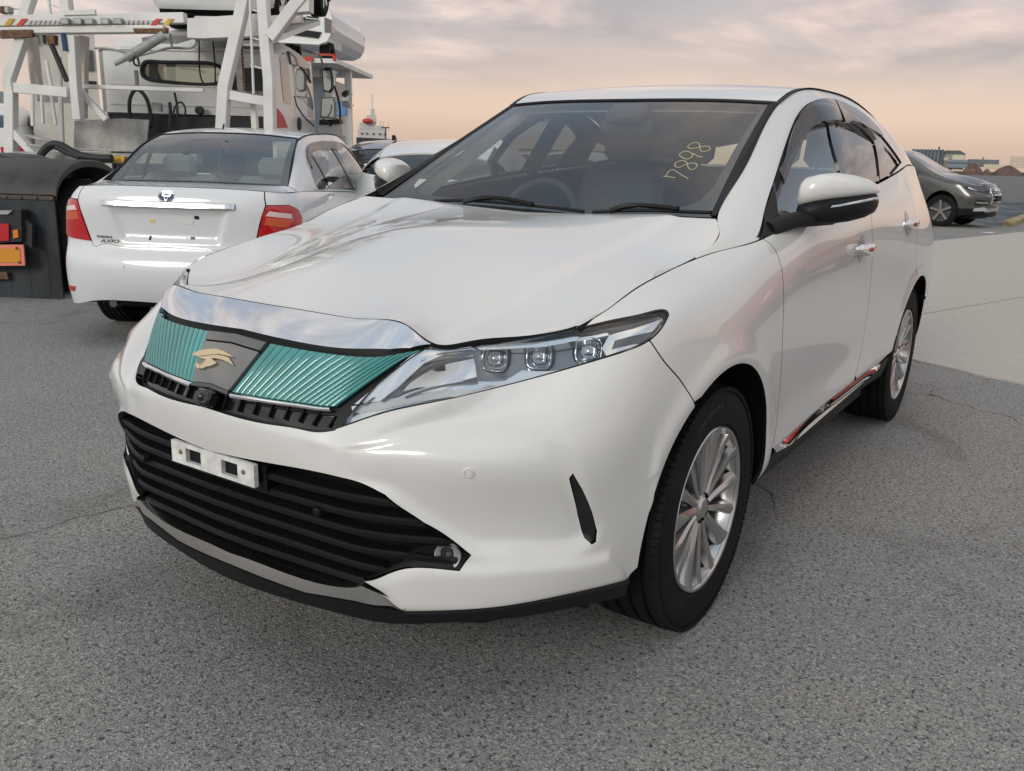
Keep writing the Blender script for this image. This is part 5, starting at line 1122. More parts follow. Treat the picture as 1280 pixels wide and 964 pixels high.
for x0 in (-1.3, 1.3):
    for s_ in (1, -1):
        make_wheel(.315, .185, .19, 10, sed, (x0 if x0 > 0 else -1.36, .735*s_, .312), s_)
        lv = [(x0+.37*math.cos(th), y*s_, .305+.37*math.sin(th)) for th in np.linspace(rad(-15), rad(195), 30) for y in (.50, .62, .825)]
        MB().add(lv, [(i*3+j, i*3+j+1, (i+1)*3+j+1, (i+1)*3+j) for i in range(29) for j in range(2)]+[tuple(i*3 for i in range(30))], True).build('arch_liner', BLACKP, sed)
MB().cbox((0, 0, .27), (3.9, 1.15, .12), .02).build('underbody', BLACKP, sed)
MB().tube([(-1.9, .42, .27), (-2.16, .42, .265)], .026, 10).build('exhaust', DKMETAL, sed)
MB().cbox((-1.45, 0, 1.0), (.5, 1.3, .05), .01).build('parcel_shelf', SEATG, sed)
for y in (-.37, .37):
    s_ = MB().cbox((-1.05, y, .80), (.16, .62, .60), .05).build('rear_seat', SEATG, sed); MB().cbox((-1.1, y, 1.16), (.09, .26, .16), .04).build('headrest', SEATG, s_)
    s_ = MB().cbox((.0, y, .78), (.16, .48, .62), .05).build('front_seat', SEATG, sed); MB().cbox((-.05, y, 1.17), (.09, .25, .17), .04).build('headrest', SEATG, s_)
MB().prism([(.5, .93), (.95, .93), (.95, .6), (.6, .6)], -.7, .7).build('dashboard', TRIM, sed)
V, F, Nn = srf.patch(np.concatenate([Sr(te+[.008, 0, 0]), Sr(crv(sT[2:7], 30)-[0, .012, 0]), Sr(np.array([(.36, .3, 0), (.38, 0, 0)]))]), h=.08, off=-.03, flange=0); sjoin('headliner', (V, F, Nn), LINER)
for s_ in (1, -1):
    MB().cbox((.62, .90*s_, 1.0), (.10, .20, .13), .035).build('door_mirror', WHITE2, sed)
MB().bar((-1.15, 0, 1.44), (-1.13, 0, 1.47), .01).build('aerial', BLACKP, sed)
# ------------------------------------------------------------------ ground, quay, sea, far shore
def asphalt_mat():
    M = bpy.data.materials.new('worn_asphalt'); M.use_nodes = True; nt = M.node_tree; N = nt.nodes; L = nt.links; b = N['Principled BSDF']
    tc = N.new('ShaderNodeTexCoord')
    def noise(s, d=4, r=.6, dist=0., mp=None):
        n = N.new('ShaderNodeTexNoise'); n.inputs['Scale'].default_value = s; n.inputs['Detail'].default_value = d; n.inputs['Roughness'].default_value = r; n.inputs['Distortion'].default_value = dist
        L.new(tc.outputs['Object'], n.inputs[0]); return n.outputs[0]
    def ramp(f, st):
        n = N.new('ShaderNodeValToRGB'); e = n.color_ramp.elements
        while len(e) < len(st): e.new(.5)
        for el, (p, c) in zip(e, st): el.position = p; el.color = (*c, 1)
        L.new(f, n.inputs[0]); return n.outputs[0]
    def mix(f, a, c, mode='MIX'):
        n = N.new('ShaderNodeMix'); n.data_type = 'RGBA'; n.blend_type = mode
        for s, v in ((n.inputs[0], f), (n.inputs[6], a), (n.inputs[7], c)):
            if isinstance(v, (int, float)): s.default_value = v
            elif isinstance(v, tuple): s.default_value = (*v, 1)
            else: L.new(v, s)
        return n.outputs[2]
    vo = N.new('ShaderNodeTexVoronoi'); vo.inputs['Scale'].default_value = 190; vo.inputs['Randomness'].default_value = 1; L.new(tc.outputs['Object'], vo.inputs[0])
    stone = ramp(vo.outputs['Color'], [(.0, (.11, .11, .112)), (.35, (.262, .262, .258)), (.7, (.33, .328, .318)), (1, (.55, .535, .51))])
    pits = ramp(noise(70, 5, .65), [(.35, (.16, .16, .17)), (.46, (1, 1, 1))])
    fine = ramp(noise(320, 3, .6), [(.3, (.62, .62, .62)), (.7, (1.25, 1.25, 1.25))])
    big = ramp(noise(.55, 5, .55), [(.35, (.92, .93, .95)), (.65, (1.08, 1.04, .98))])
    stain = ramp(noise(1.1, 7, .65, .8), [(.36, (.78, .77, .76)), (.46, (1, 1, 1))])
    c = mix(1., stone, pits, 'MULTIPLY'); c = mix(1., c, fine, 'MULTIPLY'); c = mix(1., c, big, 'MULTIPLY'); c = mix(1., c, stain, 'MULTIPLY')
    ve = N.new('ShaderNodeTexVoronoi'); ve.feature = 'DISTANCE_TO_EDGE'; ve.inputs['Scale'].default_value = .42
    wn = N.new('ShaderNodeTexNoise'); wn.inputs['Scale'].default_value = 2.3; wn.inputs['Detail'].default_value = 5; L.new(tc.outputs['Object'], wn.inputs[0])
    wm = N.new('ShaderNodeVectorMath'); wm.operation = 'MULTIPLY_ADD'; L.new(wn.outputs['Color'], wm.inputs[0]); wm.inputs[1].default_value = (.55, .55, 0); L.new(tc.outputs['Object'], wm.inputs[2]); L.new(wm.outputs[0], ve.inputs[0])
    crack = ramp(ve.outputs['Distance'], [(.0012, (.25, .25, .25)), (.004, (1, 1, 1))])
    cmask = ramp(noise(.35, 2, .5), [(.50, (1, 1, 1)), (.56, (0, 0, 0))])
    c = mix(1., c, mix(cmask, crack, (1., 1., 1.)), 'MULTIPLY')
    L.new(c, b.inputs['Base Color']); b.inputs['Roughness'].default_value = .82; b.inputs['Specular IOR Level'].default_value = .35
    h = N.new('ShaderNodeMath'); h.operation = 'ADD'; L.new(vo.outputs['Distance'], h.inputs[0]); L.new(noise(70, 5, .65), h.inputs[1])
    bp = N.new('ShaderNodeBump'); bp.inputs['Strength'].default_value = .4; bp.inputs['Distance'].default_value = .006; L.new(h.outputs[0], bp.inputs['Height']); L.new(bp.outputs[0], b.inputs['Normal'])
    return M
def sheet(name, pts, z, material, kind=None, thick=0.):
    mb = MB(); n = len(pts); mb.add([(x, y, z) for x, y in pts], [tuple(range(n))])
    if thick: mb.add([(x, y, z) for x, y in pts]+[(x, y, z-thick) for x, y in pts], [(i, (i+1) % n, n+(i+1) % n, n+i) for i in range(n)])
    o = mb.build(name, material, fix=False)
    if kind: tag(o, kind=kind)
    return o
land = [(-23.4, -260), (260, -260), (260, 260), (-55, 260), (-52, -.1), (-22.9, -.62)]
ground = sheet('ground', land, 0, asphalt_mat(), 'structure', 3.)
# loose grit on the tarmac
mb = MB(); tet = [(1, 0, -.7), (-.6, .9, -.6), (-.5, -.8, -.7), (.1, .1, .8), (.6, .5, .2)]
for k in range(900):
    d = 1.3+4.5*RNG.random()**1.5; a = CAM_YAW+RNG.uniform(-.75, .75); p = CAM_POS[:2]+d*np.array([math.cos(a), math.sin(a)]); r = RNG.uniform(.0012, .0038); t = RNG.uniform(0, 6.28); c_, s_ = math.cos(t), math.sin(t)
    mb.add([(p[0]+r*(c_*x-s_*y), p[1]+r*(s_*x+c_*y), r*.6+r*z*.7) for x, y, z in tet], [(0, 1, 4), (1, 3, 4), (0, 4, 3), (1, 2, 3), (0, 3, 2)])
tag(mb.build('grit', mat('pale_grit', (.42, .40, .37), .85, noise=(40, .5, 2))), 'loose pale grit scattered over the tarmac in front of the SUV', 'grit', kind='stuff')
CONC = mat('old_concrete', (.47, .435, .385), .85, noise=(26, .09, 9), bump=(160, .2, .002))
apron = empty('concrete_apron'); tag(apron, kind='structure')
S1 = [(-4.98, -.72), (-4.16, 1.17), (-1.0, 8.4), (4, 20), (-9.09, 20), (-9.09, 1.17), (-6.62, .38), (-5.6, -.72+.79)]
def slab(pts, z=.007): 
    o = sheet('concrete_slab', pts, z, CONC, None, .02); o.parent = apron; return o
d_ = np.array([.4, .92])/np.linalg.norm([.4, .92]); nrm2 = np.array([-d_[1], d_[0]])
P0 = np.array([-4.33, .70]); e0 = P0-d_*1.6; e1 = P0+d_*22
_t = np.linspace(0, 1, 160); _j = e0+(e1-e0)*_t[:, None]**1.6+nrm2*RNG.uniform(-.028, .02, (160, 1)); slab([tuple(q) for q in _j]+[tuple(e1+nrm2*.13), tuple(e0+nrm2*.13)], .009)
i0, i1 = e0+nrm2*.138, e1+nrm2*.138
slab([tuple(i0), tuple(i1), (-9.085, float(i1[1])), (-9.085, 1.16), (-6.605, .382), (-5.39, -.002)])
slab([(-5.41, -.018), (-6.613, .367), (-9.094, 1.15), (-9.094, -.75), (-5.5, -.75)], .0085)
slab([(-9.115, -.76), (-9.115, float(i1[1])), (-22.6, float(i1[1])), (-22.6, .30), (-21.1, .02), (-16.05, -1.1)], .007)
# quay wall cap and low kerb beside the pier
KERB = mat('stained_kerb', (.34, .27, .14), .85, noise=(5, .45, 6), bump=(30, .4, .01))
for k in range(9):
    a = np.array([-23.1-k*3.1, -.50+.02*k]); b = a+np.array([-3.0, .02]); tag(MB().bar((*a, .06), (*b, .06), .26, .15).build('quay_kerb', KERB, bevel=.02), 'weathered yellowish kerb block along the water edge at far right' , 'kerb', 'kerb blocks along the quay')
tag(MB().add([(-19.95, -.62, .010), (-19.75, -.75, .012), (-19.62, -.50, .009), (-19.9, -.40, .012)], [(0, 1, 2, 3)]).build('litter', mat('white_litter', (.8, .8, .78), .7)), 'scrap of white litter lying on the dark tarmac near the water', 'litter')
def water_mat():
    M = bpy.data.materials.new('sea_water'); M.use_nodes = True; nt = M.node_tree; N = nt.nodes; L = nt.links; b = N['Principled BSDF']
    b.inputs['Base Color'].default_value = (.04, .065, .075, 1); b.inputs['Roughness'].default_value = .32; b.inputs['IOR'].default_value = 1.33
    tc = N.new('ShaderNodeTexCoord'); mp = N.new('ShaderNodeMapping'); mp.inputs['Scale'].default_value = (1, .45, 1); mp.inputs['Rotation'].default_value = (0, 0, rad(20)); L.new(tc.outputs['Object'], mp.inputs[0])
    n = N.new('ShaderNodeTexNoise'); n.inputs['Scale'].default_value = .75; n.inputs['Detail'].default_value = 7; n.inputs['Roughness'].default_value = .62; n.inputs['Distortion'].default_value = .6; L.new(mp.outputs[0], n.inputs[0])
    bp = N.new('ShaderNodeBump'); bp.inputs['Strength'].default_value = 1.; bp.inputs['Distance'].default_value = 2.2; L.new(n.outputs[0], bp.inputs['Height']); L.new(bp.outputs[0], b.inputs['Normal'])
    return M
# sea: near part has real waves
def sea():
    xs = -23.-np.r_[np.linspace(0, 60, 130), 60+np.geomspace(.5, 9000, 60)]; ys = np.r_[-np.geomspace(9000, 60, 20), np.linspace(-50, 60, 130), np.geomspace(70, 9000, 20)]
    X, Y = np.meshgrid(xs, ys, indexing='ij'); Z = np.full_like(X, -1.7); fade = np.clip(1-np.abs(X+23)/400, 0, 1)
    for k in range(14):
        a = RNG.uniform(-.7, .7)+.4; l = RNG.uniform(1.8, 9); Z += fade*.020*l**.8*np.sin((X*math.cos(a)+Y*math.sin(a))*2*math.pi/l+RNG.uniform(0, 6.3))
    a, b = X.shape; idx = np.arange(a*b).reshape(a, b); q = np.stack([idx[:-1, :-1], idx[1:, :-1], idx[1:, 1:], idx[:-1, 1:]], -1).reshape(-1, 4)
    mb = MB(); mb.add(np.stack([X, Y, Z], -1).reshape(-1, 3), q, True); return tag(mb.build('sea', water_mat()), kind='structure')
sea()
def far_at(px, py_off, D, z=0.):
    """ground-plan point at forward distance D seen in picture column px"""
    d = ray_dir(px, 200); d = d/np.dot(d, CR[2]); return CAM_POS[:2]+d[:2]*D
def horizon_y(px):
    k = (px-IW/2)/CAM_F; t = -(k*CR[0][2]+CR[2][2])/CR[1][2]; return IH/2-CAM_F*t
def facing(px): 
    d = ray_dir(px, 200); return math.atan2(d[1], d[0])
def zat(px, py, D): return CAM_POS[2]+(horizon_y(px)-py)*D/CAM_F*1.0
def far_block(name, px0, px1, ytop, ybot, D, depth, material, label, cat_, group=None, roof=None, parent=None):
    a, b = far_at(px0, 0, D), far_at(px1, 0, D); c = (a+b)/2; rz = facing((px0+px1)/2); w = np.linalg.norm(b-a); z1, z0 = zat((px0+px1)/2, ytop, D), zat((px0+px1)/2, ybot, D)
    o = empty(name, (c[0], c[1], z0), rz, label, cat_, group); h = z1-z0
    MB().box((0, -w/2, 0), (depth, w/2, h)).build('wall', material, o)
    if roof: MB().prism([(-w/2-.6, h), (w/2+.6, h), (w/2*.55, h+roof[0]), (-w/2*.55, h+roof[0])], -.5, depth+.5, 'x').build('roof', roof[1], o)
    return o, w, h
DF = 900.
MGREY = mat('blue_grey_cladding', (.15, .17, .19), .7, noise=(.15, .2, 3)); MDK = mat('dark_cladding', (.11, .115, .12), .7); MCRM = mat('cream_wall', (.66, .56, .42), .8); MWARM = mat('pale_wall', (.55, .50, .44), .8)
MBLU = mat('steel_blue_wall', (.22, .26, .31), .7); SHORE = mat('shore_earth', (.13, .11, .09), .95, noise=(.06, .4, 5))
# grey silos and warehouses across the water
o, w, h = far_block('storage_silos', 1140, 1177, 189, 211, DF, 18, MGREY, 'dark blue-grey silo block on the far shore beside a gabled shed', 'building')
for k in range(9): MB().lathe([(w/18*1.02, 0), (w/18*1.02, h+.6), (0, h+1.6)], 14, 'z', (-.4, -w/2+w*(k+.5)/9, 0)).build('silo', MGREY if k else MDK, o)
MB().box((2, -w*.36, h), (6, -w*.30, h+4)).build('lift_head', MDK, o)
o, w, h = far_block('gabled_shed', 1176, 1204, 193, 212, DF-6, 30, mat('grey_shed', (.30, .29, .28), .8), 'grey gabled shed with lit cream front on the far shore', 'building', roof=(3.2, MDK))
MB().box((-1, -w*.48, h*.35), (-.1, 0, h*.92)).build('lit_front', MCRM, o); MB().box((-1, w*.15, h*.55), (-.1, w*.42, h*.75)).build('opening', MCRM, o); MB().box((-1, -w*.48, h*.0), (-.1, -w*.05, h*.25)).build('lower_front', MCRM, o)  # low sun's glow on the grey front put into the cream panels' colour
o, w, h = far_block('blue_hall', 1185, 1209, 200, 210, DF-12, 14, MBLU, 'low steel-blue hall in front of the gabled shed', 'building'); MB().box((-.6, -w*.5, h*.55), (-.05, w*.5, h*.66)).build('window_band', MDK, o)
o, w, h = far_block('long_hall', 1212, 1247, 200, 209, DF, 20, MGREY, 'long low grey-blue hall right of the gabled shed', 'building'); MB().box((3, w*.0, h), (8, w*.04, h+2.5)).build('roof_vent', MDK, o)
o, w, h = far_block('low_store', 1232, 1252, 206, 212, DF-10, 12, MCRM, 'small cream store in front of the long low hall', 'building')
o, w, h = far_block('cream_block', 1265, 1300, 196, 210, DF, 25, MCRM, 'tall cream block at the right edge of the far shore', 'building')
for r_ in range(3):
    for c_ in range(6): MB().box((-.25, -w/2+w*(c_+.25)/6, h*(.2+.26*r_)), (-.02, -w/2+w*(c_+.7)/6, h*(.34+.26*r_))).build('window', MWARM, o)
MB().bar((4, -w*.42, h), (4, -w*.42, h+7), .8).build('mast', MDK, o)
# quay wall and heaps along the far shore
mb = MB(); pts = [(far_at(px, 0, DF-25), zat(px, 213, DF-25)+RNG.uniform(-.4, .4)) for px in range(-900, 2300, 14)]
vs = []; 
for (p, z) in pts:
    q = p+(p-CAM_POS[:2])/np.linalg.norm(p-CAM_POS[:2])*700; vs += [(p[0], p[1], -2.2), (p[0], p[1], z*.35+.2), (q[0], q[1], z*.4+.6)]
mb.add(vs, [(i*3+j, (i+1)*3+j, (i+1)*3+j+1, i*3+j+1) for i in range(len(pts)-1) for j in range(2)]); tag(mb.build('far_shore', SHORE), kind='structure')
for i, (px, w_, hh, c, lb) in enumerate(((1178, 26, 5.5, (.17, .11, .09), 'low brown ore heap in front of the gabled shed'), (1218, 22, 8.5, (.16, .09, .075), 'tall reddish ore heap right of the blue hall'), (1262, 30, 7.5, (.13, .085, .075), 'broad dark red heap below the cream block'), (1236, 9, 4.0, (.18, .10, .08), 'small reddish heap in front of the cream store'), (1293, 20, 5, (.14, .10, .09), 'dark heap cut by the right edge of the picture'), (1160, 16, 3.5, (.16, .12, .10), 'low pale brown heap under the dark silos'))):
    p = far_at(px, 0, DF-22); R_ = w_/2*DF/CAM_F*1.25; mb = MB(); vs = []
    for k in range(24):
        a = 2*math.pi*k/24
        for f, z in ((1, -.5), (.72, .36), (.42, .74), (.16, .96), (.0, 1.)): vs.append((R_*f*math.cos(a)*(1+.12*math.sin(3*a+i)), R_*f*math.sin(a), hh*z*(1+.1*math.sin(5*a+i)*(f < .9))))
    mb.add(vs, [(k*5+j, ((k+1) % 24)*5+j, ((k+1) % 24)*5+j+1, k*5+j+1) for k in range(24) for j in range(4)], True); o = mb.build('ore_heap', mat('ore_%d' % i, c, .95, noise=(.2, .3, 4))); o.location = (p[0], p[1], .2); tag(o, lb, 'heap', 'ore heaps on the far shore')
# moored ship behind the lorries
SHIPD = 210.; sp = far_at(462, 0, SHIPD); ship = empty('moored_ship', (sp[0], sp[1], -1.7), facing(462), 'distant white ship superstructure with red lifeboat beyond the truck mirrors', 'ship'); kx = SHIPD/CAM_F
hy0 = horizon_y(462); zz = lambda y: CAM_POS[2]+1.7+(hy0-y)*kx
WSH = mat('ship_white', (.62, .60, .56), .7); HUL = mat('ship_hull', (.045, .042, .045), .6)
MB().prism([(-16*kx, 0), (82*kx, 0), (88*kx, zz(178)), (60*kx, zz(177)), (30*kx, zz(174)), (-16*kx, zz(173))][::1], 0, 12, 'x').xf(Matrix.Diagonal((1, -1, 1, 1))).build('hull', HUL, ship)
for a, b, t, l in ((-14, 22, 163, 174), (-12, 8, 155, 163), (-3, 9, 146, 155), (2, 7, 138, 146), (9, 18, 158, 163)): MB().box((1, -b*kx, zz(l)), (7, -a*kx, zz(t))).build('deckhouse', WSH, ship)
for a in (-10, -4, 4, 12, 18): MB().box((.7, -(a+2)*kx, zz(169)), (1.05, -a*kx, zz(167))).build('deckhouse_window', MDK, ship)
MB().lathe([(.0, -1.3), (.35, -1.1), (.6, -.4), (.6, .4), (.35, 1.1), (0, 1.3)], 12, 'y', (.2, 2*kx, zz(153))).build('lifeboat', mat('lifeboat_red', (.55, .06, .03), .5), ship)
MB().bar((3, -4*kx, zz(138)), (3, -4*kx, zz(120)), .25).build('mast', WSH, ship)
for a in (14, 18, 24): MB().bar((3, -a*kx, zz(164)), (3, -a*kx, zz(152)), .12).build('derrick', WSH, ship)
for a in range(-14, 24, 3): MB().bar((.9, -a*kx, zz(163)), (.9, -a*kx, zz(161)), .05).build('rail_post', WSH, ship)
lp = far_at(482, 0, 120); z1 = CAM_POS[2]+(horizon_y(482)-161)*120/CAM_F
lpo = empty('lamp_post', (lp[0], lp[1], 0), facing(482), 'thin distant lamp post with short crossbar right of the ship', 'lamp post'); MB().tube([(0, 0, 0), (0, 0, z1)], .09, 6).build('pole', DKMETAL, lpo); MB().cbox((0, 0, z1), (.2, 1.1, .16)).build('lamp_head', DKMETAL, lpo)
# long low bank closing the view on the left
for i, (a, b, t, D, c, lb) in enumerate(((20, 110, 146, 160, (.30, .31, .32), 'long pale grey shed seen through the white truck frame'), (520, 760, 186, 600, (.16, .19, .20), 'low hazy blue-grey sheds on the shore seen through the SUV cabin'), (-60, 12, 116, 70, (.32, .33, .35), 'grey shed wall at the left edge behind the van'))):
    far_block('shed', a, b, t, horizon_y((a+b)/2)+2, D, 12, mat('shed_wall_%d' % i, c, .8), lb, 'shed')
# ------------------------------------------------------------------ car carrier tractor, seen from behind
TH = -2.60; TF = np.array([math.cos(TH), math.sin(TH)]); TL = np.array([-math.sin(TH), math.cos(TH)])
_o = far_at(236, 0, 11.6)
truck = empty('carrier_truck', (_o[0], _o[1], 0), TH, 'white car carrier truck with steel gantry and black mudguards left of the sedan', 'truck')
def tray(px, py):
    d = ray_dir(px, py); o = CAM_POS-np.array([_o[0], _o[1], 0]); Rm = np.array([[TF[0], TF[1], 0], [TL[0], TL[1], 0], [0, 0, 1]]); return Rm @ o, Rm @ d
def tp(px, py, xl):
    o, d = tray(px, py); return o+d*((xl-o[0])/d[0])
def tpy(px, py, yl):
    o, d = tray(px, py); return o+d*((yl-o[1])/d[1])
TW = mat('truck_white', (.72, .71, .68), .42, noise=(2.4, .10, 7)); TWR = mat('truck_white_rusty', (.66, .63, .59), .6, noise=(9, .5, 6, (.50, .42, .34)))
TG = mat('galvanised', (.34, .34, .33), .5, metal=.4, noise=(8, .25, 4)); TB = mat('truck_black', (.020, .021, .024), .6, noise=(6, .5, 5)); TRED = mat('red_paint', (.55, .03, .02), .4); TYEL = mat('yellow_paint', (.62, .38, .04), .5, noise=(12, .3, 4))
RUST = mat('rust', (.16, .09, .055), .85, noise=(20, .4, 4))
MLAP = mat('mudguard_plastic', (.05, .047, .044), .55, noise=(3, .4, 5)); RUBF = mat('flap_rubber', (.030, .036, .042), .65, noise=(2.5, .6, 6))
kpx = lambda xl: (11.6+xl)/CAM_F
def beam(pts, wpx, xl, dep=.09, m_=None, name='gantry_beam', xl2=None):
    """beam through picture points on the plane x = xl (a run of straight members)"""
    P = [tp(px, py, xl if xl2 is None else xl+(xl2-xl)*i/(len(pts)-1)) for i, (px, py) in enumerate(pts)]
    w = wpx*kpx(xl); mb = MB(); ws_ = [w]*len(P)
    vs = []
    for i, p in enumerate(P):
        a = P[max(0, i-1)]; b = P[min(len(P)-1, i+1)]; d = b-a; d[0] = 0; d /= np.linalg.norm(d); n = np.array([0, -d[2], d[1]])
        vs += [p+n*w/2-[dep/2, 0, 0], p-n*w/2-[dep/2, 0, 0], p-n*w/2+[dep/2, 0, 0], p+n*w/2+[dep/2, 0, 0]]
    k = len(P); fs = [(i*4+j, i*4+(j+1) % 4, (i+1)*4+(j+1) % 4, (i+1)*4+j) for i in range(k-1) for j in range(4)]+[(0, 1, 2, 3), tuple(range(4*k-4, 4*k))]
    return mb.add(vs, fs).build(name, m_ or TW, truck, bevel=.006)
def plate(pts, xl, dep, m_, name, bev=.0):
    P = [tp(*p, xl) for p in pts]; return MB().prism([(p[1], p[2]) for p in P], xl, xl+dep, 'x').build(name, m_, truck, bevel=bev)
def hose(pts, r, xl, m_=None, name='hose', dx=0.):
    P = crv([tp(*p, xl+dx*i) for i, p in enumerate(pts)], 8*len(pts)); return MB().tube(P, r, 8).build(name, m_ or TB, truck)
# cab: back wall, roof, right flank
yR, yL = tp(343, 110, 0)[1], tp(127, 110, 0)[1]; zb, zs, zt = tp(236, 143, 0)[2], tp(236, 66, 0)[2], tp(236, 44, .5)[2]
print('dbg cab', yR, yL, zb, zs, zt)
LC = 1.85
win = [tp(*p, 0) for p in ((177, 84), (181, 78), (200, 77.5), (270, 81), (277, 87), (277, 98), (272, 104), (200, 101.5), (185, 99), (178, 94))]
win = [np.array(q) for q in crv(np.array(win+win[:1]), 44)[:-1]]
def ring_wall():
    mb = MB(); out = [(yR, zb), (yL, zb), (yL, zs), (yL-.08, zs+.06), (yR+.08, zs+.06), (yR, zs)]; k = [(p[1], p[2]) for p in win]
    allp = [Vector(p) for p in out+k]; n0 = len(out); e = [(i, (i+1) % n0) for i in range(n0)]+[(n0+i, n0+(i+1) % len(k)) for i in range(len(k))]
    r = delaunay_2d_cdt(allp, e, [], 0, 1e-7); pv = np.array([tuple(q) for q in r[0]]); F = [f for f in r[2] if not inside(pv[list(f)].mean(0)[None], np.array(k))[0]]
    mb.add([(0, y, z) for y, z in pv], F); mb.add([(0, y, z) for y, z in k]+[(.05, y, z) for y, z in k], [(i, (i+1) % len(k), len(k)+(i+1) % len(k), len(k)+i) for i in range(len(k))]); return mb
cabw = ring_wall().build('cab_back', TW, truck)
MB().tube([(-.005, p[1], p[2]) for p in win], .022, 6, closed=True).build('window_seal', TB, cabw)
MB().add([(.03, p[1], p[2]) for p in win], [tuple(range(len(win)))]).build('rear_window', glass('cab_glass', (.5, .56, .52)), cabw)
for za in (zb+.10, zb+.34): MB().box((-.012, yR+.10, za), (-.002, yL-.10, za+.02)).build('cab_rib', TW, truck)
# roof with sloping back edge and rounded shoulders
prof = [(-.02, zs+.02), (.30, zt-.08), (.60, zt), (1.3, zt-.02), (1.72, zt-.22), (1.85, zt-.5), (1.85, zs), (-.02, zs)]
vs = []
for (x, z) in prof[:6]:
    for f, dz in ((-1, -.26), (-.97, -.10), (-.85, -.02), (0, 0), (.85, -.02), (.97, -.10), (1, -.26)): vs.append((x, (yR+yL)/2+f*(yL-yR)/2, max(zs-.02, z+dz) if x > -.01 else z+dz*.1))
MB().add(vs, [(i*7+j, (i+1)*7+j, (i+1)*7+j+1, i*7+j+1) for i in range(5) for j in range(6)], True).build('cab_roof', TW, truck, sharp=50)
ym = yR
def flank(pts, off, th, m_, name, parent=truck):
    P = [tpy(*p, ym-off) for p in pts]; return MB().prism([(p[0], p[2]) for p in P], ym-off, ym-off+th, 'y').build(name, m_, parent)
MB().prism([(0, zb-.9), (0, zs+.02), (.2, zt-.25), (.9, zt-.15), (1.45, zt-.22), (1.78, zs+.1), (1.9, zb+.2), (1.95, zb-.9)], ym, ym+.05, 'y').build('cab_flank', mat('door_white', (.70, .70, .68), .3, coat=.6), truck)
MB().prism([(0, zb-.9), (0, zs+.02), (.2, zt-.25), (.9, zt-.15), (1.45, zt-.22), (1.78, zs+.1), (1.9, zb+.2), (1.95, zb-.9)], yL-.05, yL, 'y').build('cab_flank', TW, truck)
MB().box((1.88, yR+.06, zb-.9), (1.93, yL-.06, zb+.15)).build('cab_front', TW, truck)
MB().add([(1.9, yR+.06, zb+.15), (1.9, yL-.06, zb+.15), (1.74, yL-.06, zt-.2), (1.74, yR+.06, zt-.2)], [(0, 1, 2, 3)]).build('cab_windscreen', glass('cab_glass', (.5, .56, .52)), truck)
MB().box((.05, yR+.05, zb-.95), (1.85, yL-.05, zb-.02)).build('cab_floor', TB, truck)
flank([(350, 72), (355, 66), (360, 80), (364, 120), (364, 131), (355, 128), (352, 100)], .006, .02, mat('dark_pane', (.06, .055, .055), .1, coat=1.), 'quarter_window')
flank([(367, 84), (372, 80), (386, 92), (391, 122), (392, 138), (380, 126), (370, 120)], .006, .02, mat('cab_pane', (.30, .33, .31), .06, coat=1.), 'door_window')
flank([(361, 64), (377, 70), (386, 80), (390, 104), (386, 96), (378, 84), (365, 80)], .03, .03, mat('visor_grey', (.12, .11, .105), .2, coat=1.), 'door_visor')
flank([(342.5, 134), (348, 136), (355, 146), (360, 160), (342.5, 160)], .004, .01, TRED, 'red_panel')
MB().tube([tpy(*p, ym-.004) for p in ((368, 120), (371, 132), (380, 146), (393, 158))], .008, 5).build('door_line', TB, truck)
p = tpy(374, 155, ym-.004); MB().lathe([(.0, 0), (.085, 0), (.09, .012), (.05, .014), (.045, .0)], 20, 'y', tuple(p-[0, .012, 0])).build('cab_badge', TB, truck)
# door mirrors on bent arms
ymr = ym-.22
def mpt(px, py, dy=0.): return tpy(px, py, ymr-dy)
MB().tube(crv([tpy(376, 62, ym), mpt(392, 66), mpt(401, 72), mpt(404, 86)], 16), .016, 6).build('mirror_arm', TG, truck)
for nm, pts, mm_ in (('mirror', [(402, 86), (413, 87), (415, 96), (415, 112), (411, 116), (404, 114)], TB), ('mirror', [(401, 122), (417, 121), (420, 130), (419, 149), (400, 147)], TG)):
    P = [mpt(*q) for q in pts]; x0 = np.mean([q[0] for q in P]); 
    P2 = [tp(*q, x0) for q in pts]; MB().prism([(q[1], q[2]) for q in P2], x0, x0+.10, 'x').build('door_mirror', mm_, truck, bevel=.015); c = np.mean(P2, axis=0)
    MB().prism([(c[1]+(q[1]-c[1])*.8, c[2]+(q[2]-c[2])*.86) for q in P2], x0-.012, x0-.002, 'x').build('mirror_glass', mat('mirror_silver', (.75, .76, .74), .03, metal=1.), truck)
P2 = [tp(*q, x0+.5) for q in ((427, 116), (431, 113), (437, 113), (440, 117), (440, 132), (436, 135), (428, 133))]; MB().prism([(q[1], q[2]) for q in P2], x0+.5, x0+.62, 'x').build('door_mirror', CHROME, truck, bevel=.02)
MB().tube(crv([mpt(404, 150), mpt(425, 152), mpt(424, 130), mpt(418, 108)], 20), .016, 6).build('mirror_arm', TB, truck)
plate([(399, 150), (424, 149), (425, 155), (399, 156)], x0+.05, .2, TB, 'mirror_foot')
plate([(398, 156), (428, 155), (428, 170), (398, 170)], x0+.08, .2, TW, 'cab_corner')
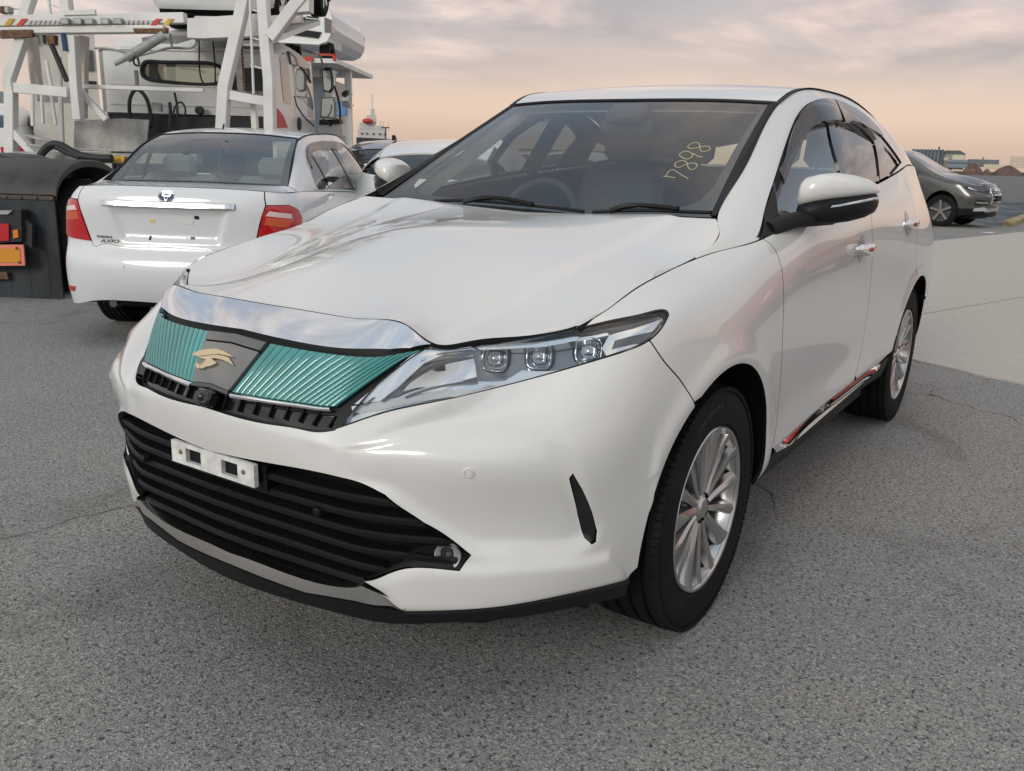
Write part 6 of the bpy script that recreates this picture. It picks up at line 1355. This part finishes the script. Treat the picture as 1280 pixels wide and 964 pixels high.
# gantry: deck rails, posts, braces
XB = -1.25
beam([(-30, 27), (232, 23)], 12, XB, .12, TW, 'deck_rail')
beam([(-30, 39.5), (90, 38.5), (208, 37.5)], 7, XB, .16, TW, 'deck_beam')
plate([(0, 37.5), (40, 37), (40, 46), (0, 48)], XB-.10, .06, RUST, 'deck_underside'); plate([(166, 35.5), (208, 35.5), (208, 41.5), (168, 41)], XB-.11, .05, RUST, 'deck_underside')
plate([(234, 23), (322, 17), (322, 45), (250, 48), (234, 47)], XB-.05, .25, TW, 'deck_block', .01)
plate([(78, 13), (118, 12), (119, 18), (79, 19)], XB-.08, .04, TW, 'deck_bracket')
for px, c in ((8, TYEL), (24, TRED), (192, TRED), (207, TYEL)): plate([(px-4, 32), (px+3, 23.5), (px+10, 23.5), (px+3, 32)], XB-.075, .012, c, 'deck_marking')
for px in list(range(34, 74, 6))+list(range(156, 188, 6)): plate([(px, 31), (px+3, 25.5), (px+6, 25.5), (px+3, 31)], XB-.072, .01, TG, 'deck_slot')
for px in (82, 98, 112, 132, 148): MB().cbox(tuple(tp(px, 27, XB-.09)), (.06, .10, .07), .01).build('deck_clamp', TG, truck)
for px in (5, 11): MB().cbox(tuple(tp(px, 13, XB-.05)), (.10, .07, .08), .015).build('winch', TG if px > 6 else RUST, truck)
beam([(16, 11), (34, 11)], 2, XB, .03)
beam([(42, -14), (31, 20)], 11, XB+.02, .12); beam([(29, 46), (11, 100), (14, 118), (14, 195)], 12, XB, .12)
beam([(81, -14), (85, 20)], 11, XB+.02, .12); beam([(60, -12), (63, 20)], 3, XB+.1, .03); beam([(64, 6), (84, 13)], 2, XB+.1, .03)
beam([(40, 47), (47, 112)], 10, XB+.25, .10, TWR); beam([(20, 110), (87, 116)], 12, XB-.02, .12)
beam([(91, 45), (95, 112), (99, 150)], 10, XB-.03, .12); beam([(105, 45), (103, 148)], 9, XB+.35, .10, TWR)
beam([(16, 164), (50, 200)], 9, XB, .10); beam([(97, 108), (255, 113)], 5, XB+.2, .05); beam([(98, 112), (134, 150)], 7, XB+.1, .07)
for a, b, w_, xo in (((40, 100), (41, 158), 4, .8), ((52, 116), (54, 155), 3, .8), ((64, 118), (70, 156), 3, .9), ((74, 70), (78, 182), 5, .6), ((58, 76), (66, 118), 4, .9)): beam([a, b], w_, XB+xo, .04)
beam([(64, 55), (84, 102)], 5, XB-.05, .05, TB, 'damper')
MB().tube([tp(79, 42, XB-.1), tp(82, 64, XB-.1)], .03, 8).build('reservoir', mat('blue_paint', (.03, .07, .16), .4), truck); plate([(57, 44), (68, 44), (68, 56), (60, 56)], XB-.06, .08, RUST, 'hinge')
beam([(308, -14), (300, 25), (281, 108), (278, 162)], 13, XB-.30, .14, name='gantry_post'); beam([(328, -14), (333, 60), (337, 100), (338, 162)], 12, XB-.30, .14, name='gantry_post')
beam([(286, 119), (332, 127)], 11, XB-.28, .12); beam([(392, -20), (368, 8), (338, 48)], 13, XB-.32, .12)
plate([(362, -8), (386, -10), (386, 14), (363, 16)], XB-.36, .2, TW, 'deck_block'); beam([(338, 26), (378, 24)], 10, XB+.3, .10, TWR)
beam([(312, -10), (317, 118)], 2.6, XB-.34, .03, name='ladder_rail'); beam([(328, -10), (331, 112)], 2, XB-.2, .03, name='ladder_rail')
for y in (12, 47, 82): beam([(313, y), (328, y+4)], 2, XB-.32, .03, name='ladder_rung')
beam([(297, 58), (302, 116)], 7, XB-.1, .08, TWR); beam([(317, 128), (319, 162)], 7, XB-.1, .08)
ch = MB()
for k in range(16): ch.cbox(tuple(tp(301.5+k*.25, 46+k*4.4, XB-.2)), (.02, .028, .034), .006)
ch.build('chain', RUST, truck)
plate([(288, 86), (330, 84), (331, 112), (289, 112)], -.25, .2, TB, 'air_filter'); plate([(150, 146), (340, 146), (340, 175), (150, 178)], -.12, .1, TB, 'cab_base')
# lower plates, chassis
plate([(93, 151), (150, 148), (186, 150), (182, 188), (92, 188)], -.62, .03, mat('scuffed_panel', (.50, .49, .46), .55, noise=(4, 1., 5, (.26, .25, .24))), 'side_plate')
beam([(20, 196), (250, 199)], 13, XB-.25, .16, TG, 'chassis_rail'); plate([(125, 193), (155, 196), (154, 204), (124, 202)], XB-.40, .12, TYEL, 'wheel_chock')
beam([(32, 169), (80, 181)], 4, XB-.1, .05, TG, 'pipe'); beam([(34, 181), (62, 184)], 3, XB-.1, .05, TG, 'pipe'); beam([(60, 186), (180, 189)], 3, XB-.35, .04, TG, 'pipe')
hose([(170, 88), (171, 100), (171, 112)], .025, -.5, TG, 'hose_spring'); 
hose([(164, 164), (162, 140), (163, 122), (171, 112), (181, 120), (187, 136), (190, 158)], .024, -.5); hose([(163, 150), (166, 165), (162, 178), (150, 190), (143, 197)], .034, -.5); hose([(190, 158), (178, 160), (169, 167), (165, 180)], .028, -.5)
hose([(218, 116), (221, 130), (222, 146)], .016, -.4); hose([(212, 128), (213, 140), (212, 160)], .022, -.4); hose([(216, 146), (220, 132), (226, 128), (231, 134), (231, 146)], .012, -.4)
hose([(248, 36), (249, 60), (249, 78), (252, 100), (256, 106)], .010, -.35); hose([(264, 36), (267, 60), (269, 90), (269, 104)], .010, -.35)
hose([(46, 204), (54, 190), (66, 181), (78, 183), (92, 191), (112, 197), (140, 198)], .045, XB-.5); hose([(70, 184), (86, 192), (100, 197)], .03, XB-.52)
hose([(118, 60), (140, 62), (158, 66)], .014, XB+.1, TG, 'stay'); hose([(172, 70), (196, 64), (215, 60), (238, 60), (245, 55), (246, 48)], .014, XB+.1, TG, 'stay'); beam([(213, 42), (215, 60)], 2, XB+.1, .03, TG, 'stay')
MB().tube([tp(205, 44, XB-.1), tp(158, 73, XB-.25)], .055, 10).build('ram', TG, truck); MB().tube([tp(158, 73, XB-.25), tp(143, 80, XB-.30)], .028, 8).build('ram_rod', TG, truck); hose([(168, 70), (168, 80), (173, 82), (172, 72)], .012, XB-.25)
plate([(189, 128), (201, 129), (202, 140), (190, 139)], -.3, .05, TG, 'work_lamp'); MB().lathe([(.0, 0), (.05, 0), (.055, .06), (.0, .07)], 14, 'x', tuple(tp(248, 138, -.15))).build('cap', TB, truck)
# mudguard over the drive axle with flap, lamp cluster and orange marker plate
XM = float(tp(40, 373, 0)[0]*0) ; fl = np.array([-1.72, -5.93])-_o; XM = float(fl @ TF); print('dbg XM', XM)
yr = tp(72, 300, XM)[1]; zbot, ztop = tp(40, 372, XM)[2], tp(40, 244, XM)[2]; yl2 = tp(-60, 300, XM)[1]
MB().box((XM, yr, zbot), (XM+.02, yl2, ztop-.02)).build('mud_flap', RUBF, truck)
for k in range(5): MB().box((XM-.003, yr+.1+k*.17, zbot+.05), (XM-.0005, yr+.112+k*.17, ztop-.1)).build('flap_rib', RUBF, truck)
MB().box((XM-.012, yr-.005, ztop-.035), (XM-.001, yl2, ztop-.002)).build('flap_clamp', mat('clamp_steel', (.07, .07, .07), .5, metal=.5), truck)
for px in (8, 27, 46, 66): MB().lathe([(.0, -.014), (.012, -.012), (.014, 0)], 8, 'x', (XM-.013, tp(px, 246, XM)[1], ztop-.02)).build('bolt', RUST, truck)
arcp = [(XM+.0, ztop-.005), (XM+.05, ztop+.10), (XM+.18, ztop+.20), (XM+.38, ztop+.265), (XM+.62, ztop+.28), (XM+.88, ztop+.25), (XM+1.06, ztop+.17), (XM+1.16, ztop+.04)]
ap = crv(arcp, 30); vs = []
for (x, z) in ap: vs += [(x, yr-.02, z-.05), (x, yr-.02, z), (x, yr, z+.012), (x, yl2, z+.012)]
MB().add(vs, [(i*4+j, (i+1)*4+j, (i+1)*4+j+1, i*4+j+1) for i in range(29) for j in range(3)], True).build('mudguard', MLAP, truck, sharp=40)
for k, (yc, sgn) in enumerate(((yr+.16, 1), (yr+.46, 1))):
    M = Matrix.Translation((XM+.60, yc, .50)); MB().lathe([(.26, -.13), (.30, -.14), (.47, -.13), (.49, -.10), (.49, .10), (.47, .13), (.30, .14), (.26, .13)], 48).xf(M).build('drive_tyre', RUBBER, truck); MB().lathe([(.26, -.12), (.24, -.02), (.10, -.0), (.09, -.06), (0, -.06)], 32).xf(M).build('drive_rim', TG, truck)
a_ = [tp(*p, XM-.14) for p in ((-40, 265), (15, 264), (26, 262), (27, 302), (-40, 306))]; MB().prism([(p[1], p[2]) for p in a_], XM-.14, XM-.03, 'x').build('lamp_box', TB, truck, bevel=.01)
for nm, pts, m_ in (('tail_lamp', ((-30, 279), (11, 280), (11, 301), (-30, 302)), REDL), ('indicator', ((16, 288), (22, 287), (23, 297), (17, 298)), AMBL), ('lamp_top', ((-40, 264), (16, 263), (10, 268), (-40, 269)), TG)):
    q = [tp(*p, XM-.155) for p in pts]; MB().prism([(p[1], p[2]) for p in q], XM-.158, XM-.138, 'x').build(nm, m_, truck)
q = [tp(*p, XM-.10) for p in ((26, 272), (40, 281), (40, 310), (27, 303))]; MB().prism([(p[1], p[2]) for p in q], XM-.10, XM-.04, 'x').build('lamp_bracket', TB, truck)
q = [tp(*p, XM-.13) for p in ((-60, 306), (29, 306), (31, 332), (-60, 333))]; mp_ = MB().prism([(p[1], p[2]) for p in q], XM-.13, XM-.115, 'x').build('marker_plate', mat('marker_pink', (.78, .24, .17), .5), truck)
q = [tp(*p, XM-.13) for p in ((-60, 310.5), (25, 310.5), (26.5, 328), (-60, 328.5))]; MB().prism([(p[1], p[2]) for p in q], XM-.136, XM-.131, 'x').build('marker_centre', mat('marker_orange', (.68, .27, .02), .45), mp_)
for px, py in ((21, 310.5), (24, 328)): MB().lathe([(.0, -.008), (.01, -.007), (.012, 0)], 8, 'x', tuple(tp(px, py, XM-.137))).build('plate_bolt', RUST, mp_)
q = [tp(*p, XM-.05) for p in ((-30, 340), (8, 340), (10, 349), (-30, 350))]; MB().prism([(p[1], p[2]) for p in q], XM-.05, XM-.03, 'x').build('tow_bracket', RUST, truck)
P_ = [tp(*p, XM+.5) for p in ((-40, 190), (0, 193), (15, 198), (18, 205), (0, 215), (-40, 218))]; MB().prism([(p[1], p[2]) for p in P_], XM+.5, XM+1.1, 'x').build('fifth_wheel', MLAP, truck, bevel=.03)
MB().box((XM+.2, (yr+yl2)/2-.2, .75), (1.5, (yr+yl2)/2+.0, .98)).build('chassis_frame', TG, truck)
for yc in (yR+.22, yL-.22):
    M = Matrix.Translation((1.25, yc, .48)); MB().lathe([(.26, -.13), (.30, -.14), (.46, -.13), (.48, -.10), (.48, .10), (.46, .13), (.30, .14), (.26, .13)], 40).xf(M).build('steer_tyre', RUBBER, truck)
# ------------------------------------------------------------------ other vehicles: same kind of sheets, scaled and differently trimmed
_raw = {}
def gen_car(root, L=4.5, W=1.8, H=1.55, paint=None, kind='suv', rimr=.215, glassm=None, tyre=.34, skirt=True, lamps=True):
    """closed car body from the SUV sheets; local x forward, origin mid wheelbase on the ground"""
    s = np.array([L/4.725, W/1.835, H/1.648]); sh = np.array([1.33, 0, 0])
    gm = glassm or mat('car_glass_dark', (.035, .04, .042), .05, coat=1., spec=.8)
    if 'b' not in _raw:
        b = Surf(loft(cols, 190, 46, ghost0=True, ghost1=True, smooth=3), flip=True); b.sym = 0; _raw['b'] = b
        V_ = b.V[-1]; U_ = b.U[-1]
        af = np.clip(np.array([b.near((x0+.40*math.cos(a), .9, .352+.41*math.sin(a))) for x0 in (0,) for a in np.linspace(rad(-16), rad(196), 36)]), [0, 0], [99, V_-.006]); ar = np.clip(np.array([b.near((-2.66+.40*math.cos(a), .9, .352+.41*math.sin(a))) for a in np.linspace(rad(-16), rad(196), 36)]), [0, 0], [99, V_-.006])
        V, F, Nn = b.patch(np.array([[0, .002], [U_, .002], [U_, V_-.002], [0, V_-.002]]), holes=[af, ar], h=.05); V[np.abs(V[:, 1]) < 2e-3, 1] = 0; _raw['body'] = both_halves(V, F, Nn)
        V, F, Nn = b.patch(np.array([[0, b.V[-1]*.80], [U_, b.V[-1]*.86], [U_, V_-.002], [0, V_-.002]]), holes=[af, ar], h=.06, off=.004, flange=0); V[np.abs(V[:, 1]) < 6e-3, 1] = 0; _raw['skirt'] = both_halves(V, F, Nn)
        _raw['bonnet'] = both_halves(*hood.patch(ho, h=.05)); _raw['roof'] = both_halves(*roof.patch(ro, h=.06, flange=.02))
        _raw['frame'] = gh.patch(np.concatenate([wa[::3], wb[::3]]), holes=[dlo], h=.05, flange=.01); _raw['glass'] = gh.patch(dlo, h=.05, off=-.006, flange=0)
        _raw['ws'] = both_halves(*ws.patch(w_out, h=.08, flange=0)); V, F, Nn = rgs.patch(np.array([[0, 0], [rgs.U[-1], 0], [rgs.U[-1], rgs.V[-1]], [0, rgs.V[-1]]]), h=.08, flange=0); V[np.abs(V[:, 1]) < 1e-3, 1] = 0; _raw['rg'] = both_halves(V, F, Nn)
    def pt(name, key, m_, mir=False, parent=root):
        V, F, Nn = _raw[key]; Nn = np.array(Nn)/s; Nn /= np.linalg.norm(Nn, axis=1)[:, None]; return mesh_obj(name, (np.array(V)+sh)*s, F, Nn, m_, parent, mir)
    body = pt('body', 'body', paint); (pt('lower_trim', 'skirt', BLACKP) if skirt else None); pt('bonnet', 'bonnet', paint); pt('roof', 'roof', paint)
    for k in (False, True): pt('side_frame', 'frame', paint, k); pt('side_glass', 'glass', gm, k)
    pt('windscreen', 'ws', gm); pt('rear_glass', 'rg', gm)
    b = _raw['b']
    def feat(name, pts, m_, off=.006, both=True, parent=None, relief=None, flange=.02):
        """panel through points given in the car's own metres (x forward from front axle frame, scaled)"""
        uv = np.array([b.near(np.array(p)/s-sh) for p in pts]); V, F, Nn = b.patch(uv, h=.03, off=off, flange=flange, relief=relief); out = []
        Nn = Nn/s; Nn /= np.linalg.norm(Nn, axis=1)[:, None]
        for k in ((False, True) if both else (False,)): out.append(mesh_obj(name, (V+sh)*s, F, Nn, m_, parent or root, k))
        return out
    if lamps:
        feat('headlamp', [np.array(q)*s for q in ((2.03, .50, .78), (1.86, .66, .85), (1.66, .80, .90), (1.66, .81, .85), (1.86, .70, .77), (2.06, .52, .70))], HLDK, .008)
    feat('tail_lamp', [np.array(q)*s for q in ((-2.02, .82, 1.03), (-2.20, .62, 1.01), (-2.30, .45, .99), (-2.31, .46, .90), (-2.22, .66, .88), (-2.03, .84, .90))], REDL, .008)
    for x0 in (1.33, -1.33):
        for sd_ in (1, -1):
            hw = .11; c = (x0*s[0], (W/2-.14)*sd_, tyre)
            w = MB().lathe([(rimr+.004, hw*.9), (rimr-.008, hw*.86), (rimr-.02, hw*.4), (rimr-.03, -hw*.8)], 40).xf(Matrix.Translation(c) @ Matrix.Diagonal((1, sd_, 1, 1))).build('wheel', ALLOY, root)
            MB().lathe([(rimr-.01, -hw*.9), (tyre-.05, -hw), (tyre-.006, -hw*.8), (tyre, -hw*.5), (tyre, hw*.5), (tyre-.006, hw*.8), (tyre-.05, hw), (rimr+.01, hw*.95), (rimr-.01, hw*.88)], 48).xf(Matrix.Translation(c) @ Matrix.Diagonal((1, sd_, 1, 1))).build('tyre', RUBBER, w)
            MB().lathe([(0, hw*.1), (rimr-.02, hw*.1)], 30).xf(Matrix.Translation(c) @ Matrix.Diagonal((1, sd_, 1, 1))).build('hub', DKMETAL, w)
            for k in range(5):
                a = 2*math.pi*k/5+.3*x0; MB().bar((0, hw*.72, 0), (rimr*.97*math.cos(a), hw*.8, rimr*.97*math.sin(a)), .055, .03, up=(0, 1, 0)).xf(Matrix.Translation(c) @ Matrix.Diagonal((1, sd_, 1, 1))).build('spoke', ALLOY, w)
            lv = [(c[0]+.42*s[0]*math.cos(th), y*sd_, tyre+.42*s[2]*math.sin(th)) for th in np.linspace(rad(-15), rad(195), 24) for y in (W/2-.36, W/2-.03)]
            MB().add(lv, [(i*2, i*2+1, (i+1)*2+1, (i+1)*2) for i in range(23)]+[tuple(i*2 for i in range(24))], True).build('arch_liner', BLACKP, root)
    for sd_ in (1, -1): MB().cbox((.62*s[0], (W/2+.06)*sd_, 1.12*s[2]), (.12, .19, .13), .035).build('door_mirror', paint, root)
    MB().cbox((0, 0, .27), (L*.84, W*.62, .14), .02).build('underbody', BLACKP, root)
    return feat, s
# grey SUV by the water, front three-quarter
ap_ = at(1174, 283, 'z', 0); AH = rad(80)
dirA = np.array([math.cos(AH), math.sin(AH)]); 
aud = empty('grey_suv', (0, 0, 0), AH, 'grey SUV with tall chrome framed grille parked beside the water', 'car')
feat, s = gen_car(aud, 4.6, 1.86, 1.82, mat('grey_metallic', (.085, .084, .08), .3, metal=.5, coat=1.), rimr=.26, tyre=.37, lamps=False)
# place so that its near front wheel stands where the photograph shows it
lw = np.array([1.33*s[0], -(1.86/2-.14)]); Rz = np.array([[dirA[0], -dirA[1]], [dirA[1], dirA[0]]]); aud.location = (*(ap_[:2]-Rz @ lw), 0)
fx = 2.28*s[0]
gr = feat('grille', [(fx, 0, .98), (fx-.02, .30, .97), (fx-.01, .36, .86), (fx, .30, .55), (fx, 0, .53)], CHROME, .012, False, None)
def mirror_join(o):
    me = o.data; bm = bmesh.new(); bm.from_mesh(me); g = bmesh.ops.duplicate(bm, geom=bm.verts[:]+bm.edges[:]+bm.faces[:]); bmesh.ops.scale(bm, vec=(1, -1, 1), verts=[v for v in g['geom'] if isinstance(v, bmesh.types.BMVert)]); bmesh.ops.remove_doubles(bm, verts=bm.verts, dist=1e-4); bmesh.ops.recalc_face_normals(bm, faces=bm.faces); bm.to_mesh(me); bm.free()
for o in gr: mirror_join(o)
g2_ = feat('grille_mesh', [(fx, 0, .95), (fx-.02, .265, .94), (fx-.01, .32, .85), (fx, .265, .58), (fx, 0, .56)], GLOSSB, .022, False)
for o in g2_: mirror_join(o)
for z in (.62, .69, .76, .83, .90):
    f = feat('grille_bar', [(fx, 0, z+.008), (fx, .27, z+.008), (fx, .27, z-.008), (fx, 0, z-.008)], HLCH, .03, False, flange=.008)
    for o in f: mirror_join(o)
def spt(x, y, z, off):
    bb = _raw['b']; q = bb.near(np.array((x, abs(y), z))/s-np.array([1.33, 0, 0])); p = ((bb.at(q)[0]+np.array([1.33, 0, 0]))*s+bb.nrm(q)[0]*off); return p*[1, 1 if y >= 0 else -1, 1]
for k in range(4): MB().tube([spt(fx, -.105+.07*k+.042*math.cos(t), .885+.042*math.sin(t), .034) for t in np.linspace(0, 2*math.pi, 17)[:-1]], .007, 5, closed=True).build('badge_ring', CHROME, aud)
MB().cbox(tuple(spt(fx, 0, .70, .03)), (.02, .34, .12), .004).build('plate_holder', BLACKP, aud)
hl_ = feat('headlamp', [(fx-.03, .42, .93), (fx-.20, .66, .97), (fx-.42, .86, 1.0), (fx-.46, .88, .93), (fx-.26, .72, .84), (fx-.05, .46, .82)], GLOSSB, .008)
for o in feat('lamp_reflector', [(fx-.20, .66, .95), (fx-.38, .83, .975), (fx-.38, .84, .93), (fx-.24, .70, .88)], HLCH, .014): pass
feat('air_intake', [(fx-.05, .45, .66), (fx-.22, .72, .68), (fx-.24, .74, .52), (fx-.06, .45, .52)], GLOSSB, .006)
feat('intake_trim', [(fx-.05, .45, .61), (fx-.22, .72, .63), (fx-.22, .72, .605), (fx-.05, .45, .585)], HLCH, .02)
feat('chin_trim', [(fx-.0, .0, .46), (fx-.22, .74, .47), (fx-.26, .74, .40), (fx, 0, .39)], HLCH, .012)
# dark car whose roof shows beyond the sedan
bx_ = far_at(515, 0, 13.5); blk = empty('dark_car', (bx_[0], bx_[1], 0), -2.62, 'black car of which only the roof and rear window show beside the sedan', 'car')
gen_car(blk, 4.5, 1.75, 1.50, mat('black_metallic', (.022, .023, .025), .25, coat=1.)); MB().prism([(-1.25, 1.475), (-1.42, 1.475), (-1.40, 1.545), (-1.34, 1.535)], -.02, .02).build('roof_aerial', BLACKP, blk)
WCAR = mat('plain_white_paint', (.78, .78, .76), .35, coat=1.)
for (px, D, hd, lb) in ((640, 27, -1.1, 'white hatchback in the distance seen through the SUV side glass'), (690, 21, -1.0, 'second white hatchback seen through the SUV windscreen, nearer the steering wheel')):
    p = far_at(px, 0, D); e = empty('white_hatchback', (p[0], p[1], 0), hd, lb, 'car', 'white cars beyond the SUV'); gen_car(e, 4.1, 1.7, 1.5, WCAR)
p = far_at(578, 0, 9.3); e = empty('white_car', (p[0], p[1], 0), -2.62, 'white car parked next to the sedan, seen through the SUV windscreen', 'car'); gen_car(e, 4.3, 1.7, 1.45, WCAR)
# red car standing off to the side: its reflection shows in the sill strip and doors
e = empty('red_car', (-8.6, 3.9, 0), rad(186), 'red car reflected in the door and chrome sill strip of the white SUV', 'car'); gen_car(e, 4.4, 1.75, 1.5, mat('red_car_paint', (.42, .03, .02), .3, coat=1.))
# vans beyond the truck frame
p = far_at(64, 0, 30); e = empty('white_van', (p[0], p[1], 0), -.35, 'small white van seen between the posts of the truck gantry', 'van'); f_, s_ = gen_car(e, 4.2, 1.7, 1.9, mat('cream_white_paint', (.72, .69, .60), .4, coat=.6), tyre=.3)
p = far_at(-2, 0, 17); e = empty('blue_glass_van', (p[0], p[1], 0), -2.2, 'white van with bluish windows at the left edge behind the truck', 'van'); gen_car(e, 4.7, 1.75, 2.0, WCAR, glassm=mat('blue_pane', (.04, .09, .14), .08, coat=1.))
# cars riding on carriers
cy_ = tp(300, 100, 0)[1]; TILT = rad(13); q_ = _o+TF*.7+TL*cy_
fz = lambda x: 2.42+(x-XB)*math.tan(TILT)
for y_ in (-.52, .52): MB().prism([(XB+.1, fz(XB+.1)), (1.3, fz(1.3)), (1.3, fz(1.3)+.06), (XB+.1, fz(XB+.1)+.06)], cy_+y_-.2, cy_+y_+.2).build('upper_track', TW, truck)
e = empty('loaded_white_car', (*q_, fz(.7)+.07), TH, 'white car riding nose up on the carrier deck above the truck cab', 'car', 'cars loaded on carriers'); e.rotation_euler = (0, -TILT, TH); gen_car(e, 3.6, 1.48, 1.6, WCAR, tyre=.29, rimr=.19, skirt=False)
# second carrier further on: deck, posts and the nose of the car it carries
D2 = 19.; q0 = far_at(385, 0, D2); sec = empty('second_carrier', (q0[0], q0[1], 0), TH, 'second car carrier beyond the truck, red railed deck carrying a white car', 'truck'); k2 = D2/CAM_F
sy = lambda px: -(px-385)*k2; szz = lambda py: CAM_POS[2]+(horizon_y(390)-py)*k2
MB().box((-.6, sy(432), szz(88)), (3.0, sy(345), szz(83))).build('deck', TW, sec); MB().box((-.65, sy(432), szz(80)), (-.6, sy(405), szz(78))).build('deck_rail', TRED, sec); MB().box((-.65, sy(432), szz(85)), (-.6, sy(428), szz(78))).build('rail_post', TRED, sec); MB().box((-.66, sy(404), szz(87)), (-.61, sy(388), szz(82))).build('deck_marking', TRED, sec)
for px in (392, 424): MB().bar((1.0, sy(px), 0), (1.0, sy(px), szz(86)), .14).build('post', TW, sec)
MB().box((.3, sy(404), szz(175)), (2.4, sy(380), szz(100))).build('cab', mat('cab_blue', (.07, .10, .15), .4, coat=.6), sec); MB().box((-.2, sy(436), szz(146)), (.0, sy(422), szz(130))).build('blue_board', mat('sign_blue', (.10, .25, .50), .5), sec)
for px, y0, y1 in ((424, 96, 128), (420, 98, 112)): MB().bar((-.3, sy(px), szz(y1)), (-.3, sy(px), szz(y0)), .08).build('mirror_stay', TG, sec)
MB().box((-.35, sy(427), szz(99)), (-.15, sy(417), szz(95))).build('lamp_bar', TG, sec)
nose = empty('loaded_van', (q0[0], q0[1], szz(83)), TH, 'white van nose with black bumper riding on the second carrier', 'van', 'cars loaded on carriers')
z0 = szz(83); nz = lambda py: szz(py)-z0
shape = [(sy(330), nz(62)), (sy(402), nz(64)), (sy(412), nz(60)), (sy(418), nz(50)), (sy(419), nz(34)), (sy(415), nz(22)), (sy(404), nz(16)), (sy(380), nz(12)), (sy(330), nz(2))]
MB().prism(shape, 0, 3.2, 'x').build('body', WCAR, nose, bevel=.09)
MB().prism([(sy(350), nz(44)), (sy(406), nz(50)), (sy(402), nz(57)), (sy(350), nz(52))], -.03, .1, 'x').build('bumper', BLACKP, nose); MB().prism([(sy(410), nz(33)), (sy(418.5), nz(36)), (sy(418.5), nz(50)), (sy(410), nz(50))], -.025, .3, 'x').build('tail_lamp', mat('lamp_smoke', (.10, .09, .10), .2, coat=1.), nose)
for y in (22, 25.5, 32, 35): MB().prism([(sy(388), nz(y)), (sy(403), nz(y+1)), (sy(403), nz(y+2.6)), (sy(388), nz(y+1.6))], -.012, .02, 'x').build('vent', BLACKP, nose)
MB().prism([(sy(372), nz(35)), (sy(386), nz(33)), (sy(388), nz(37)), (sy(380), nz(39)), (sy(374), nz(38))], -.012, .02, 'x').build('handle_recess', BLACKP, nose)
for px in (362, 405): MB().lathe([(.10, -.10), (.28, -.10), (.30, -.06), (.30, .06), (.28, .10), (.10, .10)], 28, 'y', (.5, sy(px), nz(72))).build('tyre', RUBBER, nose)

# cream lorry standing behind the left part of the gantry
LD = 16.; lq = far_at(88, 0, LD); lor = empty('cream_lorry', (lq[0], lq[1], 0), facing(88), 'cream lorry cab partly hidden behind the left posts of the gantry', 'truck'); kl = LD/CAM_F
ly = lambda px: -(px-88)*kl; lz = lambda py: CAM_POS[2]+(horizon_y(88)-py)*kl; CRM = mat('cream_paint', (.66, .62, .54), .45, noise=(3, .12, 5))
MB().prism([(ly(50), .5), (ly(127), .5), (ly(127), lz(46)), (ly(118), lz(40)), (ly(60), lz(42)), (ly(52), lz(52))], 0, 2.2, 'x').build('cab', CRM, lor, bevel=.06)
MB().box((-.03, ly(124), lz(92)), (.02, ly(106), lz(68))).build('window', mat('lorry_pane', (.05, .055, .06), .08, coat=1.), lor); MB().box((-.03, ly(66), lz(66)), (.02, ly(53), lz(52))).build('window', MATS['lorry_pane'], lor)
MB().box((-.02, ly(104), lz(130)), (.03, ly(58), lz(118))).build('step', TG, lor); MB().box((-.02, ly(125), lz(112)), (.03, ly(106), lz(104))).build('vent', TB, lor); MB().box((-.10, ly(74), lz(64)), (.0, ly(70), lz(48))).build('mirror', TB, lor)
for px in (62, 112): MB().lathe([(.0, -.12), (.26, -.12), (.44, -.12), (.46, 0), (.44, .12), (0, .12)], 32, 'y', (.8, ly(px), .46)).build('tyre', RUBBER, lor)
